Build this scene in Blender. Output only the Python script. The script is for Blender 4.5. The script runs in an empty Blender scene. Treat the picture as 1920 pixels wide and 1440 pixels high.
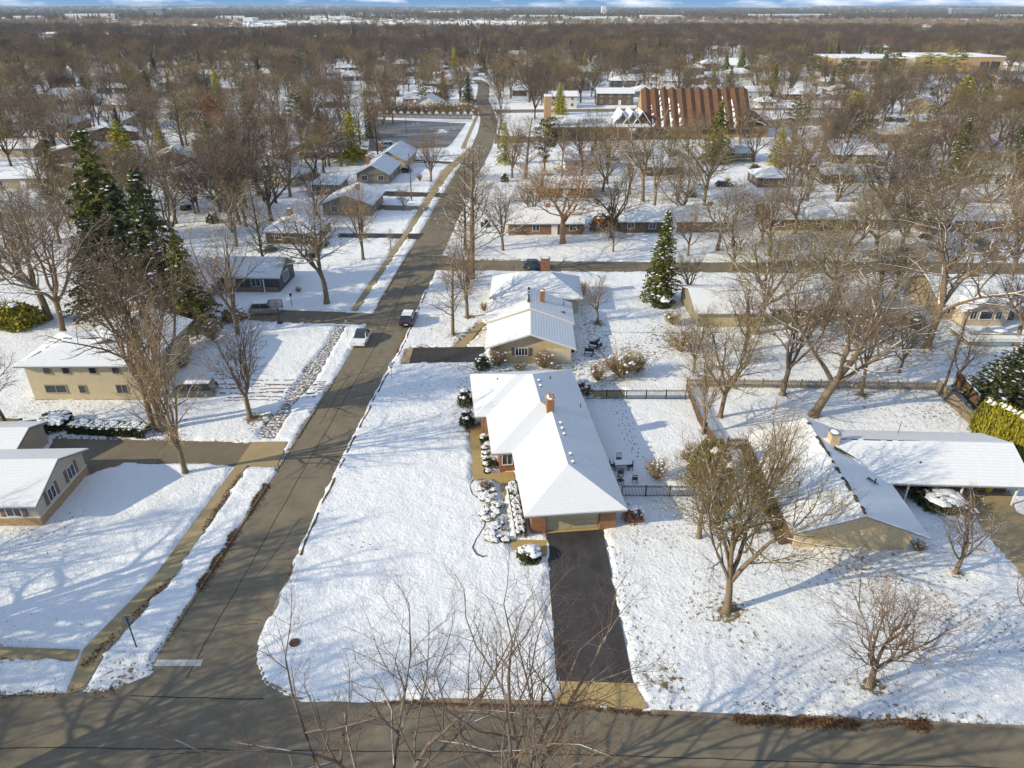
import bpy, math, random
import numpy as np

# ------------------------------------------------------------------ camera, sky, sun, exposure
S = bpy.context.scene
COL = S.collection
F_PX, CAM_H = 1331.0, 40.0
PITCH = math.atan(707 / F_PX)
cam_d = bpy.data.cameras.new('camera')
cam = bpy.data.objects.new('camera', cam_d)
COL.objects.link(cam)
cam.location = (0, 0, CAM_H)
cam.rotation_euler = (math.pi / 2 - PITCH, 0, 0)
cam_d.sensor_width = 36.0
cam_d.lens = 36.0 * F_PX / 1920.0
cam_d.clip_end = 60000
cam_d.clip_start = 0.5
S.camera = cam

SUN_EL, SUN_AZ = math.radians(24), math.radians(20)      # shadows run towards +x, 20 degrees round to +y
to_sun = (-math.cos(SUN_AZ) * math.cos(SUN_EL), -math.sin(SUN_AZ) * math.cos(SUN_EL), math.sin(SUN_EL))
W = bpy.data.worlds.new('World')
S.world = W
W.use_nodes = True
wn, wl = W.node_tree.nodes, W.node_tree.links
bg = wn['Background']
tc = wn.new('ShaderNodeTexCoord')
vadd = wn.new('ShaderNodeVectorMath'); vadd.operation = 'ADD'; vadd.inputs[1].default_value = (0, 0, 0.42)
vnor = wn.new('ShaderNodeVectorMath'); vnor.operation = 'NORMALIZE'
sky = wn.new('ShaderNodeTexSky'); sky.sky_type = 'NISHITA'; sky.sun_disc = False
sky.sun_elevation = SUN_EL
sky.sun_rotation = math.atan2(to_sun[0], to_sun[1])
sky.air_density = 1.0; sky.dust_density = 0.4; sky.ozone_density = 0.5
wl.new(tc.outputs['Generated'], vadd.inputs[0]); wl.new(vadd.outputs[0], vnor.inputs[0]); wl.new(vnor.outputs[0], sky.inputs['Vector'])
cm = wn.new('ShaderNodeMapping'); cm.inputs['Scale'].default_value = (1, 1, 4.5)
cn = wn.new('ShaderNodeTexNoise'); cn.inputs['Scale'].default_value = 15; cn.inputs['Detail'].default_value = 6
cr = wn.new('ShaderNodeValToRGB'); cr.color_ramp.elements[0].position = 0.47; cr.color_ramp.elements[1].position = 0.68
cmx = wn.new('ShaderNodeMix'); cmx.data_type = 'RGBA'
cmx.inputs[7].default_value = (6.0, 6.2, 6.9, 1)
wl.new(tc.outputs['Generated'], cm.inputs['Vector']); wl.new(cm.outputs[0], cn.inputs['Vector']); wl.new(cn.outputs[0], cr.inputs[0])
tint = wn.new('ShaderNodeMix'); tint.data_type = 'RGBA'; tint.blend_type = 'MULTIPLY'; tint.inputs[0].default_value = 1.0; tint.inputs[7].default_value = (0.74, 1.0, 1.14, 1)
wl.new(sky.outputs[0], tint.inputs[6])
wl.new(cr.outputs[0], cmx.inputs[0]); wl.new(tint.outputs[2], cmx.inputs[6]); wl.new(cmx.outputs[2], bg.inputs[0])
bg.inputs[1].default_value = 0.142

sun_d = bpy.data.lights.new('sun', 'SUN')
sun_d.energy = 4.0
sun_d.angle = math.radians(0.5)
sun_d.color = (1.0, 0.86, 0.62)
sun_o = bpy.data.objects.new('sun', sun_d)
COL.objects.link(sun_o)
from mathutils import Vector
sun_o.rotation_euler = Vector(to_sun).to_track_quat('Z', 'Y').to_euler()

S.view_settings.view_transform = 'Standard'
S.view_settings.look = 'None'
S.view_settings.gamma = 1
S.view_settings.use_curve_mapping = False
S.view_settings.exposure = 0.38
S.cycles.max_bounces = 5
S.cycles.diffuse_bounces = 3
S.cycles.glossy_bounces = 2
S.cycles.transmission_bounces = 2
S.cycles.volume_bounces = 0
S.cycles.caustics_reflective = False
S.cycles.caustics_refractive = False
HAZE = 0.00006


def G(px, py, z=0.0):
    """point of the photograph -> place on the ground (or at height z)"""
    a = (px - 960) / F_PX; b = (720 - py) / F_PX
    dy = math.cos(PITCH) + b * math.sin(PITCH)
    dz = -math.sin(PITCH) + b * math.cos(PITCH)
    t = (z - CAM_H) / dz
    return (t * a, t * dy)


def pix(x, y, z):
    d = y * math.cos(PITCH) - (z - CAM_H) * math.sin(PITCH)
    u = y * math.sin(PITCH) + (z - CAM_H) * math.cos(PITCH)
    return (960 + F_PX * x / d, 720 - F_PX * u / d)


def hgt(px, py, top):
    """height of something standing at (px, py) whose top shows at row top"""
    x, y = G(px, py)
    lo, hi = 0.0, 39.0
    for _ in range(40):
        m = (lo + hi) / 2
        if pix(x, y, m)[1] > top: lo = m
        else: hi = m
    return lo


# ------------------------------------------------------------------ materials
MATS = {}


def mat(name, col, rough=0.8, var=0.0, vscale=3.0, bump=0.0, bscale=12.0, col2=None, metallic=0.0, coords='Object', detail=5.0, spec=0.3, stretch=None):
    m = bpy.data.materials.new(name); m.use_nodes = True
    n, l = m.node_tree.nodes, m.node_tree.links
    b = n['Principled BSDF']
    b.inputs['Base Color'].default_value = (*col, 1)
    b.inputs['Roughness'].default_value = rough
    b.inputs['Metallic'].default_value = metallic
    b.inputs['Specular IOR Level'].default_value = spec
    t = n.new('ShaderNodeTexCoord')
    src = t.outputs[coords]
    if stretch:
        mp = n.new('ShaderNodeMapping'); mp.inputs['Scale'].default_value = stretch
        l.new(src, mp.inputs[0]); src = mp.outputs[0]
    if var > 0 or col2:
        nz = n.new('ShaderNodeTexNoise'); nz.inputs['Scale'].default_value = vscale; nz.inputs['Detail'].default_value = detail; nz.inputs['Roughness'].default_value = 0.65
        l.new(src, nz.inputs['Vector'])
        r = n.new('ShaderNodeValToRGB')
        c2 = col2 or tuple(c * (1 - var) for c in col)
        c1 = col if col2 else tuple(min(1, c * (1 + var)) for c in col)
        r.color_ramp.elements[0].position = 0.33; r.color_ramp.elements[1].position = 0.67
        r.color_ramp.elements[0].color = (*c2, 1); r.color_ramp.elements[1].color = (*c1, 1)
        l.new(nz.outputs[0], r.inputs[0]); l.new(r.outputs[0], b.inputs['Base Color'])
    if bump > 0:
        nb = n.new('ShaderNodeTexNoise'); nb.inputs['Scale'].default_value = bscale; nb.inputs['Detail'].default_value = 4
        l.new(src, nb.inputs['Vector'])
        bp = n.new('ShaderNodeBump'); bp.inputs['Strength'].default_value = bump; bp.inputs['Distance'].default_value = 0.05
        l.new(nb.outputs[0], bp.inputs['Height']); l.new(bp.outputs[0], b.inputs['Normal'])
    MATS[name] = m
    return m


def mixnode(n, l, fac, a, b):
    mx = n.new('ShaderNodeMix'); mx.data_type = 'RGBA'
    l.new(fac, mx.inputs[0])
    for i, v in ((6, a), (7, b)):
        if isinstance(v, tuple): mx.inputs[i].default_value = (*v, 1)
        else: l.new(v, mx.inputs[i])
    return mx.outputs[2]


def math_n(n, l, op, a, b=None, clamp=False):
    q = n.new('ShaderNodeMath'); q.operation = op; q.use_clamp = clamp
    for i, v in ((0, a), (1, b)):
        if v is None: continue
        if isinstance(v, (int, float)): q.inputs[i].default_value = v
        else: l.new(v, q.inputs[i])
    return q.outputs[0]


def noise_n(n, l, src, scale, detail=5, rough=0.6):
    z = n.new('ShaderNodeTexNoise'); z.inputs['Scale'].default_value = scale; z.inputs['Detail'].default_value = detail; z.inputs['Roughness'].default_value = rough
    l.new(src, z.inputs['Vector']); return z.outputs[0]


SNOW = (0.86, 0.89, 0.91)


def snow_ground():
    m = bpy.data.materials.new('snow_ground'); m.use_nodes = True
    n, l = m.node_tree.nodes, m.node_tree.links
    b = n['Principled BSDF']; b.inputs['Roughness'].default_value = 0.75; b.inputs['Specular IOR Level'].default_value = 0.2
    t = n.new('ShaderNodeTexCoord'); P = t.outputs['Object']
    at = n.new('ShaderNodeAttribute'); at.attribute_name = 'bare'
    fine = noise_n(n, l, P, 2.6, 6, 0.72); big = noise_n(n, l, P, 0.16, 3); tuft = noise_n(n, l, P, 7.0, 3, 0.6)
    s = math_n(n, l, 'MULTIPLY', fine, 0.75)
    s = math_n(n, l, 'ADD', s, math_n(n, l, 'MULTIPLY', big, 0.25))
    thr = math_n(n, l, 'MULTIPLY_ADD', at.outputs['Fac'], 0.42)
    n_ = thr.node; n_.inputs[2].default_value = 0.33
    d = math_n(n, l, 'SUBTRACT', thr, s)
    f = math_n(n, l, 'MULTIPLY', d, 14.0, True)
    grass = mixnode(n, l, tuft, (0.10, 0.085, 0.035), (0.30, 0.22, 0.12))
    c = mixnode(n, l, f, SNOW, grass)
    l.new(c, b.inputs['Base Color'])
    bn1 = noise_n(n, l, P, 3.2, 5, 0.65); bn2 = noise_n(n, l, P, 0.5, 3)
    bn3 = noise_n(n, l, P, 8.0, 2)
    hsum = math_n(n, l, 'ADD', math_n(n, l, 'ADD', bn1, math_n(n, l, 'MULTIPLY', bn3, 0.35)), math_n(n, l, 'MULTIPLY', bn2, 1.5))
    bp = n.new('ShaderNodeBump'); bp.inputs['Strength'].default_value = 0.7; bp.inputs['Distance'].default_value = 0.17
    l.new(hsum, bp.inputs['Height']); l.new(bp.outputs[0], b.inputs['Normal'])
    MATS['snow_ground'] = m


def snow_roof():
    """snow on a roof, faint lines of the courses below, a few worn places"""
    m = bpy.data.materials.new('snow_roof'); m.use_nodes = True
    n, l = m.node_tree.nodes, m.node_tree.links
    b = n['Principled BSDF']; b.inputs['Roughness'].default_value = 0.7; b.inputs['Specular IOR Level'].default_value = 0.2
    t = n.new('ShaderNodeTexCoord'); P = t.outputs['Object']
    sep = n.new('ShaderNodeSeparateXYZ'); l.new(P, sep.inputs[0])
    w = n.new('ShaderNodeTexWave'); w.bands_direction = 'Z'; w.inputs['Scale'].default_value = 2.6; w.inputs['Distortion'].default_value = 0.8; w.inputs['Detail'].default_value = 2
    l.new(P, w.inputs['Vector'])
    oi = n.new('ShaderNodeObjectInfo')
    ofs = n.new('ShaderNodeVectorMath'); ofs.operation = 'ADD'
    l.new(P, ofs.inputs[0])
    cmb = n.new('ShaderNodeCombineXYZ'); rr = math_n(n, l, 'MULTIPLY', oi.outputs['Random'], 80.0)
    l.new(rr, cmb.inputs[0]); l.new(rr, cmb.inputs[1]); l.new(cmb.outputs[0], ofs.inputs[1])
    big = noise_n(n, l, ofs.outputs[0], 0.33, 6, 0.7)
    at = n.new('ShaderNodeAttribute'); at.attribute_name = 'wear'; at.attribute_type = 'OBJECT'
    thr = math_n(n, l, 'MULTIPLY_ADD', at.outputs['Fac'], 0.30); thr.node.inputs[2].default_value = 0.19
    f = math_n(n, l, 'MULTIPLY', math_n(n, l, 'SUBTRACT', thr, big), 25.0, True)
    tone = noise_n(n, l, ofs.outputs[0], 0.9, 5, 0.7)
    c = mixnode(n, l, f, mixnode(n, l, tone, (0.72, 0.75, 0.775), (0.80, 0.825, 0.84)), (0.10, 0.075, 0.06))
    l.new(c, b.inputs['Base Color'])
    fine = noise_n(n, l, P, 2.0, 4)
    h = math_n(n, l, 'ADD', math_n(n, l, 'MULTIPLY', w.outputs['Fac'], 0.22), math_n(n, l, 'MULTIPLY', fine, 0.5))
    bp = n.new('ShaderNodeBump'); bp.inputs['Strength'].default_value = 0.5; bp.inputs['Distance'].default_value = 0.10
    l.new(h, bp.inputs['Height']); l.new(bp.outputs[0], b.inputs['Normal'])
    MATS['snow_roof'] = m


def bark(name, c1, c2, snow=0.5):
    """bark with settled snow lying on what faces up"""
    m = bpy.data.materials.new(name); m.use_nodes = True
    n, l = m.node_tree.nodes, m.node_tree.links
    b = n['Principled BSDF']; b.inputs['Roughness'].default_value = 0.9; b.inputs['Specular IOR Level'].default_value = 0.15
    t = n.new('ShaderNodeTexCoord'); P = t.outputs['Object']
    nz = noise_n(n, l, P, 2.5, 5)
    c = mixnode(n, l, nz, c1, c2)
    if snow > 0:
        g = n.new('ShaderNodeNewGeometry'); sp = n.new('ShaderNodeSeparateXYZ'); l.new(g.outputs['Normal'], sp.inputs[0])
        oi = n.new('ShaderNodeObjectInfo')
        sn = noise_n(n, l, P, 0.9, 3)
        v = math_n(n, l, 'ADD', sp.outputs[2], math_n(n, l, 'MULTIPLY', sn, 0.7))
        f = math_n(n, l, 'MULTIPLY', math_n(n, l, 'SUBTRACT', v, 1.27 - snow * .62), 5.0, True)
        c = mixnode(n, l, f, c, SNOW)
    l.new(c, b.inputs['Base Color'])
    MATS[name] = m


def twig(name, c1, c2):
    m = bpy.data.materials.new(name); m.use_nodes = True
    n, l = m.node_tree.nodes, m.node_tree.links
    b = n['Principled BSDF']; b.inputs['Roughness'].default_value = 0.85; b.inputs['Specular IOR Level'].default_value = 0.15
    oi = n.new('ShaderNodeObjectInfo')
    t = n.new('ShaderNodeTexCoord')
    nz = noise_n(n, l, t.outputs['Object'], 0.8, 3)
    f = math_n(n, l, 'ADD', math_n(n, l, 'MULTIPLY', oi.outputs['Random'], 0.7), math_n(n, l, 'MULTIPLY', nz, 0.5), True)
    l.new(mixnode(n, l, f, c1, c2), b.inputs['Base Color'])
    MATS[name] = m


def brick(name, c1, c2, mortar):
    m = bpy.data.materials.new(name); m.use_nodes = True
    n, l = m.node_tree.nodes, m.node_tree.links
    b = n['Principled BSDF']; b.inputs['Roughness'].default_value = 0.85
    t = n.new('ShaderNodeTexCoord')
    sep = n.new('ShaderNodeSeparateXYZ'); l.new(t.outputs['Object'], sep.inputs[0])
    cb = n.new('ShaderNodeCombineXYZ'); l.new(math_n(n, l, 'ADD', sep.outputs[0], sep.outputs[1]), cb.inputs[0]); l.new(sep.outputs[2], cb.inputs[1])
    bt = n.new('ShaderNodeTexBrick'); bt.inputs['Scale'].default_value = 1.0
    bt.inputs['Brick Width'].default_value = 0.24; bt.inputs['Row Height'].default_value = 0.085; bt.inputs['Mortar Size'].default_value = 0.010
    bt.inputs['Color1'].default_value = (*c1, 1); bt.inputs['Color2'].default_value = (*c2, 1); bt.inputs['Mortar'].default_value = (*mortar, 1)
    l.new(cb.outputs[0], bt.inputs['Vector'])
    nz = noise_n(n, l, t.outputs['Object'], 5.0, 4)
    hs = n.new('ShaderNodeHueSaturation'); l.new(math_n(n, l, 'MULTIPLY_ADD', nz, 0.9), hs.inputs['Value']); hs.inputs['Value'].links[0].from_node.inputs[2].default_value = 0.55
    l.new(bt.outputs['Color'], hs.inputs['Color']); l.new(hs.outputs[0], b.inputs['Base Color'])
    MATS[name] = m


def siding(name, c, step=0.18):
    """lap siding or board wall: shallow courses"""
    m = bpy.data.materials.new(name); m.use_nodes = True
    n, l = m.node_tree.nodes, m.node_tree.links
    b = n['Principled BSDF']; b.inputs['Roughness'].default_value = 0.7
    t = n.new('ShaderNodeTexCoord'); P = t.outputs['Object']
    sep = n.new('ShaderNodeSeparateXYZ'); l.new(P, sep.inputs[0])
    fr = math_n(n, l, 'FRACT', math_n(n, l, 'DIVIDE', sep.outputs[2], step))
    nz = noise_n(n, l, P, 1.2, 5)
    l.new(mixnode(n, l, nz, tuple(x * 0.82 for x in c), tuple(min(1, x * 1.12) for x in c)), b.inputs['Base Color'])
    bp = n.new('ShaderNodeBump'); bp.inputs['Strength'].default_value = 0.6; bp.inputs['Distance'].default_value = 0.02
    l.new(fr, bp.inputs['Height']); l.new(bp.outputs[0], b.inputs['Normal'])
    MATS[name] = m


def asphalt(name, c, var=0.16, patch=None):
    m = bpy.data.materials.new(name); m.use_nodes = True
    n, l = m.node_tree.nodes, m.node_tree.links
    b = n['Principled BSDF']; b.inputs['Roughness'].default_value = 0.85; b.inputs['Specular IOR Level'].default_value = 0.25
    t = n.new('ShaderNodeTexCoord'); P = t.outputs['Object']
    a = noise_n(n, l, P, 0.45, 6, 0.65); f = noise_n(n, l, P, 9.0, 5, 0.7)
    mp = n.new('ShaderNodeMapping'); mp.inputs['Scale'].default_value = (0.9, 0.06, 1); l.new(P, mp.inputs[0])
    st = noise_n(n, l, mp.outputs[0], 1.2, 4)
    s = math_n(n, l, 'ADD', math_n(n, l, 'MULTIPLY', a, 0.5), math_n(n, l, 'ADD', math_n(n, l, 'MULTIPLY', f, 0.3), math_n(n, l, 'MULTIPLY', st, 0.25)))
    r = n.new('ShaderNodeValToRGB'); r.color_ramp.elements[0].position = 0.36; r.color_ramp.elements[1].position = 0.68
    r.color_ramp.elements[0].color = (*[x * (1 - var) for x in c], 1); r.color_ramp.elements[1].color = (*[x * (1 + var) for x in c], 1)
    l.new(s, r.inputs[0])
    out = r.outputs[0]
    if patch:
        pn = noise_n(n, l, P, patch[0], 6, 0.7)
        pf = math_n(n, l, 'MULTIPLY', math_n(n, l, 'SUBTRACT', pn, patch[1]), 18.0, True)
        out = mixnode(n, l, pf, out, SNOW)
    l.new(out, b.inputs['Base Color'])
    bp = n.new('ShaderNodeBump'); bp.inputs['Strength'].default_value = 0.25; bp.inputs['Distance'].default_value = 0.02
    l.new(f, bp.inputs['Height']); l.new(bp.outputs[0], b.inputs['Normal'])
    MATS[name] = m


snow_ground(); snow_roof()
mat('snow', SNOW, 0.7, 0.03, 2.0, 0.5, 4.0)
asphalt('road', (0.20, 0.172, 0.122), 0.26)
asphalt('drive_dark', (0.055, 0.052, 0.054), 0.45, (1.1, 0.70))
asphalt('drive_worn', (0.185, 0.155, 0.11), 0.24)
asphalt('lot', (0.17, 0.175, 0.185), 0.3, (0.09, 0.60))
asphalt('drive_snowy', (0.16, 0.12, 0.10), 0.3, (0.5, 0.44))
asphalt('walk_snowy', (0.16, 0.13, 0.11), 0.3, (3.2, 0.50))
asphalt('concrete', (0.36, 0.285, 0.16), 0.16)
asphalt('concrete_gold', (0.44, 0.33, 0.14), 0.14)
asphalt('kerb', (0.27, 0.215, 0.15), 0.4)
mat('paint_line', (0.55, 0.54, 0.50), 0.8, 0.25, 6.0)
mat('tar', (0.035, 0.032, 0.03), 0.7)
mat('leaf', (0.22, 0.115, 0.045), 0.85, col2=(0.085, 0.045, 0.02), vscale=3)
mat('grass_dry', (0.27, 0.21, 0.10), 0.9, col2=(0.13, 0.11, 0.045), vscale=1.5)
mat('trampled_soil', (0.20, 0.15, 0.125), 0.9, 0.5, 3)
mat('bed_soil', (0.15, 0.095, 0.05), 0.95, 0.4, 2.5, 0.5, 6)
mat('dirt', (0.10, 0.065, 0.04), 0.9, 0.4, 5)
bark('bark', (0.11, 0.082, 0.056), (0.29, 0.225, 0.15), 0.52)
bark('bark_plain', (0.10, 0.08, 0.06), (0.24, 0.19, 0.14), 0.18)
twig('twig_plum', (0.12, 0.075, 0.06), (0.20, 0.14, 0.10))
bark('bark_snowy', (0.11, 0.082, 0.06), (0.30, 0.225, 0.14), 0.68)
bark('bark_orange', (0.22, 0.13, 0.07), (0.40, 0.27, 0.16), 0.30)
bark('bark_dark', (0.06, 0.045, 0.035), (0.16, 0.12, 0.085), 0.35)
twig('twig_grey', (0.16, 0.118, 0.078), (0.30, 0.23, 0.15))
twig('twig_red', (0.165, 0.108, 0.07), (0.27, 0.19, 0.125))
twig('twig_olive', (0.15, 0.12, 0.052), (0.27, 0.21, 0.095))
twig('twig_tan', (0.25, 0.18, 0.09), (0.38, 0.275, 0.15))
twig('leaf_rust', (0.26, 0.095, 0.03), (0.38, 0.19, 0.07))
twig('needle_dark', (0.045, 0.062, 0.024), (0.11, 0.115, 0.04))
twig('twig_dusk', (0.075, 0.06, 0.055), (0.15, 0.115, 0.09))
twig('twig_pale', (0.26, 0.20, 0.14), (0.36, 0.28, 0.20))
mat('print_shade', (0.33, 0.31, 0.295), 0.9, 0.3, 4)  # grey that stands for the shade inside the foot hollows
twig('needle_gold', (0.20, 0.205, 0.015), (0.42, 0.37, 0.035))
twig('needle_olive', (0.075, 0.088, 0.018), (0.17, 0.165, 0.035))
twig('leaf_box', (0.035, 0.055, 0.018), (0.075, 0.085, 0.03))
twig('leaf_arbor', (0.19, 0.19, 0.018), (0.32, 0.285, 0.035))
brick('brick_red', (0.36, 0.145, 0.062), (0.25, 0.092, 0.042), (0.27, 0.18, 0.12))
brick('brick_cream', (0.60, 0.47, 0.28), (0.50, 0.38, 0.21), (0.5, 0.42, 0.3))
brick('brick_brown', (0.23, 0.115, 0.06), (0.16, 0.08, 0.045), (0.26, 0.2, 0.15))
brick('brick_tan', (0.44, 0.27, 0.12), (0.36, 0.2, 0.09), (0.42, 0.33, 0.22))
siding('siding_cream', (0.56, 0.475, 0.31))
brick('brick_russet', (0.25, 0.115, 0.05), (0.17, 0.08, 0.04), (0.2, 0.14, 0.09))
siding('siding_tan', (0.42, 0.34, 0.22))
siding('siding_beige', (0.52, 0.45, 0.35))
siding('siding_grey', (0.085, 0.088, 0.10))
siding('siding_white', (0.68, 0.67, 0.63))
siding('siding_brown', (0.13, 0.09, 0.06))
siding('siding_olive', (0.26, 0.23, 0.16))
siding('siding_green', (0.15, 0.19, 0.13))
mat('stucco_gold', (0.53, 0.425, 0.255), 0.85, 0.10, 1.2, 0.3, 14)
mat('stucco_pale', (0.62, 0.55, 0.42), 0.85, 0.10, 1.2, 0.3, 14)
mat('fascia_brown', (0.20, 0.15, 0.11), 0.7)
mat('fascia_white', (0.60, 0.58, 0.54), 0.6)
mat('fascia_grey', (0.24, 0.235, 0.23), 0.6)
mat('shingle', (0.085, 0.065, 0.055), 0.9, 0.4, 4, 0.6, 9)
mat('trim_white', (0.74, 0.73, 0.70), 0.5, 0.05)
mat('door_tan', (0.50, 0.42, 0.26), 0.55, 0.06, 2)
mat('shutter', (0.13, 0.105, 0.09), 0.7, 0.2, 4)
mat('black_metal', (0.02, 0.02, 0.022), 0.5, spec=0.5)
mat('glass', (0.03, 0.04, 0.05), 0.08, spec=0.7)
mat('wood_grey', (0.23, 0.185, 0.13), 0.9, 0.3, 3, 0.4, 10)
mat('wood_brown', (0.125, 0.08, 0.048), 0.9, 0.35, 3, 0.4, 10)
mat('wood_pole', (0.17, 0.12, 0.085), 0.9, 0.3, 2, 0.4, 10)
mat('metal_grey', (0.35, 0.36, 0.37), 0.45, metallic=0.6)
mat('metal_dark', (0.05, 0.07, 0.06), 0.5)
mat('car_white', (0.78, 0.79, 0.80), 0.22, spec=0.5)
mat('car_black', (0.02, 0.02, 0.024), 0.22, spec=0.5)
mat('car_blue', (0.035, 0.06, 0.085), 0.22, spec=0.5)
mat('car_silver', (0.42, 0.43, 0.44), 0.28, metallic=0.5)
mat('car_grey', (0.14, 0.145, 0.15), 0.28, metallic=0.3)
mat('car_red', (0.30, 0.02, 0.025), 0.25, spec=0.5)
mat('tyre', (0.02, 0.02, 0.02), 0.85)
mat('lamp_red', (0.45, 0.02, 0.02), 0.3)
mat('lamp_white', (0.75, 0.75, 0.78), 0.2)
mat('bin_blue', (0.02, 0.045, 0.22), 0.5)
mat('yellow', (0.62, 0.42, 0.03), 0.6)
mat('church_roof', (0.14, 0.073, 0.041), 0.85, 0.2, 1.5, 0.3, 6)
mat('teal', (0.22, 0.33, 0.34), 0.6)
mat('far_white', (0.70, 0.70, 0.70), 0.8, 0.15, 0.05)
mat('far_grey', (0.20, 0.22, 0.24), 0.8, 0.1, 0.05)

# ------------------------------------------------------------------ building helpers


def tag(o, label=None, cat=None, group=None, kind=None):
    if label: o['label'] = label
    if cat: o['category'] = cat
    if group: o['group'] = group
    if kind: o['kind'] = kind
    return o


def thing(name, label, cat, loc=(0, 0, 0), rz=0.0, group=None, parent=None):
    o = bpy.data.objects.new(name, None); COL.objects.link(o)
    o.location = loc; o.rotation_euler = (0, 0, rz); o.empty_display_size = 0.3
    return tag(o, label, cat, group)


def put(name, me, parent=None, loc=(0, 0, 0), rot=(0, 0, 0), scale=(1, 1, 1)):
    o = bpy.data.objects.new(name, me); COL.objects.link(o)
    o.parent = parent; o.location = loc; o.rotation_euler = rot; o.scale = scale
    return o


class MB:
    def __init__(s): s.v, s.f, s.m = [], [], []

    def add(s, vs, fs, m=0):
        b = len(s.v); s.v += [tuple(p) for p in vs]
        for f in fs: s.f.append(tuple(i + b for i in f)); s.m.append(m)
        return s

    def poly(s, pts, m=0): return s.add(pts, [tuple(range(len(pts)))], m)

    def box(s, x0, x1, y0, y1, z0, z1, m=0):
        return s.add([(x0, y0, z0), (x1, y0, z0), (x1, y1, z0), (x0, y1, z0), (x0, y0, z1), (x1, y0, z1), (x1, y1, z1), (x0, y1, z1)],
                     [(3, 2, 1, 0), (4, 5, 6, 7), (0, 1, 5, 4), (1, 2, 6, 5), (2, 3, 7, 6), (3, 0, 4, 7)], m)

    def prism(s, pts, z0, z1, m=0, top=None):
        n = len(pts)
        vs = [(p[0], p[1], z0) for p in pts] + [(p[0], p[1], z1) for p in pts]
        s.add(vs, [(i, (i + 1) % n, (i + 1) % n + n, i + n) for i in range(n)], m)
        s.add(vs[n:], [tuple(range(n))], m if top is None else top)
        return s

    def tube(s, pts, rads, k=6, m=0, cap=True):
        P = [Vector(p) for p in pts]; n = len(P); vs = []; fs = []
        for i, p in enumerate(P):
            t = (P[min(i + 1, n - 1)] - P[max(i - 1, 0)]).normalized()
            a = t.cross(Vector((0.13, 0.31, 0.94)) if abs(t.z) < 0.9 else Vector((1, 0.1, 0))).normalized(); b = t.cross(a)
            r = rads[i] if isinstance(rads, (list, tuple)) else rads
            for j in range(k):
                q = 2 * math.pi * j / k
                vs.append(p + a * (r * math.cos(q)) + b * (r * math.sin(q)))
        for i in range(n - 1):
            for j in range(k):
                fs.append((i * k + j, i * k + (j + 1) % k, (i + 1) * k + (j + 1) % k, (i + 1) * k + j))
        if cap: fs += [tuple(range(k))[::-1], tuple(range((n - 1) * k, n * k))]
        return s.add(vs, fs, m)

    def lump(s, c, r, m=0, n=7, rings=4, rng=None, jig=0.12):
        """a rounded uneven lump, radii r = (rx, ry, rz), flat below"""
        cx, cy, cz = c; vs = []; fs = []
        for i in range(rings):
            a = (i / rings) * math.pi / 2
            for j in range(n):
                q = 2 * math.pi * (j + 0.5 * (i % 2)) / n
                w = 1 + (rng.uniform(-jig, jig) if rng else 0)
                vs.append((cx + r[0] * math.cos(a) * math.cos(q) * w, cy + r[1] * math.cos(a) * math.sin(q) * w, cz + r[2] * math.sin(a)))
        vs.append((cx, cy, cz + r[2]))
        for i in range(rings - 1):
            for j in range(n): fs.append((i * n + j, i * n + (j + 1) % n, (i + 1) * n + (j + 1) % n, (i + 1) * n + j))
        for j in range(n): fs.append(((rings - 1) * n + j, (rings - 1) * n + (j + 1) % n, rings * n))
        return s.add(vs, fs, m)

    def mesh(s, name, mats):
        me = bpy.data.meshes.new(name); me.from_pydata(s.v, [], s.f)
        for k in mats: me.materials.append(MATS[k])
        if len(mats) > 1: me.polygons.foreach_set('material_index', s.m)
        me.update(); return me

    def build(s, name, mats, parent=None, loc=(0, 0, 0), rot=(0, 0, 0), smooth=False):
        if isinstance(mats, str): mats = [mats]
        me = s.mesh(name, mats)
        if smooth: me.polygons.foreach_set('use_smooth', [True] * len(me.polygons))
        return put(name, me, parent, loc, rot)


def np_mesh(name, V, Q, mats, mi=None, T=None, smooth=False):
    """mesh from numpy arrays: V (n,3), Q (m,4) quads, T (k,3) triangles"""
    me = bpy.data.meshes.new(name)
    nq = 0 if Q is None else len(Q); nt = 0 if T is None else len(T)
    me.vertices.add(len(V)); me.vertices.foreach_set('co', np.asarray(V, np.float32).ravel())
    loops = []; starts = []; tot = []
    if nq: loops.append(np.asarray(Q, np.int32).ravel()); starts.append(np.arange(nq) * 4); tot.append(np.full(nq, 4))
    if nt: loops.append(np.asarray(T, np.int32).ravel()); starts.append(nq * 4 + np.arange(nt) * 3); tot.append(np.full(nt, 3))
    L = np.concatenate(loops).astype(np.int32)
    me.loops.add(len(L)); me.loops.foreach_set('vertex_index', L)
    me.polygons.add(nq + nt)
    me.polygons.foreach_set('loop_start', np.concatenate(starts).astype(np.int32))
    for k in mats: me.materials.append(MATS[k])
    if mi is not None: me.polygons.foreach_set('material_index', np.asarray(mi, np.int32))
    if smooth: me.polygons.foreach_set('use_smooth', np.ones(nq + nt, bool))
    me.update(calc_edges=True)
    return me


rng = random.Random(7)
nrg = np.random.default_rng(11)
# ------------------------------------------------------------------ streets, drives, walks
def GP(*pts): return [G(*p) for p in pts]


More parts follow.
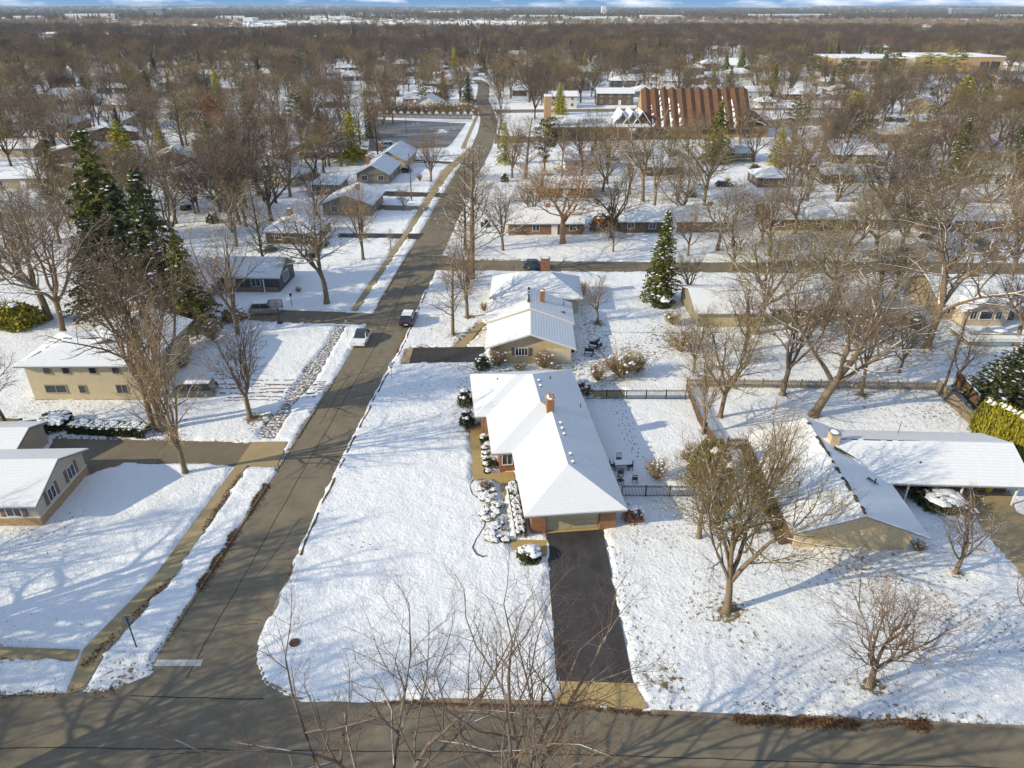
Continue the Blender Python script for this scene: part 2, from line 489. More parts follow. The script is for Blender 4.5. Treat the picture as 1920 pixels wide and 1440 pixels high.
ROAD_L = [(35, -24.8), (43, -24.2), (56, -23.1), (66, -22.4), (75, -21.7), (86, -21.1), (100, -20.5), (115, -19.7), (130, -18.9), (166, -17.2), (200, -15.3), (235, -13.2), (270, -12.4), (300, -12.6), (335, -15.0), (370, -18.0), (410, -18.5), (450, -20), (480, -26)]
ROAD_R = [(35, -18.4), (43, -17.6), (51, -17.4), (59, -16.9), (66, -16.4), (75, -15.7), (86, -14.6), (100, -14.0), (115, -13.3), (130, -12.5), (166, -10.8), (200, -8.9), (235, -6.6), (270, -5.6), (300, -6.0), (335, -8.4), (370, -11.4), (410, -12), (450, -13.5), (480, -19)]


def xl(y): return float(np.interp(y, [a for a, _ in ROAD_L], [b for _, b in ROAD_L]))
def xr(y): return float(np.interp(y, [a for a, _ in ROAD_R], [b for _, b in ROAD_R]))


main_road = [(-34.0, 31.5)] + GP((213, 1293), (277, 1267), (293, 1233)) + [(b, a) for a, b in ROAD_L[1:]] + [(b, a) for a, b in ROAD_R[::-1][:-1]] + GP((493, 1190), (487, 1240), (500, 1280), (560, 1310)) + [(-8, 31.1)]
near_street = [(-140, 30.3), (-60, 31.3), (-33.7, 31.67), (-26.4, 31.95), (-11.15, 31.3), (2.8, 31.0), (10.9, 30.15), (32, 29.25), (60, 28.2), (140, 25.0), (140, 17.2), (60, 20.6), (32, 21.6), (2.8, 23.2), (-26, 24.0), (-60, 23.6), (-140, 22.6)]
mid_street = [(-13.6, 117.0), (-10, 116.6)] + GP((900, 507), (1280, 510), (1920, 513)) + [(115, 115.0), (115, 121.6)] + GP((1920, 493), (1280, 492), (900, 488)) + [(-9, 122.9), (-12.7, 125.5)]
swL = [(157, 1217), (290, 1080), (442, 873)]
SURF = []        # name, polygon, z, material, cut the snow


def surf(name, poly, z, m, cut=True):
    SURF.append((name, poly, z, m, cut))


surf('near_street', near_street, 0.0, 'road')
surf('main_street', main_road, 0.005, 'road')
surf('cross_street', mid_street, 0.010, 'road')
# left side
surf('sidewalk', GP((157, 1217), (290, 1080), (442, 873), (463, 873), (327, 1080), (197, 1223), (157, 1293), (123, 1302)), 0.03, 'concrete')
surf('side_path', GP((0, 1213), (150, 1218), (140, 1238), (0, 1233)) , 0.026, 'concrete')
surf('corner_drive', GP((77, 862), (103, 823), (473, 829), (442, 873), (333, 868), (230, 870), (170, 888), (150, 893), (60, 893)), 0.02, 'drive_worn')
surf('drive_apron', GP((473, 829), (538, 828), (521, 876), (442, 873)), 0.035, 'concrete')
surf('snowy_sidewalk', GP((480, 822), (532, 757), (563, 712), (633, 610), (647, 610), (590, 712), (550, 757), (514, 822)), 0.022, 'walk_snowy')
surf('hoop_drive', GP((440, 596), (487, 588), (523, 581), (640, 585), (700, 588), (690, 608), (633, 607), (500, 603)), 0.016, 'drive_worn')
surf('sidewalk', GP((657, 582), (757, 437), (803, 363), (830, 318), (880, 277), (893, 277), (846, 320), (817, 363), (767, 437), (670, 582)), 0.02, 'concrete')
surf('far_sidewalk', [(-16.5, 236), (-15.4, 300), (-15.2, 318), (-13.8, 318), (-14.2, 300), (-15.2, 236)], 0.02, 'concrete', False)
surf('dark_drive', GP((634, 437), (757, 438), (795, 437), (786, 449), (757, 447), (634, 446)), 0.014, 'drive_dark')
surf('gray_drive', GP((690, 384), (790, 386), (805, 388), (800, 394), (690, 394)), 0.014, 'drive_worn')
surf('long_drive', GP((708, 358), (806, 361), (842, 363), (836, 370), (800, 369), (708, 367)), 0.014, 'drive_dark')
surf('end_drive', GP((772, 299), (872, 305), (868, 308), (772, 304)), 0.014, 'drive_dark')
surf('parking_lot', GP((697, 223), (874, 231), (846, 270), (838, 276), (771, 279), (690, 284)), 0.01, 'lot', False)
# right side
surf('main_drive', GP((1023, 990), (1129, 987), (1187, 1281), (1044, 1277)), 0.02, 'drive_dark')
surf('main_apron', GP((1053, 1276), (1187, 1280), (1217, 1330), (1038, 1320)), 0.012, 'concrete_gold')
surf('front_walk', GP((879, 797), (907, 797), (907, 812), (899, 815), (909, 889), (962, 884), (967, 907), (944, 908), (957, 1012), (1027, 1013), (1029, 1046), (1002, 1033), (960, 1031), (937, 905), (907, 897), (887, 902)), 0.028, 'concrete_gold')
surf('neighbour_drive', GP((775, 652), (913, 650), (900, 678), (767, 680)), 0.02, 'drive_dark')
surf('neighbour_apron', GP((757, 653), (775, 652), (767, 680), (748, 682)), 0.028, 'concrete')
surf('neighbour_walk', GP((850, 651), (893, 612), (903, 603), (911, 607), (900, 618), (873, 651)), 0.024, 'concrete')
surf('right_drive', GP((1790, 914), (1893, 920), (1905, 960), (1925, 968), (1925, 1085), (1868, 1022), (1808, 940)), 0.02, 'concrete')
surf('far_right_drive', GP((1800, 437), (1838, 437), (1895, 489), (1850, 489)), 0.016, 'drive_worn')
surf('church_drive', [(-5.8, 262), (-6, 245), (20, 250), (70, 254), (80, 262), (40, 259), (12, 258)], 0.012, 'drive_worn', False)
surf('far_street', [(-6.5, 322), (-8.5, 333), (60, 338), (160, 340), (160, 332), (60, 329)], 0.012, 'road', False)
surf('right_far_street', GP((1640, 255), (1668, 253), (1745, 296), (1715, 300)) , 0.012, 'drive_worn', False)
surf('church_lot', GP((1430, 225), (1560, 218), (1570, 205), (1640, 205), (1640, 214), (1580, 232), (1440, 240)), 0.011, 'drive_worn', False)
surf('soil_bed', GP((1388, 842), (1412, 838), (1490, 1014), (1460, 1022)), 0.03, 'bed_soil')
surf('yard_patio', GP((1112, 733), (1170, 731), (1172, 744), (1112, 746)), 0.03, 'concrete')
for name, poly, z, m, cut in SURF:
    o = MB().poly([(x, y, z) for x, y in poly]).build(name, m); tag(o, kind='structure')
    if name == 'sidewalk': pass

# ------------------------------------------------------------------ snow covered ground, one sheet to the horizon


def vnoise(x, y, s, seed):
    """smooth value noise on arrays"""
    r = np.random.default_rng(seed).random((256, 256))
    fx, fy = x * s, y * s
    ix, iy = np.floor(fx).astype(int), np.floor(fy).astype(int)
    u, v = fx - ix, fy - iy
    u = u * u * (3 - 2 * u); v = v * v * (3 - 2 * v)
    a = r[ix % 256, iy % 256]; b = r[(ix + 1) % 256, iy % 256]; c = r[ix % 256, (iy + 1) % 256]; d = r[(ix + 1) % 256, (iy + 1) % 256]
    return (a * (1 - u) + b * u) * (1 - v) + (c * (1 - u) + d * u) * v


def grow_axis(lo, hi, first, k, sign=1):
    out = []; p = lo; s = first
    while (p < hi) if sign > 0 else (p > hi):
        s *= k; p += s * sign; out.append(p)
    return out


xs = np.arange(-58, 60.01, 0.25)
xs = np.array(grow_axis(-58, -14000, 0.3, 1.11, -1)[::-1] + list(xs) + grow_axis(60, 14000, 0.3, 1.11))
ys = np.concatenate([np.arange(6, 26, 0.6), np.arange(26, 62, 0.25), np.arange(62, 92, 0.33), np.arange(92, 132, 0.5), np.arange(132, 200, 1.0)])
ys = np.array([-300, -60, -20, -5] + list(ys) + grow_axis(200, 14000, 1.2, 1.1))
X, Y = np.meshgrid(xs, ys)
sx, sy = X.ravel(), Y.ravel()
near = (sy < 215) & (np.abs(sx) < 150) & (sy > 0)
px_, py_ = sx[near], sy[near]
sd = np.full(len(px_), 50.0)
for name, poly, z, m, cut in SURF:
    if not cut: continue
    P = np.array(poly)
    bb = (px_ > P[:, 0].min() - 2) & (px_ < P[:, 0].max() + 2) & (py_ > P[:, 1].min() - 2) & (py_ < P[:, 1].max() + 2)
    if not bb.any(): continue
    ax, ay = px_[bb], py_[bb]
    ins = np.zeros(len(ax), bool); dm = np.full(len(ax), 50.0)
    for i in range(len(P)):
        x0, y0 = P[i]; x1, y1 = P[(i + 1) % len(P)]
        c = ((y0 > ay) != (y1 > ay))
        with np.errstate(divide='ignore', invalid='ignore'):
            xi = (x1 - x0) * (ay - y0) / (y1 - y0 if y1 != y0 else 1e-9) + x0
        ins ^= c & (ax < xi)
        ex, ey = x1 - x0, y1 - y0; L2 = ex * ex + ey * ey + 1e-9
        t = np.clip(((ax - x0) * ex + (ay - y0) * ey) / L2, 0, 1)
        dm = np.minimum(dm, np.hypot(ax - x0 - t * ex, ay - y0 - t * ey))
    sd[bb] = np.minimum(sd[bb], np.where(ins, -dm, dm))
rag = (vnoise(px_, py_, 0.9, 3) - 0.5) * 0.75 + (vnoise(px_, py_, 2.0, 4) - 0.5) * 0.6
xr_a = np.interp(py_, [a for a, _ in ROAD_R], [b for _, b in ROAD_R])
ridge = (np.abs(px_ - xr_a) < 1.0) & (py_ > 44) & (py_ < 108)
sd = np.where(ridge, sd + .42, sd)
corner = (px_ > -20.6) & (px_ < -7) & (py_ > 30.6) & (py_ <= 44)
sd = np.where(corner, sd + .32, sd); ridge = ridge | corner
rag = np.where(ridge, rag * .25, rag)
q = np.clip((sd + rag * 0.8 - 0.02) / 0.30, 0, 1); q = q * q * (3 - 2 * q)
bumpz = (vnoise(px_, py_, 0.25, 5) - 0.5) * 0.10 + (vnoise(px_, py_, 1.1, 6) - 0.5) * 0.05 + (nrg.random(len(px_)) - 0.5) * 0.018
edge = np.clip(1 - np.abs(sd - 0.6) / 0.6, 0, 1)
hz = -0.10 + q * (0.20 + bumpz + np.where(ridge, .3, 1) * edge * (vnoise(px_, py_, 1.7, 8) - 0.35) * 0.15)
far_f = np.clip((205 - py_) / 25, 0, 1) * np.clip((140 - np.abs(px_)) / 20, 0, 1)
Z = np.full(len(sx), -0.05)
Z[near] = hz * far_f - 0.05 * (1 - far_f)
rr = np.hypot(sx, sy)
Z += np.clip((rr - 5500) / 6000, 0, 1) ** 2 * (14 + 34 * vnoise(sx + 20000, sy, 1 / 1900.0, 9))
bare = np.zeros(len(sx)); bn = np.zeros(len(px_))
bn += np.clip(1 - sd / 0.9, 0, 1) * 0.24 * np.clip((vnoise(px_, py_, 0.22, 12) - 0.38) * 5, 0, 1) * np.where(ridge, .15, 1)
for (a, b_, r, amt) in [(1540, 1060, 7, .13), (1430, 1010, 5, .16), (1700, 1050, 6, .12), (1350, 1150, 3, .3), (1800, 960, 3, .25), (1600, 740, 9, .14), (1760, 770, 4, .18), (1500, 1335, 5, .16), (1700, 1345, 5, .15),
                        (1250, 1000, 4, .16), (1300, 900, 5, .18), (1400, 860, 4, .2), (300, 700, 6, .12), (20, 830, 3, .35), (70, 1000, 4, .3), (930, 700, 5, .13), (1130, 690, 5, .13), (930, 960, 3, .22), (500, 790, 3, .3), (580, 690, 3, .3),
                        (230, 1280, 2.5, .32), (40, 1265, 6, .18), (1300, 640, 8, .2), (60, 600, 12, .16), (250, 620, 10, .25), (420, 640, 6, .2), (1000, 470, 12, .10), (1300, 470, 18, .10), (1600, 470, 25, .10), (1640, 640, 14, .10), (1230, 1270, 2.5, .35), (1830, 1180, 5, .16), (340, 800, 3, .2)]:
    cx, cy = G(a, b_)
    bn += amt * np.exp(-((px_ - cx) ** 2 + (py_ - cy) ** 2) / (r * r))
for (a, b_) in [(348, 888), (303, 806), (287, 800), (470, 785), (613, 570), (849, 628), (876, 596), (1120, 607), (1362, 1147), (1630, 1287), (1790, 1077), (1524, 781), (1467, 741), (1614, 742), (1350, 783), (120, 628), (447, 627), (681, 487), (1737, 652), (1417, 626)]:
    cx, cy = G(a, b_)
    bn += .34 * np.exp(-((px_ - cx - .25) ** 2 + (py_ - cy) ** 2) / .8)
bn += np.clip((vnoise(px_, py_, 0.035, 14) - .5) * .5, 0, .08) * (py_ > 62) + .03 * (px_ > 10)
bn += np.clip((vnoise(px_, py_, 0.035, 14) - .45) * .6, 0, .16) * (py_ > 62) + .05 * (px_ > 10)
xr_a = np.interp(py_, [a for a, _ in ROAD_R], [b for _, b in ROAD_R])
bare[near] = np.clip(bn * 1.15, 0, 0.9)
bare[~near] = 0.16
bare[rr > 2600] = 0.5
nx, ny = len(xs), len(ys)
idx = np.arange(nx * ny).reshape(ny, nx)
Q = np.stack([idx[:-1, :-1], idx[:-1, 1:], idx[1:, 1:], idx[1:, :-1]], -1).reshape(-1, 4)
gm = np_mesh('snowy_ground', np.stack([sx, sy, Z], 1), Q, ['snow_ground'], smooth=True)
at_ = gm.attributes.new('bare', 'FLOAT', 'POINT'); at_.data.foreach_set('value', bare.astype(np.float32))
tag(put('snowy_ground', gm), kind='structure')
ZG = Z.reshape(ny, nx)


def gz(x, y):
    """height of the snow at a place"""
    i = int(np.clip(np.searchsorted(xs, x) - 1, 0, nx - 2)); j = int(np.clip(np.searchsorted(ys, y) - 1, 0, ny - 2))
    u = (x - xs[i]) / (xs[i + 1] - xs[i]); v = (y - ys[j]) / (ys[j + 1] - ys[j])
    return float((ZG[j, i] * (1 - u) + ZG[j, i + 1] * u) * (1 - v) + (ZG[j + 1, i] * (1 - u) + ZG[j + 1, i + 1] * u) * v)


# kerbs, seams, the stop line


def ribbon(name, line, w, z, m, h=0.0, off=0.0, kind='structure', wob=0.0):
    """a strip along a line (h > 0: a raised kerb)"""
    pts = [Vector((p[0], p[1], 0)) for p in line]
    if wob:
        fine = []
        for a, b in zip(pts[:-1], pts[1:]):
            k = max(1, int((b - a).length / 1.2))
            for i in range(k): fine.append(a.lerp(b, i / k))
        pts = fine + [pts[-1]]
    mb = MB(); rows = []
    for i, p in enumerate(pts):
        t = (pts[min(i + 1, len(pts) - 1)] - pts[max(i - 1, 0)]).normalized(); nn = Vector((-t.y, t.x, 0))
        o = off + (rng.uniform(-wob, wob) if wob else 0)
        rows.append((p + nn * (o - w / 2), p + nn * (o + w / 2)))
    for (a, b), (c, d) in zip(rows[:-1], rows[1:]):
        A, B, C_, D = [(v.x, v.y, z + h) for v in (a, b, c, d)]
        mb.poly([A, C_, D, B])
        if h:
            lo = [(v.x, v.y, z - 0.05) for v in (a, b, c, d)]
            mb.poly([lo[0], lo[2], C_, A]); mb.poly([B, D, lo[3], lo[1]])
    return tag(mb.build(name, m), kind=kind)


def fine_line(line, step=1.5):
    out = []
    for a, b in zip(line[:-1], line[1:]):
        k = max(1, int(math.dist(a, b) / step))
        out += [(a[0] + (b[0] - a[0]) * i / k, a[1] + (b[1] - a[1]) * i / k) for i in range(k)]
    return out + [line[-1]]


right_kerb = [(-6.0, 31.22)] + GP((600, 1312), (560, 1310), (500, 1280), (487, 1240), (493, 1190)) + [(xr(y), y) for y in range(44, 117, 6)]
ribbon('kerb', [(-6.0, 31.25), (2.6, 31.0)], 0.32, 0.0, 'kerb', 0.10)
ribbon('kerb', right_kerb[1:8], 0.2, 0.0, 'kerb', 0.07, -0.02)
ribbon('kerb', [(xl(y), y) for y in range(37, 57, 3)], 0.2, 0.0, 'kerb', 0.09)
ribbon('kerb', [(xl(y), y) for y in range(63, 76, 3)], 0.2, 0.0, 'kerb', 0.09)
ribbon('kerb', [(xl(y), y) for y in range(101, 130, 4)], 0.22, 0.0, 'kerb', 0.09)
ribbon('kerb', [(-140, 30.4), (-60, 31.35), (-33.9, 31.7)], 0.3, 0.0, 'kerb', 0.10)
ribbon('kerb', [(8.9, 30.35), (13, 30.1), (22, 29.75)], 0.3, 0.0, 'kerb', 0.10)
ribbon('kerb', [(22, 29.75), (32, 29.3), (60, 28.25)], 0.16, 0.0, 'kerb', 0.08)
ribbon('tar_seam', [(0.56 * xl(y) + 0.44 * xr(y), y) for y in range(33, 118, 4)], 0.07, 0.009, 'tar', wob=0.05)
ribbon('tar_seam', [(-60, 27.6), (-30, 27.9), (-5, 27.65), (12, 27.2), (40, 26.2)], 0.07, 0.009, 'tar', wob=0.05)
ribbon('tar_seam', GP((245, 1304), (340, 1308), (495, 1311)), 0.08, 0.012, 'tar', wob=0.03)
ribbon('tar_seam', [(0.75 * xl(y) + 0.25 * xr(y), y) for y in (66, 70, 74, 79)], 0.06, 0.009, 'tar', wob=0.12)
tag(MB().poly([(*p, 0.013) for p in GP((295, 1237), (381, 1237), (376, 1249), (287, 1249))]).build('stop_line', 'paint_line'), kind='structure')
for i in range(16):       # sealed cracks
    y_ = rng.uniform(36, 115); x_ = rng.uniform(xl(y_) + .6, xr(y_) - 1); a_ = rng.choice([0, 0, 1.5, 1.2]) + rng.uniform(-.2, .2); L_ = rng.uniform(1.5, 5)
    pts_ = [(x_ + math.cos(a_) * L_ * t, y_ + math.sin(a_) * L_ * t) for t in (0, .33, .66, 1)]
    pts_ = [(min(max(a, xl(b) + .4), xr(b) - .6), b) for a, b in pts_]
    ribbon('tar_seam', pts_, .045, 0.010, 'tar', wob=.1)
for i in range(10):
    x_ = rng.uniform(-55, 45); y_ = rng.uniform(24.5, 29); L_ = rng.uniform(1.5, 5)
    ribbon('tar_seam', [(x_ + L_ * t, y_ + .25 * t) for t in (0, .33, .66, 1)], .045, 0.011, 'tar', wob=.1)
# white bay lines of the parking lot
bl = MB()
for row, (pa, pb, n_) in enumerate([((735, 237), (868, 242), 16), ((715, 250), (856, 257), 15), ((700, 268), (840, 270), 14)]):
    a = G(*pa); b = G(*pb)
    for i in range(n_):
        x = a[0] + (b[0] - a[0]) * i / (n_ - 1); y = a[1] + (b[1] - a[1]) * i / (n_ - 1)
        bl.poly([(x, y, 0.022), (x + 0.3, y, 0.022), (x + 4.5, y + 5.6, 0.022), (x + 4.2, y + 5.6, 0.022)])
tag(bl.build('parking_lines', 'paint_line'), kind='structure')
# leaf litter swept against the kerbs
lv = []


def litter(line, n, spread, zmax, side=0.0, thin=0.30):
    P = [Vector((*p, 0)) for p in line]
    L = [(b - a).length for a, b in zip(P[:-1], P[1:])]
    for _ in range(n):
        i = rng.choices(range(len(L)), L)[0]; t = rng.random()
        d = (P[i + 1] - P[i]).normalized(); nn = Vector((-d.y, d.x, 0))
        g = rng.gauss(0, 1)
        c = P[i].lerp(P[i + 1], t) + nn * (side + spread * g)
        dens = vnoise(np.array([c.x + 500]), np.array([c.y + 500]), 0.45, 21)[0]
        if dens < thin + 0.2 * rng.random(): continue
        z = 0.03 + zmax * max(0.0, 1 - abs(g) / 1.8) * rng.random()
        a = Vector((rng.gauss(0, 1), rng.gauss(0, 1), rng.gauss(0, .5))).normalized(); b = a.cross(Vector((rng.gauss(0, .4), rng.gauss(0, .4), 1))).normalized()
        s = rng.uniform(0.05, 0.11)
        c.z = z
        lv.append([c - a * s, c - b * s * .6, c + a * s, c + b * s * .6])


litter([(10.8, 30.1), (22, 29.6), (26.3, 29.45)], 6500, 0.22, 0.16, 0, 0.16)
litter([(10.5, 30.9), (20, 30.4), (27, 30.1)], 700, 0.5, 0.12)
litter([(-11, 31.25), (2.8, 30.95), (11, 30.2)], 1700, 0.12, 0.08, -0.1)
litter([(xl(y), y) for y in (41, 46, 51, 55)], 3800, 0.30, 0.14, 0.2, 0.22)
litter([(xl(y), y) for y in (35, 42, 56, 80)], 1500, 0.2, 0.08, 0.1)
litter([(xr(y), y) for y in (42, 60, 80, 115)], 1500, 0.16, 0.08)
litter(GP((157, 1250), (327, 1080), (463, 873)), 1500, 0.22, 0.1)
litter([(-60, 31.4), (-34, 31.7), (-26, 32.1)], 1200, 0.25, 0.1)
litter(GP((880, 486), (1280, 490), (1900, 492)), 1500, 0.4, 0.12)
litter(GP((700, 720), (758, 655)), 500, 0.5, 0.1)
V = np.array([p for f in lv for p in f]); QQ = np.arange(len(V)).reshape(-1, 4)
tag(put('leaf_litter', np_mesh('leaf_litter', V, QQ, ['leaf'])), kind='stuff')
# trodden foot prints laid flat, the shade of their hollows put into the colour
fp = MB()


def prints(line, step, w=0.22, sc=1.0):
    P = [Vector((*p, 0)) for p in line]; k = 0
    for a, b in zip(P[:-1], P[1:]):
        d = (b - a).normalized(); nn = Vector((-d.y, d.x, 0)); s = 0.0
        while s < (b - a).length:
            c = a + d * s + nn * (w * (1 if k % 2 else -1) + rng.uniform(-.1, .1)); k += 1; s += step * rng.uniform(.8, 1.2)
            e = d * 0.15 * sc; f = nn * 0.06 * sc
            z = gz(c.x, c.y) + 0.012
            fp.poly([(v.x, v.y, z) for v in (c - e, c - e * .5 + f, c + e * .6 + f, c + e, c + e * .5 - f, c - e * .6 - f)])


for off in (0, 9, 18): prints(GP((1158 + off, 752), (1165 + off, 800), (1180 + off * .6, 835), (1195 + off * .4, 862)), 0.75)
prints(GP((1330, 1185), (1385, 1220), (1430, 1262), (1478, 1302)), 0.9)
prints(GP((1310, 1075), (1290, 1160), (1245, 1230)), 0.8)
prints(GP((1140, 1020), (1165, 1120), (1190, 1200), (1235, 1290)), 0.5, 0.35)
prints(GP((1150, 1030), (1180, 1130), (1215, 1230)), 0.6, 0.4)
prints(GP((1640, 1120), (1760, 1100), (1860, 1160), (1900, 1230)), 0.4, 0.8)
prints(GP((1700, 1160), (1800, 1200), (1880, 1150)), 0.35, 1.0)
prints(GP((640, 1010), (680, 1025), (715, 1030)), 0.7, 0.3)
prints(GP((40, 1020), (110, 1000), (140, 960)), 0.7, 0.3)
tag(fp.build('footprints', 'print_shade'), kind='stuff')

# dry grass blades and stray leaves standing out of the thin snow
r6 = np.random.default_rng(77)
cand = np.nonzero((py_ < 118) & (py_ > 26) & (np.abs(px_) < 62) & (sd > .25))[0]
wgt = .02 + np.clip(bn[cand] - .08, 0, .5) * 1.1 + .25 * np.clip(1 - sd[cand] / .8, 0, 1) * (vnoise(px_[cand], py_[cand], .4, 33) > .5)
pickd = r6.choice(cand, 15000, p=wgt / wgt.sum())
cx_, cy_ = px_[pickd] + r6.uniform(-.15, .15, 15000), py_[pickd] + r6.uniform(-.15, .15, 15000)
cz_ = Z[near][pickd]
an_ = r6.uniform(0, 6.28, 15000); hh = r6.uniform(.05, .15, 15000); ww = r6.uniform(.015, .035, 15000); lx, ly = r6.normal(0, .06, 15000), r6.normal(0, .06, 15000)
V = np.stack([np.stack([cx_ - np.cos(an_) * ww, cy_ - np.sin(an_) * ww, cz_ - .02], 1), np.stack([cx_ + np.cos(an_) * ww, cy_ + np.sin(an_) * ww, cz_ - .02], 1), np.stack([cx_ + lx + np.cos(an_) * ww * .4, cy_ + ly + np.sin(an_) * ww * .4, cz_ + hh], 1), np.stack([cx_ + lx - np.cos(an_) * ww * .4, cy_ + ly - np.sin(an_) * ww * .4, cz_ + hh], 1)], 1).reshape(-1, 3)
tag(put('grass_tufts', np_mesh('grass_tufts', V, np.arange(60000).reshape(-1, 4), ['grass_dry'])), kind='stuff')

# dark bare line where the kerb shows between the ploughed ridge and the lawn
gl = MB(); yy = 45.0
while yy < 108:
    L_ = rng.uniform(1.5, 6)
    seg = [y for y in np.arange(yy, min(yy + L_, 108), .4)]
    w0 = rng.uniform(.05, .11)
    for a, b in zip(seg[:-1], seg[1:]):
        q4 = []
        for (y_, s_) in ((a, -1), (b, -1), (b, 1), (a, 1)):
            x_ = xr(y_) + .10 + .06 * math.sin(y_ * 1.3) + s_ * (w0 + .03 * math.sin(y_ * 3.1)); q4.append((x_, y_, gz(x_, y_) + .02))
        gl.poly(q4)
    yy += L_ + rng.uniform(.1, 1.6)
tag(gl.build('kerb_line', 'dirt'), kind='structure')

for (a, b, w_) in [((398, 711), (612, 717), .30), ((402, 721), (607, 724), .34), ((408, 730), (604, 731), .30), ((412, 738), (600, 738), .42), ((415, 746), (592, 746), .3), ((420, 752), (545, 751), .24), ((470, 726), (608, 720), .22), ((450, 742), (606, 727), .2)]:
    A_, B_ = G(*a), G(*b); tk = MB(); n_ = 46
    for i in range(n_):
        if rng.random() < .22: continue
        q4 = []
        for (t, s_) in ((i / n_, -1), ((i + 1) / n_, -1), ((i + 1) / n_, 1), (i / n_, 1)):
            x_ = A_[0] + (B_[0] - A_[0]) * t; y_ = A_[1] + (B_[1] - A_[1]) * t + s_ * w_ / 2 * (.7 + .4 * math.sin(t * 37 + a[1]) * s_) + .12 * math.sin(t * 9 + a[1]); q4.append((x_, y_, gz(x_, y_) + .02))
        tk.poly(q4)
    tag(tk.build('tyre_track', 'trampled_soil'), kind='structure')
# ------------------------------------------------------------------ houses


def slab(polys, t, top=0.0):
    """a plate of thickness t under the given top polygons (shared edges welded, outer edges closed)"""
    mb = MB(); key = {}; edges = {}
    def vid(p):
        k = tuple(round(c, 4) for c in p)
        if k not in key: key[k] = len(key)
        return key[k]
    P = [[vid(p) for p in poly] for poly in polys]
    pts = [None] * len(key)
    for k, i in key.items(): pts[i] = k
    n = len(pts)
    vs = [(x, y, z + top) for x, y, z in pts] + [(x, y, z + top - t) for x, y, z in pts]
    fs = []
    for p in P:
        fs.append(tuple(p)); fs.append(tuple(i + n for i in reversed(p)))
        for a, b in zip(p, p[1:] + p[:1]):
            edges[(a, b)] = edges.get((a, b), 0) + 1
    for (a, b) in edges:
        if (b, a) not in edges: fs.append((b, a, a + n, b + n))
    return mb.add(vs, fs)


def roof_from(root, polys, fascia='fascia_grey', wear=0.0, snow_t=0.085):
    r = slab(polys, 0.15).build('roof', fascia, root)
    s = slab(polys, snow_t, snow_t + 0.003).build('snow_cover', 'snow_roof', r)
    s['wear'] = wear
    return r


def roof_polys(x0, x1, y0, y1, eave, ridge, axis, kind, o=0.5, og=None):
    """top polygons of a gable or hip roof over walls x0..x1, y0..y1"""
    og = o if og is None else og
    if axis == 'x': a0, a1, b0, b1 = y0, y1, x0, x1
    else: a0, a1, b0, b1 = x0, x1, y0, y1
    h = (a1 - a0) / 2; s = (ridge - eave) / h; m = (a0 + a1) / 2
    ze, zr = eave + 0.16 - s * o, ridge + 0.16
    A0, A1 = a0 - o, a1 + o
    if kind == 'gable':
        B0, B1 = b0 - og, b1 + og
        pl = [[(A0, B0, ze), (m, B0, zr), (m, B1, zr), (A0, B1, ze)], [(m, B0, zr), (A1, B0, ze), (A1, B1, ze), (m, B1, zr)]]
    else:
        B0, B1 = b0 - o, b1 + o; H = (A1 - A0) / 2; H = min(H, (B1 - B0) / 2 - 0.2)
        pl = [[(A0, B0, ze), (m, B0 + H, zr), (m, B1 - H, zr), (A0, B1, ze)], [(m, B0 + H, zr), (A1, B0, ze), (A1, B1, ze), (m, B1 - H, zr)],
              [(A0, B0, ze), (A1, B0, ze), (m, B0 + H, zr)], [(A1, B1, ze), (A0, B1, ze), (m, B1 - H, zr)]]
    if axis == 'x': pl = [[(q, p, z) for p, q, z in poly][::-1] for poly in pl]
    return pl


def wall_block(root, x0, x1, y0, y1, eave, ridge, axis, kind, m, z0=-0.15, base=None):
    """walls with gable triangles; base = (material, height) gives a lower band a little proud"""
    mb = MB()
    if kind == 'hip':
        mb.box(x0, x1, y0, y1, z0, eave)
    elif axis == 'y':
        c = (x0 + x1) / 2
        f = [(x0, y0, z0), (x1, y0, z0), (x1, y0, eave), (c, y0, ridge), (x0, y0, eave)]; b = [(x, y1, z) for x, y, z in f]
        mb.add(f + b, [(0, 1, 2, 3, 4), (9, 8, 7, 6, 5), (1, 6, 7, 2), (5, 0, 4, 9)])
    else:
        c = (y0 + y1) / 2
        f = [(x1, y0, z0), (x1, y1, z0), (x1, y1, eave), (x1, c, ridge), (x1, y0, eave)]; b = [(x0, y, z) for x, y, z in f]
        mb.add(f + b, [(0, 1, 2, 3, 4), (9, 8, 7, 6, 5), (1, 6, 7, 2), (5, 0, 4, 9)])
    w = mb.build('wall', m, root)
    if base:
        e = 0.05
        MB().box(x0 - e, x1 + e, y0 - e, y1 + e, z0, base[1]).build('wall_base', base[0], root)
    return w


def block(root, x0, x1, y0, y1, eave, ridge, axis='x', kind='gable', wall='siding_tan', o=0.5, og=None, fascia='fascia_grey', wear=0.0, base=None):
    w = wall_block(root, x0, x1, y0, y1, eave, ridge, axis, kind, wall, base=base)
    r = roof_from(root, roof_polys(x0, x1, y0, y1, eave, ridge, axis, kind, o, og), fascia, wear)
    return r


FACE = {'front': 0.0, 'right': math.pi / 2, 'back': math.pi, 'left': -math.pi / 2}
WCACHE = {}


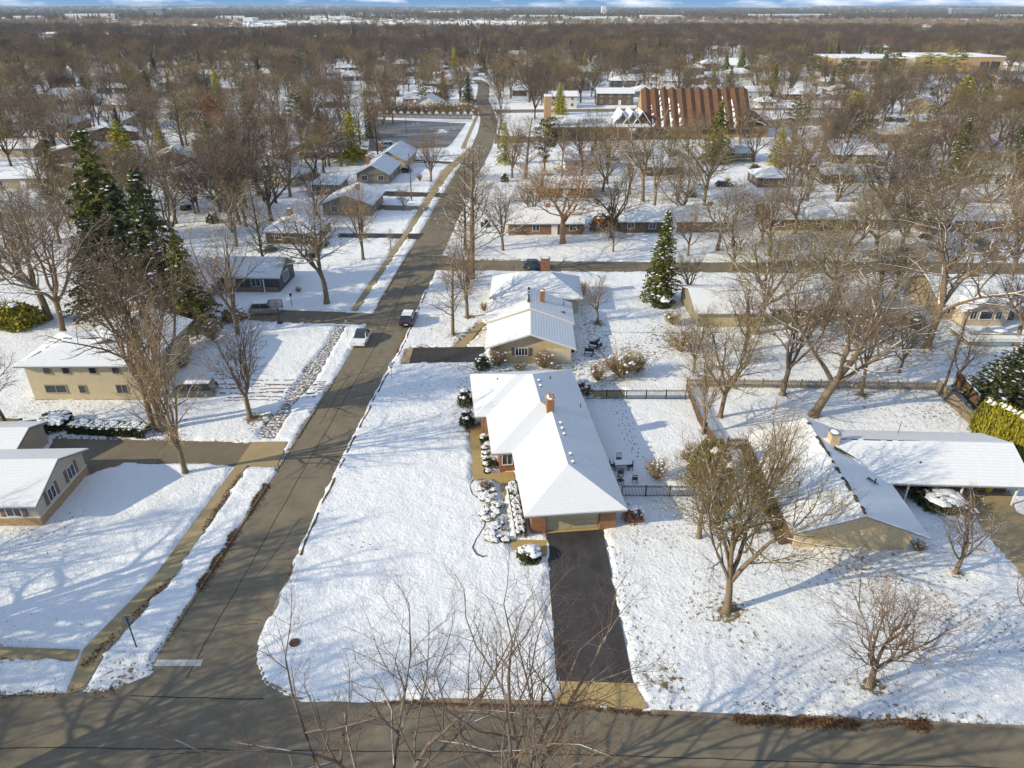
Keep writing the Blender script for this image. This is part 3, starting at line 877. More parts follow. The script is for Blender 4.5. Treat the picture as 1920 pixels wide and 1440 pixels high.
def window(root, x, y, z, face, w=1.2, h=1.1, fm='trim_white', bars=1, shut=None, proud=0.03):
    """a framed window on a wall; (x, y, z) is its middle on the wall's surface"""
    k = (w, h, fm, bars)
    if k not in WCACHE:
        t = 0.08; mb = MB()
        mb.box(-w / 2 - t, w / 2 + t, -0.05, 0.02, h / 2, h / 2 + t).box(-w / 2 - t, w / 2 + t, -0.09, 0.02, -h / 2 - t, -h / 2)
        mb.box(-w / 2 - t, -w / 2, -0.05, 0.02, -h / 2, h / 2).box(w / 2, w / 2 + t, -0.05, 0.02, -h / 2, h / 2)
        for i in range(bars):
            c = -w / 2 + w * (i + 1) / (bars + 1); mb.box(c - 0.03, c + 0.03, -0.04, 0.0, -h / 2, h / 2)
        WCACHE[k] = (mb.mesh('window', [fm]), MB().box(-w / 2, w / 2, -0.02, 0.01, -h / 2, h / 2).mesh('pane', ['glass']))
    a, b = WCACHE[k]
    an = FACE[face]; dx, dy = math.sin(an) * proud, -math.cos(an) * proud
    o = put('window', a, root, (x + dx, y + dy, z), (0, 0, an)); put('pane', b, o)
    if shut:
        ks = ('shutter', h, shut)
        if ks not in WCACHE:
            mb = MB().box(-0.2, 0.2, -0.05, 0.02, -h / 2 - 0.05, h / 2 + 0.05)
            for i in range(5): mb.box(-0.15, 0.15, -0.07, -0.05, -h / 2 + h * i / 5, -h / 2 + h * (i + .6) / 5)
            WCACHE[ks] = mb.mesh('shutter', [shut])
        for sgn in (-1, 1):
            ox = sgn * (w / 2 + 0.31)
            put('shutter', WCACHE[ks], root, (x + dx + math.cos(an) * ox, y + dy + math.sin(an) * ox, z), (0, 0, an))
    return o


def door(root, x, y, face, m='trim_white', w=1.0, h=2.05):
    k = ('door', m, w, h)
    if k not in WCACHE:
        WCACHE[k] = MB().box(-w / 2, w / 2, -0.05, 0.02, 0, h).box(-w / 2 - 0.1, -w / 2, -0.07, 0.02, 0, h + 0.1).box(w / 2, w / 2 + 0.1, -0.07, 0.02, 0, h + 0.1).mesh('door', [m])
    an = FACE[face]
    return put('door', WCACHE[k], root, (x + math.sin(an) * 0.03, y - math.cos(an) * 0.03, 0.05), (0, 0, an))


def garage_door(root, x, y, face, w=4.7, h=2.15, m='door_tan', rows=4, cols=4):
    k = ('garage', w, h, m)
    if k not in WCACHE:
        WCACHE[k] = (MB().box(-w / 2, w / 2, -0.02, 0.03, 0, h).mesh('garage_door', [m]), MB().box(-w / cols / 2 + .12, w / cols / 2 - .12, -0.02, 0, -h / rows / 2 + .10, h / rows / 2 - .10).mesh('panel', [m]))
    an = FACE[face]
    o = put('garage_door', WCACHE[k][0], root, (x, y, 0.05), (0, 0, an))
    for i in range(cols):
        for j in range(rows): put('panel', WCACHE[k][1], o, (-w / 2 + w * (i + .5) / cols, -0.022, h * (j + .5) / rows))
    return o


def chimney(root, x, y, w, d, z0, z1, m='brick_red', cap='concrete', rz=0, pots=0):
    c = MB().box(-w / 2, w / 2, -d / 2, d / 2, z0, z1).build('chimney', m, root, (x, y, 0), (0, 0, rz))
    MB().box(-w / 2 - .07, w / 2 + .07, -d / 2 - .07, d / 2 + .07, z1, z1 + .1).build('cap', cap, c)
    MB().lump((0, 0, z1 + .1), (w * .5, d * .5, .1), n=8, rings=3, rng=rng).build('snow_cap', 'snow', c)
    for i in range(pots):
        MB().box(-.14, .14, -.14, .14, z1 + .1, z1 + .38).build('flue', 'brick_tan', c, (0, (i - (pots - 1) / 2) * .5, 0))
    return c


def pipe(root, x, y, z, h=0.45, r=0.06):
    MB().tube([(x, y, z), (x, y, z + h)], r, 7).build('vent_pipe', 'black_metal', root)


def ridge_strip(root, a, b, w=0.22, m='shingle'):
    """bare ridge shingles showing through the snow"""
    mb = MB(); A, B = Vector(a), Vector(b); n = max(2, int((B - A).length / 0.5)); t = (B - A).normalized(); p = Vector((-t.y, t.x, 0))
    for i in range(n):
        if rng.random() < 0.22: continue
        u, v = A.lerp(B, i / n), A.lerp(B, (i + 1) / n); o = rng.uniform(-.05, .05); q = w * rng.uniform(.6, 1.2)
        mb.add([u - p * (q / 2 + o) - Vector((0, 0, .05)), v - p * (q / 2 + o) - Vector((0, 0, .05)), v, u, u + p * (q / 2 - o) - Vector((0, 0, .05)), v + p * (q / 2 - o) - Vector((0, 0, .05))], [(0, 1, 2, 3), (3, 2, 5, 4)])
    tag(mb.build('ridge_cap', m, root), kind='stuff')


def at_local(root, x, y):
    c, s = math.cos(root.rotation_euler.z), math.sin(root.rotation_euler.z)
    dx, dy = x - root.location.x, y - root.location.y
    return (c * dx + s * dy, -s * dx + c * dy)


FOOT = []      # circles kept free of trees


def keep(x, y, r): FOOT.append((x, y, r))


# ---- the brick corner house in the middle of the picture
H1 = thing('house', 'long red brick house with stepped snowy hip roof and tan garage door', 'house', (1.02, 46.83, 0), math.radians(6.0))
Wd, a_, b_, v1, v2, Ln = 8.75, 1.95, 1.2, 9.6, 16.6, 26.3
se, ez = 0.44, 2.62
def rp(u, v, h): return (u, v, ez + se * h)
h1, h2 = Wd / 2, (Wd + a_) / 2; vm = (Ln + v2) / 2; h3 = vm - v2
R1s, R1e = rp(Wd / 2, h1, h1), rp(Wd / 2, v1 + h1, h1)
R2s, R2e = rp((Wd - a_) / 2, v1 + h2, h2), rp((Wd - a_) / 2, Ln - h2, h2)
V3, K3 = rp(-a_ + h3, vm, h3), rp(-a_ - b_ + h3, vm, h3)
c0, c1, c2, c3, c4, c5, c6, c7 = rp(0, 0, 0), rp(Wd, 0, 0), rp(Wd, Ln, 0), rp(-a_ - b_, Ln, 0), rp(-a_ - b_, v2, 0), rp(-a_, v2, 0), rp(-a_, v1, 0), rp(0, v1, 0)
roof_from(H1, [[c0, c1, R1s], [c0, R1s, R1e, c7], [c6, c7, R1e, R2s], [c6, R2s, R2e, V3, c5], [c4, c5, V3, K3], [c4, K3, c3], [c3, K3, V3, R2e, c2], [c1, c2, R2e, R2s, R1e, R1s]], 'fascia_grey', 0.0, 0.10)
foot = [(0.72, 0.85), (1.95, 0.85), (1.95, 1.2), (6.65, 1.2), (6.65, 0.85), (8.05, 0.85), (8.05, 25.4), (-2.4, 25.4), (-2.4, 17.4), (-1.15, 17.4), (-1.15, 10.4), (0.72, 10.4)]
MB().prism(foot, -0.1, 2.6).build('wall', 'brick_red', H1)
garage_door(H1, 4.3, 1.17, 'front', 4.66, 2.2, 'door_tan')
MB().box(1.97, 6.63, 0.88, 1.12, 2.28, 2.6).build('garage_header', 'door_tan', H1)
MB().box(1.97, 6.63, 0.86, 1.12, -0.05, 0.06).build('threshold', 'concrete_gold', H1)
door(H1, -1.8, 17.37, 'front', 'brick_tan', 0.9)
window(H1, -0.4, 10.37, 1.5, 'front', 0.9, 1.2)
window(H1, -1.18, 13.5, 1.5, 'left', 1.6, 1.2); window(H1, -2.43, 21, 1.5, 'left', 1.6, 1.2); window(H1, 8.08, 15, 1.5, 'right', 1.8, 1.2); window(H1, 8.08, 21, 1.5, 'right', 1.4, 1.2); window(H1, 0.69, 5.5, 1.5, 'left', 1.2, 1.0)
cx, cy = at_local(H1, 3.5, 61.3)
chimney(H1, cx + .25, cy, 0.72, 1.15, 3.6, 5.9, 'brick_red', 'brick_tan', 0, 2)
for v in (4.9, 6.2, 9.6, 10.6, 11.6, 18.6, 19.8):
    uu = (Wd / 2 + .55) if v < v1 + h1 + 1 else ((Wd - a_) / 2 + .55)
    zz = ez + se * (Wd - uu) + .1
    vb = MB().box(-.14, .14, -.18, .18, -.1, .12).build('roof_vent', 'fascia_grey', H1, (uu, v, zz))
    MB().lump((0, 0, .12), (.17, .2, .1), rng=rng).build('snow_cap', 'snow', vb)
pipe(H1, -0.3, 22.2, 3.7); pipe(H1, 5.4, 21.3, 4.1); pipe(H1, 7.9, 16.7, 3.05, .5, .05)
keep(4, 48, 8); keep(4, 58, 9); keep(2, 68, 10)

# ---- its neighbour up the street
H2 = thing('house', 'cream house with snowy gable facing the brick house and a lower hip roofed wing behind', 'house', (2.35, 80.7, 0), math.radians(-1.2))
wall_block(H2, -5.1, 5.0, 0, 6.2, 2.5, 4.25, 'y', 'gable', 'stucco_gold')
roof_from(H2, roof_polys(-5.1, 5.0, 0, 6.2, 2.5, 4.25, 'y', 'gable', 0.65, 0.75)[0:2], 'fascia_white')
wall_block(H2, -5.6, 5.3, 7.0, 14.2, 2.62, 4.6, 'y', 'gable', 'stucco_gold')
roof_from(H2, roof_polys(-5.6, 5.3, 7.2, 14.4, 2.62, 4.6, 'y', 'gable', 0.6, 0.2), 'fascia_white', 0.06)
block(H2, -5.4, 7.1, 17.1, 25.6, 2.6, 4.7, 'x', 'hip', 'stucco_pale', 0.6, fascia='fascia_white', wear=0.05)
MB().box(2.0, 5.06, -0.05, 0.3, -0.1, 2.15).build('pale_wall_panel', 'stucco_pale', H2)
window(H2, -1.15, 0, 1.75, 'front', 1.5, .95, 'trim_white', 3, 'shutter')
window(H2, 5.33, 10, 1.6, 'right', 1.6, 1.1); window(H2, 5.33, 12.5, 1.6, 'right', 1.0, 1.1)
garage_door(H2, -5.12, 3.0, 'left', 4.2, 2.1, 'trim_white')
ridge_strip(H2, (-.3, 8.2, 4.95), (-.3, 14.6, 4.95), .3)
chimney(H2, 1.6, 11.0, .62, .8, 3.9, 5.7, 'brick_red', 'brick_tan', 0, 1)
chimney(H2, 2.2, 22.6, 1.35, 1.0, 3.6, 6.6, 'brick_red')
pipe(H2, 4.6, 12.2, 3.1, .7, .05); pipe(H2, -2.6, 24, 4.3, .6)
MB().box(-1.5, -.2, .0, .35, 0, .3).build('flue_hood', 'shingle', H2, (4.9, 9.3, 3.0))
for yy in (3.4, 5.6): MB().box(5.05, 5.75, yy, yy + .8, 0, .9).build('cooling_unit', 'metal_dark', H2)
keep(2.5, 84, 9); keep(2.5, 92, 9); keep(3, 103, 10)

# ---- ranch house on the right
H3 = thing('house', 'low yellow brick ranch house with snowy gable and long wing to its right', 'house', (28.2, 45.9, 0), math.radians(-2.6))
block(H3, -4.7, 4.7, 0, 13.0, 2.4, 4.15, 'y', 'gable', 'brick_cream', 0.75, 1.1, 'fascia_grey', 0.10)
wall_block(H3, 4.9, 17.4, 8.6, 14.5, 2.3, 3.6, 'x', 'gable', 'wood_brown')
roof_from(H3, roof_polys(0.6, 17.4, 6.6, 14.6, 2.45, 3.98, 'x', 'gable', 0.5, 0.5), 'fascia_grey', 0.05)
MB().box(-4.76, -4.72, 0.3, 12.8, 0.0, 1.9).build('wall_board', 'wood_brown', H3)
for xx in (7.2, 12, 16.8): MB().box(xx, xx + .14, 6.6, 6.74, 0, 2.3).build('porch_post', 'trim_white', H3)
door(H3, 9.5, 8.57, 'front', 'shutter', 1.0); window(H3, 13, 8.57, 1.3, 'front', 2.0, 1.2); window(H3, 4.72, 5.5, 1.4, 'right', 1.4, 1.0); window(H3, -4.78, 7, 1.5, 'left', 1.3, 1)
chimney(H3, 1.35, 10.3, .8, .95, 3.4, 5.05, 'brick_cream', 'metal_grey')
ridge_strip(H3, (0, -.9, 4.42), (0, 13.8, 4.42), .34); ridge_strip(H3, (1.6, 10.6, 4.25), (9.5, 10.6, 4.24), .16)
# bare shingles where snow slid beside the chimney
MB().poly([(1.2, 9.6, 4.10), (4.1, 8.0, 3.03), (2.2, 8.6, 3.74), (1.0, 8.9, 4.18)]).poly([(2.6, 5.2, 3.595), (3.5, 4.7, 3.262), (3.6, 4.9, 3.225), (2.9, 5.6, 3.485)]).build('bare_shingles', 'shingle', H3)
pipe(H3, 3.3, 5.0, 3.2, .5); pipe(H3, 8.6, 8.2, 3.1, .4); pipe(H3, 9.2, 14, 2.9, 1.4, .03)
keep(28, 52, 9); keep(38, 56, 9); keep(44, 56, 7)

# ---- beige house at the left edge
H4 = thing('house', 'beige sided house with brick base and shuttered gable windows at the left edge', 'house', (-49.9, 48.65, 0), math.radians(1.5))
block(H4, -9, 9, 0, 7.9, 2.55, 4.15, 'x', 'gable', 'siding_beige', 0.55, 0.45, 'fascia_grey', 0.0, ('brick_tan', 0.95))
MB().box(-9.02, 9.08, -.06, 7.96, .95, 1.03).build('sill_band', 'trim_white', H4)
for yy in (2.3, 5.6): window(H4, 9.0, yy, 1.85, 'right', 1.0, 1.15, 'trim_white', 1, 'fascia_brown')
for xx in (4.2, 7.0): window(H4, xx, 0, 1.7, 'front', 1.2, 1.0, 'trim_white', 1, 'fascia_brown')
block(H4, -9, 2.2, 8.6, 13.5, 2.35, 3.2, 'x', 'gable', 'siding_beige', 0.4, fascia='fascia_grey')
keep(-48, 52, 11)

# ---- two storey cream house
H5 = thing('house', 'two storey cream house with long flat front and patchy snowy roof beside the parked minivan', 'house', (-48.1, 71.3, 0), math.radians(0.5))
block(H5, -6.7, 6.7, 0, 8.2, 4.7, 5.75, 'x', 'hip', 'siding_cream', 0.7, fascia='fascia_grey', wear=0.16)
wall_block(H5, -3.0, 6.66, 8.25, 12.0, 4.65, 6.2, 'y', 'gable', 'siding_tan')
roof_from(H5, roof_polys(-3.0, 6.9, 3.4, 12.0, 4.72, 6.35, 'y', 'gable', 0.6, 0.5), 'fascia_grey', 0.1)
ridge_strip(H5, (-4.0, 4.1, 6.04), (1.0, 4.1, 6.04), .3); ridge_strip(H5, (-4.2, 4.0, 6.0), (-6.6, .3, 4.95), .2)
for xx in (-4.2, -2.1, .9, 3.5): window(H5, xx, 0, 3.9, 'front', .75, .8, 'siding_tan', 0)
window(H5, -3.9, 0, 1.55, 'front', 2.3, .9, 'siding_tan', 1); window(H5, -.9, 0, 1.5, 'front', .7, .9, 'siding_tan', 0); window(H5, 3.6, 0, 1.5, 'front', 1.2, 1.0, 'siding_tan', 1)
MB().box(-6.76, 6.76, -.06, 8.25, -.1, .12).build('wall_base', 'brick_brown', H5)
window(H5, 6.7, 3.0, 3.9, 'right', 1.2, 1.0); window(H5, 6.7, 6.0, 3.9, 'right', 1.2, 1.0); garage_door(H5, 6.75, 3.6, 'right', 4.6, 2.1, 'siding_tan')
chimney(H5, 0.5, 12.6, 1.6, .9, 0, 7.0, 'brick_tan', 'trim_white')
keep(-48, 76, 10); keep(-46, 82, 7)

# ---- dark grey house with the white window
gx, gy = G(527, 547)
H6 = thing('house', 'dark grey sided house with big white gable window and long low garage wing', 'house', (gx - 6.1, gy, 0), math.radians(-2))
block(H6, -6.2, 6.1, 0, 7.4, 2.6, 4.4, 'x', 'gable', 'siding_grey', 0.5, 0.35, 'fascia_white', 0.05)
wall_block(H6, -15, -3.6, -12.5, 0.5, 2.4, 4.5, 'y', 'gable', 'siding_tan'); roof_from(H6, roof_polys(-15, -3.6, -12.5, 4.0, 2.4, 4.5, 'y', 'gable', 0.6), 'fascia_white', 0.06)
window(H6, 6.1, 3.3, 1.75, 'right', 2.3, 1.5, 'trim_white', 2)
for i in range(5): window(H6, -3.6, -5.4 + i * 1.05, 1.75, 'right', .8, .8, 'trim_white', 1)
MB().box(-1.6, -1.46, -1.9, -1.76, 0, 2.4).build('porch_post', 'trim_white', H6); MB().box(3.9, 4.04, -1.0, -.86, 0, 2.4).build('porch_post', 'trim_white', H6)
MB().box(-3.5, 5.9, -.3, -.05, 0, .9).build('porch_rail', 'wood_grey', H6)
door(H6, -1.5, 0, 'front', 'trim_white'); window(H6, 2.4, 0, 1.6, 'front', 1.4, 1.2)
garage_door(H6, -3.56, -9.5, 'right', 4.6, 2.1, 'trim_white')
chimney(H6, -10.5, -1.5, 2.3, .9, 3.2, 5.3, 'brick_brown')
keep(gx - 6, gy + 3, 8); keep(gx - 15, gy - 5, 9)

HOUSE_N = 0


def simple_house(px, py, wpx, label, L=8.5, eave=2.55, rise=1.7, axis='x', kind='gable', wall='brick_brown', rz=0.0, ch=None, wear=0.05, group=None, nwin=None, right=True, fascia='fascia_grey', xy=None, Wm=None, cat='house', gar=False):
    if xy: x, y = xy; w = Wm
    else:
        x, y = G(px, py)
        d = y * math.cos(PITCH) + CAM_H * math.sin(PITCH); w = wpx * d / F_PX
    r = thing('house', label, cat, (x, y, 0), rz, group)
    block(r, -w / 2, w / 2, 0, L, eave, eave + rise, axis, kind, wall, 0.5, fascia=fascia, wear=wear)
    n = nwin if nwin is not None else max(2, int(w / 3.6)); fl = [1.5] + ([4.1] if eave > 4 else [])
    for z in fl:
        for i in range(n):
            xx = -w / 2 + w * (i + .5) / n
            if z == 1.5 and i == n // 2 and n > 2: door(r, xx, 0, 'front', 'trim_white')
            else: window(r, xx, 0, z, 'front', 1.3 if eave < 4 else 1.0, 1.15)
        if right:
            for yy in (L * .3, L * .7): window(r, (w / 2) * (1 if x < 0 else -1), yy, z, 'right' if x < 0 else 'left', 1.0, 1.1)
    if gar: garage_door(r, -w / 2 + 2.9, -.03, 'front', 4.4, 2.1, 'trim_white')
    if ch: chimney(r, ch * w / 2, L / 2 + .3, .9, .75, eave + rise * .4, eave + rise + 1.0, 'brick_red')
    keep(x, y + L / 2, max(w, L) * .55)
    if y > 120: keep(x, y - 5, w * .42)
    return r


SH = simple_house
# left of the street, going away
SH(548, 458, 96, 'low brown house with snowy hip roof and brick chimney left of the street', 9.5, 2.4, 2.1, 'x', 'hip', 'siding_brown', -.05, -.3)
SH(652, 405, 92, 'long snowy roofed house with small red chimney next to the slim street tree', 12, 2.5, 1.9, 'y', 'gable', 'siding_olive', -.05, .2)
SH(612, 366, 50, 'open sided white roofed patio house with red brick wall beside the fenced yard', 9, 2.5, 1.0, 'x', 'hip', 'brick_red', -.03)
SH(700, 345, 60, 'olive house with crossed snowy gables behind the utility pole', 15, 2.5, 2.1, 'y', 'gable', 'siding_olive', -.05, -.7)
SH(730, 318, 62, 'snowy gabled house with brick end chimney just before the parking lot', 17, 2.5, 2.3, 'y', 'gable', 'stucco_gold', -.06, -.9)
SH(503, 266, 52, 'white sided house with red porch beside the snowy garden fence', 9, 2.6, 1.8, 'x', 'gable', 'siding_white', .05)
SH(497, 234, 56, 'red brick house with big end chimney in the left neighbourhood', 9, 2.5, 1.5, 'x', 'gable', 'brick_red', 0, .2)
SH(412, 278, 88, 'tan house with a long angled snow roof near the rusty leaved tree', 11, 2.6, 2.0, 'y', 'gable', 'siding_tan', .5, -.5)
SH(326, 316, 74, 'dark walled house with two wide snow planes behind the tall bright pine', 11, 2.6, 2.0, 'y', 'gable', 'siding_grey', .3, 0)
SH(357, 342, 62, 'small outbuilding with hip snow roof in front of the dark walled house', 8, 2.3, 1.4, 'x', 'hip', 'siding_brown', .2)
SH(264, 240, 58, 'house with tan gable and broad snowy slope left of the slanting trunks', 12, 2.6, 2.2, 'y', 'gable', 'siding_tan', .45)
SH(343, 224, 46, 'reddish house with snowy gable behind the angled street in the left neighbourhood', 10, 2.6, 2.0, 'y', 'gable', 'brick_brown', .4)
SH(34, 295, 62, 'house with bluish snow roof almost hidden at the far left edge', 10, 2.6, 1.8, 'x', 'gable', 'siding_tan', 0)
SH(222, 208, 54, 'long low house with blue shaded roof among the left trees', 9, 2.5, 1.6, 'x', 'gable', 'siding_tan', 0)
SH(287, 184, 28, 'small grey gabled house far left between bare trees', 9, 2.6, 2.0, 'y', 'gable', 'siding_grey', 0)
SH(352, 184, 30, 'small dark fronted house left of the rusty tree', 9, 2.6, 1.6, 'x', 'hip', 'siding_grey', 0)
SH(368, 204, 70, 'long red brick house with white snow roof behind the rusty tree', 9, 2.5, 1.7, 'x', 'gable', 'brick_red', 0, .1)
SH(266, 148, 22, 'little tan house far left beneath the dark woods', 9, 2.6, 1.8, 'x', 'gable', 'siding_tan', 0)
SH(319, 150, 48, 'broad brick house with hip snow roof far left beneath the dark woods', 10, 2.6, 2.2, 'x', 'hip', 'brick_brown', 0)
SH(405, 148, 62, 'wide brick house with long white roof far left beneath the dark woods', 10, 2.6, 2.2, 'x', 'gable', 'brick_red', 0)
SH(290, 160, 34, 'bright snowed house in the second row from the dark woods at left', 10, 2.6, 1.8, 'x', 'hip', 'siding_white', 0)
SH(366, 160, 36, 'white roofed house in the second row below the wide brick house at left', 10, 2.6, 1.8, 'x', 'gable', 'siding_tan', 0)
SH(623, 178, 40, 'snow roofed house right of the tall bare trees left of centre', 10, 2.6, 2.2, 'y', 'gable', 'siding_white', .3)
SH(618, 202, 36, 'low snowy house below the steep white gable left of centre', 10, 2.6, 1.8, 'x', 'gable', 'brick_brown', .2)
SH(85, 150, 34, 'white fronted house at far left by the round dark evergreen', 10, 2.6, 1.8, 'x', 'gable', 'siding_white', 0)
SH(90, 142, 30, 'pale house behind the white fronted one at far left', 9, 2.6, 1.6, 'x', 'gable', 'siding_white', 0)
# beyond the parking lot
SH(800, 210, 50, 'white house with two steep snowy gables right behind the parking lot hedge', 12, 3.2, 3.0, 'y', 'gable', 'siding_white', -.1)
SH(778, 196, 44, 'red brick house showing left of the steep white gables', 10, 2.6, 1.8, 'x', 'gable', 'brick_red', -.1, .4)
SH(800, 183, 54, 'red brick ranch with snowy hip roof second behind the parking lot', 11, 2.6, 2.0, 'x', 'hip', 'brick_red', -.1)
SH(820, 167, 50, 'grey blue house with hip snow roof third behind the parking lot', 11, 2.6, 2.2, 'x', 'hip', 'siding_grey', -.1)
SH(834, 150, 34, 'brown gabled house farthest along the left side of the street bend', 11, 2.6, 2.6, 'y', 'gable', 'brick_brown', -.2)
SH(990, 149, 46, 'brick house with broad hip roof and dormer right of the street bend', 12, 2.6, 2.8, 'x', 'hip', 'brick_red', 0)
SH(1055, 203, 52, 'white two storey house behind the church tower', 9, 5.0, 1.6, 'x', 'gable', 'siding_white', 0)
SH(1085, 170, 40, 'brown two storey house with hip roof behind the white two storey house', 10, 5.0, 1.8, 'x', 'hip', 'siding_brown', 0)
SH(1153, 197, 68, 'wide dark brown two storey house with white trim behind the church', 10, 5.0, 1.8, 'x', 'gable', 'siding_brown', 0)
SH(1168, 170, 46, 'grey two storey house with hip roof behind the dark brown one', 10, 5.0, 1.8, 'x', 'hip', 'siding_grey', 0)
SH(1105, 152, 26, 'snowy gray house far behind the two storey row', 10, 5.0, 1.8, 'x', 'gable', 'siding_grey', 0)
SH(1048, 155, 24, 'low snowy house left of the two storey row', 10, 2.6, 1.8, 'x', 'gable', 'siding_tan', 0)
SH(1085, 140, 44, 'snow roofed house in front of the dark spruce beyond the church', 10, 2.6, 2.2, 'x', 'gable', 'siding_grey', 0)
SH(1198, 145, 22, 'small house with hip roof right of the dark spruce', 10, 4.6, 1.8, 'x', 'hip', 'siding_brown', 0)
SH(1228, 137, 36, 'low brick house with flat snowy roof in the far trees behind the pleated roof', 10, 2.6, 1.4, 'x', 'gable', 'brick_red', 0)
SH(1260, 169, 42, 'white roofed house just behind the left end of the pleated roof', 10, 4.6, 1.6, 'x', 'gable', 'siding_white', 0)
# right of the street
SH(1303, 143, 34, 'green two storey house with white hip roof right of the far trees', 10, 5.0, 2.0, 'x', 'hip', 'siding_green', 0)
SH(1447, 131, 42, 'cream two storey house with flat looking white roof in the far right', 10, 5.0, 1.4, 'x', 'gable', 'siding_cream', 0)
SH(1420, 188, 42, 'white house with tall red brick chimney right of the pleated roof', 11, 4.0, 1.8, 'x', 'gable', 'siding_white', 0, .3)
SH(1437, 202, 34, 'low white gabled extension in front of the chimney house', 6, 2.6, 1.8, 'x', 'hip', 'siding_white', 0)
SH(1650, 99, 34, 'blue grey house in front of the dark woods at far right', 12, 5.0, 2.5, 'x', 'hip', 'siding_grey', 0)
SH(1640, 206, 44, 'orange brown ranch under thin snow beside the big golden spruce', 10, 2.6, 1.8, 'x', 'hip', 'brick_tan', 0)
SH(1722, 215, 52, 'orange gabled two storey house on the bend of the right hand street', 10, 3.8, 2.6, 'y', 'gable', 'stucco_gold', -.5)
SH(1758, 242, 76, 'low olive garage house with wide snow roof below the orange gabled house', 11, 2.5, 1.7, 'x', 'gable', 'siding_olive', -.3)
SH(1810, 250, 60, 'low tan house right of the wide snow roofed garage house', 9, 2.5, 1.4, 'x', 'hip', 'stucco_gold', -.1)
SH(1872, 202, 62, 'tan brick house with snowy hip roof near the right edge', 11, 2.6, 1.9, 'x', 'hip', 'brick_tan', 0)
SH(1893, 158, 46, 'red roofed looking house with snow at the far right edge', 11, 2.6, 1.8, 'x', 'gable', 'brick_red', 0)
SH(1388, 303, 54, 'small grey green house with hip roof and lit window right of the golden pine', 9, 2.5, 1.6, 'x', 'hip', 'siding_green', 0)
SH(1600, 306, 80, 'grey boarded house with three stepped snow roofs beside the round bare tree', 10, 2.5, 2.0, 'x', 'gable', 'wood_grey', 0, -.1)
SH(1570, 345, 60, 'low snow covered house behind the round bare tree at right', 9, 2.5, 1.4, 'x', 'gable', 'siding_brown', 0)
SH(1245, 330, 64, 'low brown house behind the yard with the bare round tree', 8, 2.4, 1.4, 'x', 'gable', 'siding_brown', 0)
SH(1095, 318, 70, 'white fronted house half hidden by the tree with rusty leaves', 9, 2.5, 1.7, 'x', 'gable', 'siding_white', 0, .5)
SH(1060, 372, 100, 'snowy brown house behind the tree with rusty leaves', 9, 2.5, 1.5, 'x', 'gable', 'brick_brown', 0, -.6)
SH(1860, 345, 80, 'brown house with snowy roof behind the big bare trees at right edge', 9, 2.5, 1.6, 'x', 'gable', 'siding_brown', 0)
SH(1450, 352, 60, 'low house with thin snow between the golden pine and the round bare tree', 9, 2.5, 1.5, 'x', 'hip', 'siding_brown', 0)
# brick ranches facing the cross street
SH(1022, 441, 138, 'brown brick ranch with wide snow roof behind the tree with rusty leaves and clipped shrubs', 9.5, 2.4, 1.7, 'x', 'gable', 'brick_brown', 0.01, .1)
SH(1262, 437, 200, 'long brown ranch with plain snow roof behind the snowy spruce', 9, 2.4, 1.7, 'x', 'gable', 'siding_brown', 0, .75)
SH(1552, 433, 215, 'very long red brown brick ranch with snow roof facing the cross street at right', 10, 2.5, 1.9, 'x', 'gable', 'brick_russet', 0, .55)
SH(1815, 436, 180, 'red brick ranch with lit front window and small snowy gable near the right edge', 10, 2.5, 1.9, 'x', 'gable', 'brick_russet', 0, -.8)
# backs of the houses on the near side of the cross street
x, y = G(1478, 606)
H7 = thing('house', 'long pale sided house with tan garage end seen through the big bare trees', 'house', (x, y, 0), .01)
block(H7, -4, 11, 0, 11, 2.5, 4.1, 'x', 'gable', 'siding_tan', .6, wear=.06)
block(H7, -13.5, -4.1, -1.5, 9, 2.3, 3.8, 'x', 'gable', 'siding_olive', .5, wear=.12)
for xx in (-2, 1.5, 5, 8.5): window(H7, xx, 0, 1.5, 'front', 1.5, 1.1)
garage_door(H7, -10, -1.53, 'front', 4.4, 2.1, 'door_tan'); pipe(H7, 2, 6, 3.8); pipe(H7, 6, 3, 3.4)
keep(x, y + 5, 10); keep(x + 8, y + 5, 8); keep(x - 9, y + 4, 7)
x, y = G(1833, 606)
H8 = thing('house', 'cream gabled house with triple white window, skylights and snowy deck at the right edge', 'house', (x, y, 0), -.02)
block(H8, -5, 12, 1.2, 12, 2.5, 4.8, 'x', 'gable', 'siding_tan', .6, wear=.12)
wall_block(H8, -3.1, 3.1, -1.2, 1.4, 2.5, 4.0, 'y', 'gable', 'siding_beige'); roof_from(H8, roof_polys(-3.1, 3.1, -1.2, 6.5, 2.5, 4.0, 'y', 'gable', .55), 'fascia_white', .05)
window(H8, -1.75, -1.2, 1.75, 'front', .8, 1.15); window(H8, 0, -1.2, 1.75, 'front', 1.7, 1.15, bars=0); window(H8, 1.75, -1.2, 1.75, 'front', .8, 1.15)
door(H8, 4.6, 1.2, 'front', 'glass', 1.8); window(H8, 8, 1.2, 1.5, 'front', 1.4, 1.1); window(H8, -4.1, 1.2, 1.5, 'front', .9, 1.1)
chimney(H8, 1.2, 6.5, 1.6, .9, 4.2, 5.3, 'wood_grey')
for xx in (-2.6, -.6, 2.9, 4.7): MB().box(xx, xx + .35, 4.9, 5.3, 4.1, 4.3).build('roof_vent', 'black_metal', H8)
keep(x, y + 5, 9); keep(x + 9, y + 5, 8)
x, y = G(1905, 560)
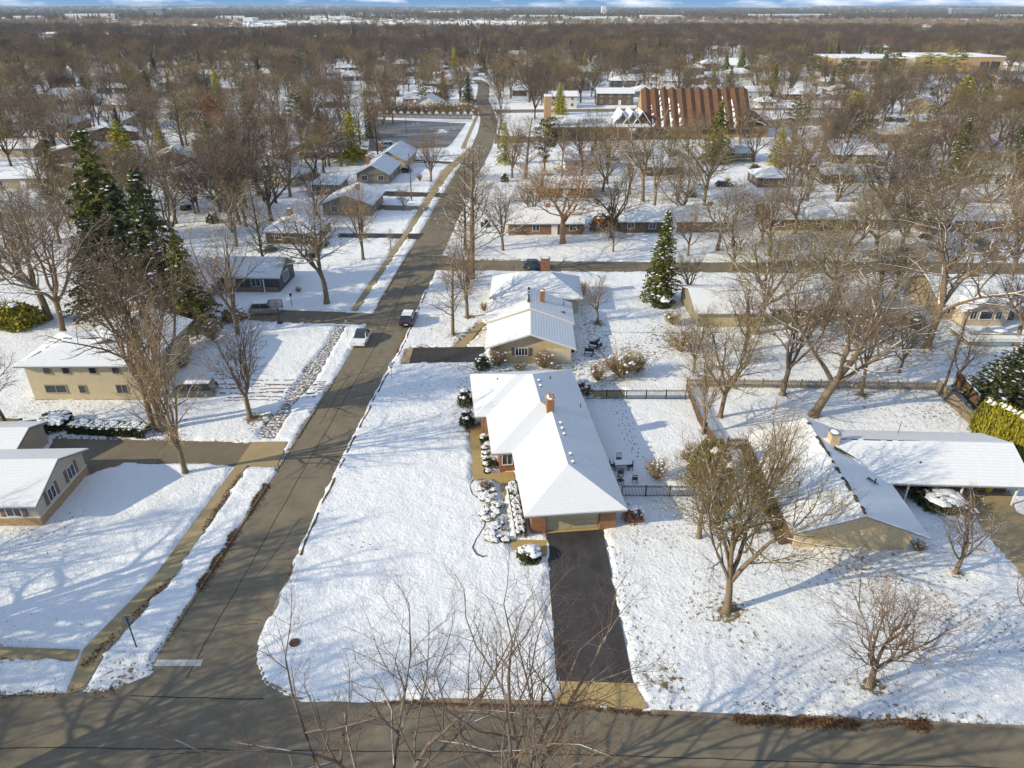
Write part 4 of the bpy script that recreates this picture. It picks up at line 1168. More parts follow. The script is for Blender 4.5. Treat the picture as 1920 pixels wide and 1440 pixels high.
# ---- church: pleated roof hall, flat roofed porch wing, tall tower slab
x, y = G(1305, 257)
CH = thing('church', 'long church hall with steep pleated brown roof streaked with snow', 'church', (x, y, 0), -.01)
cw = 37.5
MB().box(-cw / 2, cw / 2, 0, 20, -.1, 3.0).build('wall', 'brick_tan', CH)
MB().box(-cw / 2 - .3, cw / 2 + .3, -1.4, -.9, 2.95, 3.35).build('eave_beam', 'fascia_brown', CH)
npl = 12; pw = cw / npl
for i in range(npl):
    x0 = -cw / 2 + i * pw; x1 = x0 + pw; xm = (x0 + x1) / 2
    pl = [(x0, -1.2, 3.2), (xm, -1.2, 4.1), (xm, 11, 15.2), (x0, 11, 14.3)]; pr = [(xm, -1.2, 4.1), (x1, -1.2, 3.2), (x1, 11, 14.3), (xm, 11, 15.2)]
    MB().poly(pl).poly(pr).poly([(xm, 11, 15.2), (x1, 11, 14.3), (x1, 22, 3.2), (xm, 22, 4.1)]).poly([(x0, 11, 14.3), (xm, 11, 15.2), (xm, 22, 4.1), (x0, 22, 3.2)]).poly([(x0, -1.2, 3.2), (x1, -1.2, 3.2), (xm, -1.2, 4.1)]).build('roof_pleat', 'church_roof', CH)
    sm = MB()      # snow caught in the folds
    if i in (1, 2, 3, 4, 9, 10):
        nseg = 26
        top = {1: .55, 2: .95, 3: .75, 4: .6, 8: .35, 9: .9, 10: .7}[i]
        for k in range(nseg):
            t0, t1 = k / nseg, (k + .92) / nseg
            if t0 > top or rng.random() < .12 + .3 * t0: continue
            w = pw * .26 * (1 - .55 * t0 / top) * rng.uniform(.4, 1.25)
            q = []
            for t in (t0, t1):
                Y_ = -1.2 + 12.2 * t; Zb = 3.2 + 11.1 * t
                q.append(((x0 + .02, Y_, Zb + .1), (x0 + w, Y_, Zb + .1 + w * .55)))
            sm.poly([q[0][0], q[0][1], q[1][1], q[1][0]])
        sm.build('snow_streak', 'snow', CH)
MB().poly([(cw / 2, 0, 3), (cw / 2, 20, 3), (cw / 2, 11, 14.2)]).poly([(-cw / 2, 0, 3), (-cw / 2, 20, 3), (-cw / 2, 11, 14.2)]).build('gable_wall', 'brick_tan', CH)
roof_from(CH, [[(cw / 2 + .1, -1, 8.6), (cw / 2 + 6.5, -1, 3.6), (cw / 2 + 6.5, 20, 3.6), (cw / 2 + .1, 20, 8.6)]], 'fascia_brown', .02)
MB().box(cw / 2 + .1, cw / 2 + 6, 0, 19, 0, 3.4).build('side_wall', 'brick_tan', CH)
for i in range(8): window(CH, -cw / 2 + 2 + i * 4.8, 0, 1.6, 'front', 2.2, 1.2, 'fascia_brown', 2)
for i, xx in enumerate((4, 9, 14)):
    d = MB().box(xx, xx + 1.5, -2.6, -1.6, -.1, 1.3).build('planter_wall', 'brick_tan', CH)
keep(x, y + 8, 22); keep(x - 12, y + 8, 14); keep(x + 14, y + 8, 14)
x, y = G(1075, 263)
CW_ = thing('church_wing', 'flat roofed red brick church wing with slim porch columns and snow on its roof', 'church wing', (x, y, 0), 0)
MB().box(-8.5, 19, 3, 18, -.1, 3.9).build('wall', 'brick_red', CW_)
fr = slab([[(-8.9, 0, 4.3), (26, 0, 4.3), (26, 18.5, 4.3), (-8.9, 18.5, 4.3)]], .45).build('roof', 'fascia_brown', CW_)
slab([[(-8.9, 0, 4.4), (26, 0, 4.4), (26, 18.5, 4.4), (-8.9, 18.5, 4.4)]], .09).build('snow_cover', 'snow_roof', fr)['wear'] = 0.0
MB().box(-2, 14, 10, 18, 4.4, 5.4).build('upper_roof', 'snow_roof', CW_)
for i in range(7): MB().box(-8.2 + i * 4.6, -7.8 + i * 4.6, .3, .7, 0, 3.9).build('column', 'door_tan', CW_)
for xx in (-5, 0, 6, 12): window(CW_, xx, 3, 1.7, 'front', 2.2, 1.6, 'fascia_brown')
for xx in (17, 20.5, 24): slab([[(xx - 3, 6, 4.5), (xx, 6, 8.5), (xx, 18, 8.5), (xx - 3, 18, 4.5)], [(xx, 6, 8.5), (xx + 3, 6, 4.5), (xx + 3, 18, 4.5), (xx, 18, 8.5)]], .2).build('small_gable_roof', 'snow_roof', CW_)
keep(x + 5, y + 8, 20)
x, y = G(1026, 263)
TW = thing('church_tower', 'tall slim tan brick tower slab at the left end of the church', 'tower', (x, y, 0), 0)
th = hgt(1026, 263, 181)
MB().box(-1.15, 1.15, 0, 5.0, -.1, th).build('wall', 'brick_tan', TW)
MB().box(-1.25, 1.25, -.1, 5.1, th, th + .25).build('coping', 'snow', TW)
keep(x, y, 6)
# ---- long school like building at the far right
x, y = G(1722, 139)
SC = thing('school', 'long flat roofed tan school building with glazed entrance beyond the trees at far right', 'school', (x, y, 0), -.03)
for (a, b, z, m) in [(-57, -5, 9.5, 'brick_tan'), (-4.9, 54, 10.5, 'brick_tan')]:
    MB().box(a, b, 0, 40, -.2, z).build('wall', m, SC)
    MB().box(a - .5, b + .5, -.5, 40.5, z, z + .5).build('roof_edge', 'trim_white', SC)
    MB().box(a - .3, b + .3, -.3, 40.3, z + .5, z + .65).build('snow_cover', 'snow', SC)
for xx in (-45, -38, -31, -24, -17): window(SC, xx, 0, 6.5, 'front', 4.5, 3.0, 'trim_white', 2); window(SC, xx, 0, 2.2, 'front', 4.5, 2.2, 'trim_white', 2)
for xx in (5, 42, 49): window(SC, xx, 0, 4.5, 'front', 6.0, 6.5, 'metal_grey', 2)
for xx in (-55, -10): MB().box(xx, xx + 6, -.3, -.02, 0, 9.4).build('pilaster', 'stucco_pale', SC)
keep(x, y + 20, 70); keep(x - 40, y - 40, 36); keep(x + 30, y - 40, 36); keep(x - 5, y - 75, 36)
# ------------------------------------------------------------------ more houses further out, placed along side streets
REG = lambda x, y: ('left' if x < -14 else 'right')
roads_x = [(-14, 400)]


def free(x, y, r, lst=None):
    for a, b, c in FOOT:
        if (x - a) ** 2 + (y - b) ** 2 < (r + c) ** 2: return False
    return True


def on_street(x, y, m):
    if 20 - m < y < 32 + m: return True
    if y < 480 and xl(y) - m - 5 < x < xr(y) + m: return True
    if 115 - m < y < 124 + m and x > -15: return True
    if 326 - m < y < 342 + m and x > -8: return True
    if 210 - m < y < 330 + m and G(690, 284)[0] - m < x < -17: 
        if y > 222: return True
    return False


hw = ['siding_tan', 'brick_brown', 'brick_red', 'siding_grey', 'siding_white', 'siding_brown', 'siding_olive', 'siding_cream']
HMESH = []
for k in range(10):
    w, L, e, rs = rng.uniform(13, 20), rng.uniform(9, 11), rng.choice([2.6, 2.6, 2.6, 5.0]), rng.uniform(1.6, 2.6)
    if e > 4: w = 12
    HMESH.append((w, L, e, rs, rng.choice(['gable', 'hip']), hw[k % len(hw)], 'x' if k % 3 else 'y'))
HPROTO = {}
cnt = 0
HPOS = []
tries = 0
while cnt < 205 and tries < 9000:
    tries += 1
    if cnt < 140: yy = rng.choice([345, 372, 405, 432, 470, 498, 540, 570, 620, 650, 180, 210, 250, 280, 310, 385, 450]) + rng.uniform(-6, 6)
    else: yy = rng.choice([700, 735, 800, 840, 900, 950, 1010, 1080, 1150]) + rng.uniform(-8, 8)
    xx = rng.uniform(-.74, .74) * (yy + 18)
    if on_street(xx, yy, 8) or not free(xx, yy, 14): continue
    if 200 < yy < 330 and -80 < xx < 90: continue
    k = rng.randrange(10); w, L, e, rs, kd, wm, ax = HMESH[k]
    reg = 'left' if xx < -60 else ('right' if xx > 60 else 'middle')
    far = 'far away under the dark woods' if yy > 560 else 'in the wooded neighbourhood behind'
    lab = {'left': 'snow roofed house among bare trees %s at left', 'right': 'snow roofed house among bare trees %s at right', 'middle': 'snow roofed house among bare trees %s near the street bend'}[reg] % far
    grp = 'snow roofed houses %s %s' % (reg, 'far away' if yy > 560 else 'behind')
    rz = rng.choice([0, 0, .1, -.1, .35, -.3])
    if k not in HPROTO:
        HPROTO[k] = r = simple_house(0, 0, 0, lab, L, e, rs, ax, kd, wm, rz, rng.choice([None, .5, -.5]), .04, grp, xy=(xx, yy), Wm=w, nwin=3)
    else:
        src = HPROTO[k]
        r = src.copy(); COL.objects.link(r); r.location = (xx, yy, 0); r.rotation_euler = (0, 0, rz); r['label'] = lab; r['group'] = grp
        for ch in src.children:
            c = ch.copy(); COL.objects.link(c); c.parent = r
            for g2 in ch.children:
                d = g2.copy(); COL.objects.link(d); d.parent = c
        keep(xx, yy + L / 2, max(w, L) * .55)
    cnt += 1
    if yy < 480: HPOS.append((xx, yy, w, rz))

# ------------------------------------------------------------------ bare trees: limbs and twigs grown from a skeleton


def rot_about(d, axis, a):
    c, s = math.cos(a), math.sin(a)
    x, y, z = d; u, v, w = axis
    dot = u * x + v * y + w * z
    return (x * c + (v * z - w * y) * s + u * dot * (1 - c), y * c + (w * x - u * z) * s + v * dot * (1 - c), z * c + (u * y - v * x) * s + w * dot * (1 - c))


def norm(d):
    n = math.sqrt(d[0] ** 2 + d[1] ** 2 + d[2] ** 2) or 1
    return (d[0] / n, d[1] / n, d[2] / n)


def perp(d, az):
    a = (0, 0, 1) if abs(d[2]) < 0.9 else (1, 0, 0)
    p = norm((d[1] * a[2] - d[2] * a[1], d[2] * a[0] - d[0] * a[2], d[0] * a[1] - d[1] * a[0]))
    return rot_about(p, d, az)


def skeleton(seed, form, nc, rmin, H=10.0, lean=0.0):
    """branches of a tree ten units tall: (points, radii, level)"""
    R = random.Random(seed); out = []
    ang = {'spread': (40, 52, 47, 44), 'upright': (26, 44, 45, 44), 'leader': (52, 45, 45, 42), 'round': (34, 42, 43, 42)}[form]
    up = {'spread': (0.05, 0.07, 0.05, 0.03), 'upright': (0.05, 0.10, 0.07, 0.05), 'leader': (0.02, 0.06, 0.04, 0.02), 'round': (0.02, 0.06, 0.03, 0.02)}[form]
    gn = (0.035, 0.16, 0.20, 0.24, 0.26)
    ratio = (1, .55, .52, .5)
    steps = (6, 6, 4, 3, 2)

    def grow(p, d, L, r, lev, tip=None):
        n = steps[lev]; pts = [p]; rad = [r]; ds = [d]
        tipr = r * (0.35 if lev else 0.75) if tip is None else tip
        for i in range(n):
            g = gn[lev]; u = up[min(lev, 3)] if lev else 0
            d = norm((d[0] + R.gauss(0, g), d[1] + R.gauss(0, g), d[2] + R.gauss(0, g) * .7 + u * (1.5 if lev == 1 else 1)))
            p = (p[0] + d[0] * L / n, p[1] + d[1] * L / n, p[2] + d[2] * L / n)
            pts.append(p); rad.append(max(rmin, r + (tipr - r) * (i + 1) / n)); ds.append(d)
        out.append((pts, rad, lev))
        return pts, rad, ds

    def kids(pts, rad, ds, L, lev, t0=.25):
        if lev >= 4: return
        k = nc[lev]; n = len(pts) - 1; az = R.uniform(0, 6.28)
        for i in range(k):
            t = t0 + (1 - t0) * (i + R.uniform(.2, .8)) / k
            f = t * n; j = min(n - 1, int(f)); q = f - j
            p = tuple(pts[j][c] + (pts[j + 1][c] - pts[j][c]) * q for c in range(3))
            r = (rad[j] + (rad[j + 1] - rad[j]) * q)
            az += 2.4 + R.uniform(-.5, .5)
            a = math.radians(ang[min(lev, 3)] * R.uniform(.75, 1.25))
            d = norm(rot_about(ds[j + 1], perp(ds[j + 1], az), a))
            if d[2] < (.06 if lev < 2 else -.25): d = norm((d[0], d[1], .1 if lev < 2 else -.2))
            l2 = L * ratio[min(lev, 3)] * (1.15 - .6 * t) * R.uniform(.75, 1.3)
            c = grow(p, d, l2, max(rmin, r * R.uniform(.5, .68)), lev + 1)
            kids(*c, l2, lev + 1)
        if lev >= 1:     # the tip goes on as a twig
            c = grow(pts[-1], ds[-1], L * .3, max(rmin, rad[-1]), min(4, lev + 1)); kids(*c, L * .3, min(4, lev + 1))

    d0 = norm((lean, R.uniform(-.05, .05), 1))
    if form == 'leader':
        pts, rad, ds = grow((0, 0, 0), d0, H * .93, H * .017, 0, H * .003)
        az = R.uniform(0, 6); n = len(pts) - 1
        for i in range(nc[0] * 4):
            t = .22 + .76 * (i + .5) / (nc[0] * 4); f = t * n; j = min(n - 1, int(f)); q = f - j
            p = tuple(pts[j][c] + (pts[j + 1][c] - pts[j][c]) * q for c in range(3)); az += 2.4
            d = norm(rot_about(ds[j + 1], perp(ds[j + 1], az), math.radians(58 - 25 * t)))
            l2 = H * .36 * (1.05 - .8 * t) * R.uniform(.8, 1.2)
            c = grow(p, d, l2, max(rmin, H * .006 * (1.2 - t)), 2); kids(*c, l2, 2, .2)
    else:
        th = {'spread': .24, 'upright': .2, 'round': .2}[form] * H * R.uniform(.85, 1.15)
        pts, rad, ds = grow((0, 0, 0), d0, th, H * .021, 0, H * .0165)
        rad[0] *= 1.35
        m = nc[0]; az = R.uniform(0, 6.28)
        for i in range(m):
            az += 6.283 / m + R.uniform(-.35, .35)
            a = math.radians(ang[0] * R.uniform(.55, 1.2)) * (0.35 if i == 0 and form != 'round' else 1)
            d = norm(rot_about(ds[-1], perp(ds[-1], az), a))
            L = H * {'spread': .56, 'upright': .60, 'round': .55}[form] * R.uniform(.85, 1.1)
            j = len(pts) - 1 - (1 if i % 2 else 0)
            c = grow(pts[j], d, L, H * .0135 * R.uniform(.8, 1.1), 1, H * .003); kids(*c, L, 1, .18)
    return out


def tubes(branches, sides):
    """sweep branches to tubes, grouped by number of points"""
    Vs, Qs = [], []; base = 0
    by = {}
    for pts, rad, lev in branches: by.setdefault((len(pts), sides[lev]), []).append((pts, rad))
    for (n, k), lst in by.items():
        P = np.array([a for a, _ in lst]); Rr = np.array([b for _, b in lst]); B = len(P)
        T = np.empty_like(P); T[:, 1:-1] = P[:, 2:] - P[:, :-2]; T[:, 0] = P[:, 1] - P[:, 0]; T[:, -1] = P[:, -1] - P[:, -2]
        T /= np.linalg.norm(T, axis=2, keepdims=True) + 1e-9
        ref = np.where(np.abs(T[..., 2:3]) < .9, np.array([0, 0, 1.0]), np.array([1.0, 0, 0]))
        A = np.cross(T, ref); A /= np.linalg.norm(A, axis=2, keepdims=True) + 1e-9; Bv = np.cross(T, A)
        q = np.arange(k) * 2 * math.pi / k
        ring = P[:, :, None, :] + Rr[:, :, None, None] * (A[:, :, None, :] * np.cos(q)[None, None, :, None] + Bv[:, :, None, :] * np.sin(q)[None, None, :, None])
        V = ring.reshape(-1, 3)
        i0 = base + (np.arange(B)[:, None, None] * n + np.arange(n - 1)[None, :, None]) * k
        j = np.arange(k); j2 = (j + 1) % k
        quad = np.stack([i0 + j, i0 + j2, i0 + k + j2, i0 + k + j], -1).reshape(-1, 4)
        Vs.append(V); Qs.append(quad); base += len(V)
    return np.concatenate(Vs), np.concatenate(Qs)


def cards(cs, size, seed, flat=0.0, asp=.6, droop=0.0):
    """small leaf faces at the given places"""
    r = np.random.default_rng(seed); n = len(cs); c = np.asarray(cs)
    a = r.normal(size=(n, 3)); a[:, 2] *= (1 - flat); a[:, 2] -= droop; a /= np.linalg.norm(a, axis=1, keepdims=True)
    b = r.normal(size=(n, 3)); b = np.cross(a, b); b /= np.linalg.norm(b, axis=1, keepdims=True) + 1e-9
    s = size * r.uniform(.6, 1.3, (n, 1))
    V = np.stack([c - a * s, c - b * s * asp, c + a * s, c + b * s * asp], 1).reshape(-1, 3)
    return V, np.arange(n * 4).reshape(-1, 4)


NEAR = {}


def near_proto(key, seed, form, nc, barkm, twigm, leaf=None, rmin=.0056, lean=0.0, fat=1.0):
    br = skeleton(seed, form, nc, rmin, lean=lean)
    zmax = max(p[2] for b in br for p in b[0])
    k = 10.0 / zmax
    br = [([tuple(c * k for c in p) for p in pts], [r_ * fat for r_ in rad], lev) for pts, rad, lev in br]
    tv, tq = tubes([b for b in br if b[2] <= 2], (8, 6, 5, 3, 3)); cv, cq = tubes([b for b in br if b[2] > 2], (8, 6, 4, 3, 3))
    tm = np_mesh('trunk', tv, tq, [barkm], smooth=True); cmesh = np_mesh('crown', cv, cq, [twigm])
    lm = None
    if leaf:
        R = random.Random(seed); tips = []
        for pts, rad, lev in br:
            if lev == 4 and R.random() < leaf[1]:
                for _ in range(leaf[2]):
                    p = R.choice(pts[1:]); tips.append((p[0] + R.gauss(0, .12), p[1] + R.gauss(0, .12), p[2] + R.gauss(0, .12)))
        v, q = cards(tips, leaf[3], seed); lm = np_mesh('leaves', v, q, [leaf[0]])
    SNW = MB(); Rs = random.Random(seed + 500)
    cand = [b for b in br if 1 <= b[2] <= 3]
    for _ in range(260):
        b = Rs.choice(cand); q_ = Rs.choice(b[0][1:]); s_ = Rs.uniform(.014, .036)
        SNW.lump((q_[0], q_[1], q_[2] + .02), (s_ * 1.5, s_, s_ * .6), n=5, rings=2, rng=Rs, jig=.25)
    smesh = SNW.mesh('snow', ['snow'])
    ext = np.percentile(np.hypot(cv[:, 0], cv[:, 1]), 93)
    NEAR[key] = (tm, cmesh, lm, ext, smesh)


near_proto('spreadA', 1, 'spread', (5, 9, 8, 6), 'bark_snowy', 'twig_grey')
near_proto('spreadB', 2, 'spread', (5, 9, 8, 6), 'bark', 'twig_grey')
near_proto('spreadC', 3, 'spread', (5, 9, 8, 6), 'bark', 'twig_olive')
near_proto('uprightA', 4, 'upright', (5, 9, 7, 6), 'bark', 'twig_tan')
near_proto('uprightB', 5, 'upright', (4, 10, 7, 6), 'bark', 'twig_grey')
near_proto('uprightC', 6, 'upright', (5, 8, 7, 5), 'bark_snowy', 'twig_red')
near_proto('leaderA', 7, 'leader', (7, 0, 8, 6), 'bark', 'twig_grey')
near_proto('leaderB', 8, 'leader', (8, 0, 7, 6), 'bark_dark', 'twig_olive')
near_proto('roundA', 9, 'round', (7, 9, 6, 6), 'bark', 'twig_red')
near_proto('roundB', 10, 'round', (6, 8, 7, 6), 'bark', 'twig_grey')
near_proto('leanA', 13, 'spread', (4, 9, 8, 6), 'bark', 'twig_grey', lean=.28)
near_proto('frontA', 43, 'upright', (6, 10, 8, 6), 'bark', 'twig_olive')
near_proto('shade', 51, 'spread', (6, 8, 6, 4), 'bark', 'twig_grey', fat=1.7)
near_proto('oak', 12, 'spread', (5, 9, 7, 5), 'bark_orange', 'twig_tan', ('leaf_rust', .35, 2, .075))
near_proto('rust', 14, 'leader', (7, 0, 7, 5), 'bark_orange', 'leaf_rust', ('leaf_rust', .8, 2, .09))
near_proto('foreA', 21, 'upright', (5, 8, 6, 5), 'bark_plain', 'twig_plum', rmin=.0045, fat=.68)
near_proto('foreB', 22, 'spread', (5, 8, 6, 5), 'bark_plain', 'twig_plum', rmin=.0045, fat=.68)


def bare_tree(px, py, top, key, label, rad=None, group=None, name='bare_tree', xy=None, H=None, rz=None, cat='tree', sxy=1.0):
    x, y = xy if xy else G(px, py)
    h = H or hgt(px, py, top)
    tm, cmesh, lm, ext, sm_ = NEAR[key]
    r = thing(name, label, cat, (x, y, gz(x, y) - .05), rng.uniform(0, 6.28) if rz is None else rz, group)
    s = h / 10.0; w = s
    if rad:       # wanted crown radius in pixels of the photograph
        d = y * math.cos(PITCH) + (CAM_H - h * .5) * math.sin(PITCH)
        w = min(2.0 * s, max(.6 * s, 1.12 * rad * d / F_PX / ext))
    r.scale = (w * sxy, w * sxy, s)
    put('trunk', tm, r); put('crown', cmesh, r)
    if lm: put('leaves', lm, r)
    if not key.startswith('fore'): tag(put('snow', sm_, r), kind='stuff')
    keep(x, y, 2.5)
    return r


BT = bare_tree
# trees of the left foreground
BT(348, 888, 540, 'uprightA', 'bare multi stemmed tree at the mouth of the left asphalt driveway', 95)
BT(303, 806, 400, 'uprightB', 'tall bare tree with two grey trunks in front of the two storey cream house', 125)
BT(287, 800, 430, 'uprightC', 'leaning bare trunk just left of the tall pair before the cream house', 90)
BT(470, 785, 575, 'uprightC', 'slim young bare tree on the lawn between the left driveways', 72)
BT(120, 628, 335, 'spreadA', 'big forked tree with snow lined limbs behind the cream house at far left', 125)
BT(92, 600, 330, 'spreadB', 'bare tree with ivy dark trunk just behind the big forked snowy one at far left', 110)
BT(447, 627, 385, 'uprightB', 'bare tree with snow tuft on its trunk before the grey garage wing', 75)
BT(613, 570, 335, 'spreadB', 'broad bare tree on the snowy lawn next to the dark grey house', 85)
BT(681, 487, 320, 'uprightA', 'bare tree with upright limbs beside the dark shaded driveway', 55)
BT(450, 422, 230, 'spreadA', 'twin trunked bare tree with snow on its limbs behind the hip roofed brown house', 70)
BT(462, 425, 250, 'uprightB', 'second of the twin bare trunks behind the hip roofed brown house', 50)
BT(18, 812, 620, 'spreadB', 'bare tree by the wooden fence corner at the left edge', 70)
BT(757, 397, 340, 'roundB', 'thin little street tree standing in the snow right of the tan gable', 20)
BT(808, 341, 232, 'roundA', 'dense round crowned tree right below the parking lot', 38)
BT(500, 520, 330, 'leaderB', 'thin conifer like bare tree between the grey house and the hip roofed house', 40)
BT(733, 470, 425, 'leaderA', 'tiny bare sapling on the snow left of the upright tree', 12)
# between the street and the neighbour's house
BT(849, 628, 450, 'leaderA', 'slim bare street tree nearest the parked dark car', 45)
BT(876, 596, 395, 'uprightA', 'bare yard tree with many upright limbs left of the hip roof', 65)
BT(885, 523, 262, 'leaderA', 'tallest bare tree at the street corner beside the cross street', 80)
BT(943, 470, 330, 'uprightB', 'bare tree on the lawn across from the parked blue car', 45)
BT(872, 470, 280, 'leaderB', 'dense brown column of twigs leaning over the street at the corner', 40)
BT(890, 385, 295, 'leaderB', 'olive brown tree with dense twigs overhanging the middle of the street', 36)
BT(1055, 457, 268, 'oak', 'big tree with orange trunk and clinging rust leaves before the brown ranch', 95, name='oak_tree')
BT(1120, 607, 512, 'spreadB', 'small bare tree casting a shadow on the yard right of the neighbour house', 38)
BT(1149, 473, 415, 'roundB', 'little spreading bare tree on the lawn left of the snowy spruce', 38)
BT(960, 333, 205, 'uprightA', 'bare tree of the pair by the church driveway, nearer the street', 45)
BT(985, 335, 210, 'leaderA', 'bare tree of the pair by the church driveway, nearer the church', 45)
BT(1205, 378, 195, 'spreadA', 'wide bare tree with silver snowy limbs in front of the pleated roof', 72)
BT(1180, 365, 235, 'uprightC', 'slender bare tree just left of the wide silver limbed one', 35)
BT(1000, 420, 310, 'uprightB', 'bare tree with thin grey twigs left of the brown ranch roof', 40)
# right part
BT(1417, 626, 385, 'spreadC', 'stout old tree with olive twigs before the pale sided house', 115)
BT(1467, 741, 470, 'uprightB', 'straight bare tree standing behind the picket fence', 85)
BT(1524, 781, 440, 'leanA', 'large bare tree leaning right with snow lined limbs over the fence', 175, rz=.1)
BT(1614, 742, 520, 'spreadA', 'bare tree by the picket fence with a low snowy bough', 75)
BT(1737, 652, 330, 'spreadA', 'giant bare tree with thick trunk and snowy limbs at the right', 165)
BT(1350, 783, 560, 'spreadC', 'forked bare tree at the corner of the fenced yard', 85)
BT(1318, 815, 640, 'uprightA', 'leaning bare trunk beside the fenced yard and the round shrubs', 60)
BT(1300, 700, 560, 'roundB', 'tangled bare tree with snow specks behind the fenced yard', 60)
BT(1372, 506, 380, 'uprightC', 'bare tree on the lawn strip south of the cross street', 60)
BT(1362, 1147, 790, 'frontA', 'big bare tree with golden trunk on the lawn in front of the ranch house', 136)
BT(1310, 1010, 800, 'uprightC', 'tall thin bare tree with reddish twigs behind the golden trunked one', 75)
BT(1420, 1000, 740, 'uprightA', 'bare tree with upright reddish twigs at the ranch house corner', 85)
BT(1630, 1287, 1075, 'roundA', 'small round crowned bare tree alone on the front lawn', 118)
BT(1790, 1077, 930, 'uprightC', 'pale multi stemmed birch beside the right hand driveway', 65, name='birch_tree')
BT(1935, 1215, 1060, 'roundA', 'bare tree cut off by the right edge of the picture', 70)
BT(1895, 520, 300, 'uprightA', 'tall bare tree with tan limbs close to the right edge', 90)
BT(1580, 500, 340, 'spreadC', 'olive twigged bare tree across the street from the pale sided house', 75)
BT(1490, 440, 310, 'spreadB', 'bare tree in front of the very long brick ranch', 60)
BT(1690, 470, 320, 'uprightB', 'bare tree right of the blue bin on the far lawn', 60)
BT(1500, 350, 215, 'roundB', 'large round bare tree with silver twigs before the stepped snow roofs', 78)
BT(1640, 300, 225, 'spreadB', 'dark forked tree standing by the right hand street', 32)
BT(1690, 290, 232, 'spreadB', 'small bare tree by the blue bin on the far street', 32)
BT(1410, 258, 195, 'spreadA', 'snowy limbed tree at the right end of the pleated roof', 30)
BT(1830, 420, 270, 'spreadC', 'dense olive bare tree in front of the brown house at right edge', 95)
BT(1740, 400, 270, 'spreadC', 'dense bare tree with pale flecks left of the right edge tree', 85)
BT(1675, 560, 420, 'uprightB', 'bare tree standing between the giant tree and the pale house', 55)
BT(1785, 727, 600, 'leanA', 'small dark bare tree by the board fence corner', 45, rz=.6)
BT(1905, 640, 470, 'spreadB', 'bare tree behind the snowy deck at the right edge', 70)
BT(1540, 620, 480, 'uprightA', 'bare tree with pale bark against the pale sided house', 55)
BT(1290, 560, 455, 'roundB', 'low bare tree right of the snowy spruce', 45)
for (px_, py_, tp, k, lab, rd) in [(1130, 360, 255, 'spreadC', 'olive bare tree among the rusty trees behind the brown ranch', 50), (1280, 420, 290, 'spreadB', 'bare tree behind the long brown ranch right of the spruce', 60), (1345, 470, 330, 'spreadC', 'olive bare tree on the lawn across from the pale sided house', 70), (1440, 480, 340, 'spreadB', 'bare tree on the far lawn left of the blue bin', 65),
        (1640, 480, 330, 'spreadC', 'olive bare tree before the gap between the two brick ranches', 80), (1760, 470, 320, 'spreadB', 'bare tree before the red brick ranch at right', 80), (1560, 560, 410, 'spreadC', 'olive bare tree rising behind the pale sided house roof', 80), (1640, 560, 430, 'spreadB', 'bare tree rising behind the pale house near the giant tree', 70),
        (1290, 480, 370, 'roundB', 'round bare tree beside the cross street right of the spruce', 50), (1395, 660, 500, 'uprightC', 'slender reddish tree behind the picket fence', 60), (1580, 680, 520, 'spreadB', 'bare tree in the back yard behind the picket fence', 80), (1685, 700, 560, 'roundB', 'low twiggy bare tree near the giant trunk', 60), (1270, 380, 270, 'uprightC', 'reddish bare tree left of the grey green house', 45),
        (1560, 400, 280, 'spreadC', 'dense olive bare tree behind the very long brick ranch', 75), (1660, 390, 265, 'spreadB', 'grey bare tree behind the very long brick ranch at its right end', 75), (1900, 400, 250, 'spreadA', 'silver limbed tree at the right edge above the red brick ranch', 90), (1090, 300, 215, 'spreadC', 'golden twigged tree before the church wing', 42), (1140, 310, 225, 'oak', 'rusty leaved tree before the church wing', 40), (1290, 300, 205, 'uprightA', 'bare tree before the left half of the pleated roof', 35),
        (1480, 300, 200, 'spreadB', 'bare tree left of the golden spruce', 45), (1560, 260, 175, 'uprightC', 'reddish bare tree touching the golden spruce', 35), (1720, 320, 225, 'uprightC', 'bare tree beside the bend of the right hand street', 40), (1850, 300, 190, 'spreadC', 'dense olive tree at the right edge below the big golden spruce', 70), (1010, 380, 300, 'uprightA', 'bare tree with tan limbs near the corner of the cross street', 45)]:
    BT(px_, py_, tp, k, lab, rd)
# left middle distance
BT(40, 520, 330, 'spreadB', 'dense grey bare tree at the far left edge above the old hedge', 90)
BT(180, 480, 290, 'spreadC', 'brown crowned tree left of the dark spruces', 85)
BT(140, 300, 175, 'spreadA', 'silver limbed tree far left with leaning trunk', 60)
BT(60, 260, 150, 'spreadA', 'leaning snowy limbed tree near the far left edge', 55)
BT(295, 262, 165, 'uprightB', 'pair like dark trunk slanting before the tan gabled house', 40)
BT(345, 285, 165, 'leaderB', 'straight tall bare tree right of the tan gabled house', 40)
BT(412, 260, 172, 'rust', 'tree still wearing rusty orange leaves in the left neighbourhood', 42, name='rusty_tree')
BT(470, 275, 140, 'spreadA', 'snow limbed tree with crooked limbs left of the garden fence', 55)
BT(520, 235, 125, 'spreadA', 'forked silver tree above the white sided house', 60)
BT(430, 345, 215, 'spreadC', 'wide olive brown tree in front of the fenced garden', 85)
BT(604, 300, 220, 'uprightA', 'bare tree inside the fenced garden left of the golden pine', 30)
BT(640, 312, 225, 'uprightB', 'bare tree leaning at the fence beside the golden pine', 32)
BT(545, 370, 235, 'uprightC', 'reddish bare tree on the snow left of the open sided house', 45)
BT(200, 390, 235, 'leaderB', 'dense grey brown tree above the dark spruces', 60)
BT(330, 420, 260, 'spreadB', 'bare tree over the snowy back gardens right of the spruces', 60)
BT(640, 195, 130, 'leaderA', 'bare trees row behind the parking lot, leftmost one', 40)
BT(710, 300, 225, 'leaderB', 'thin bare tree against the parking lot tarmac', 22)
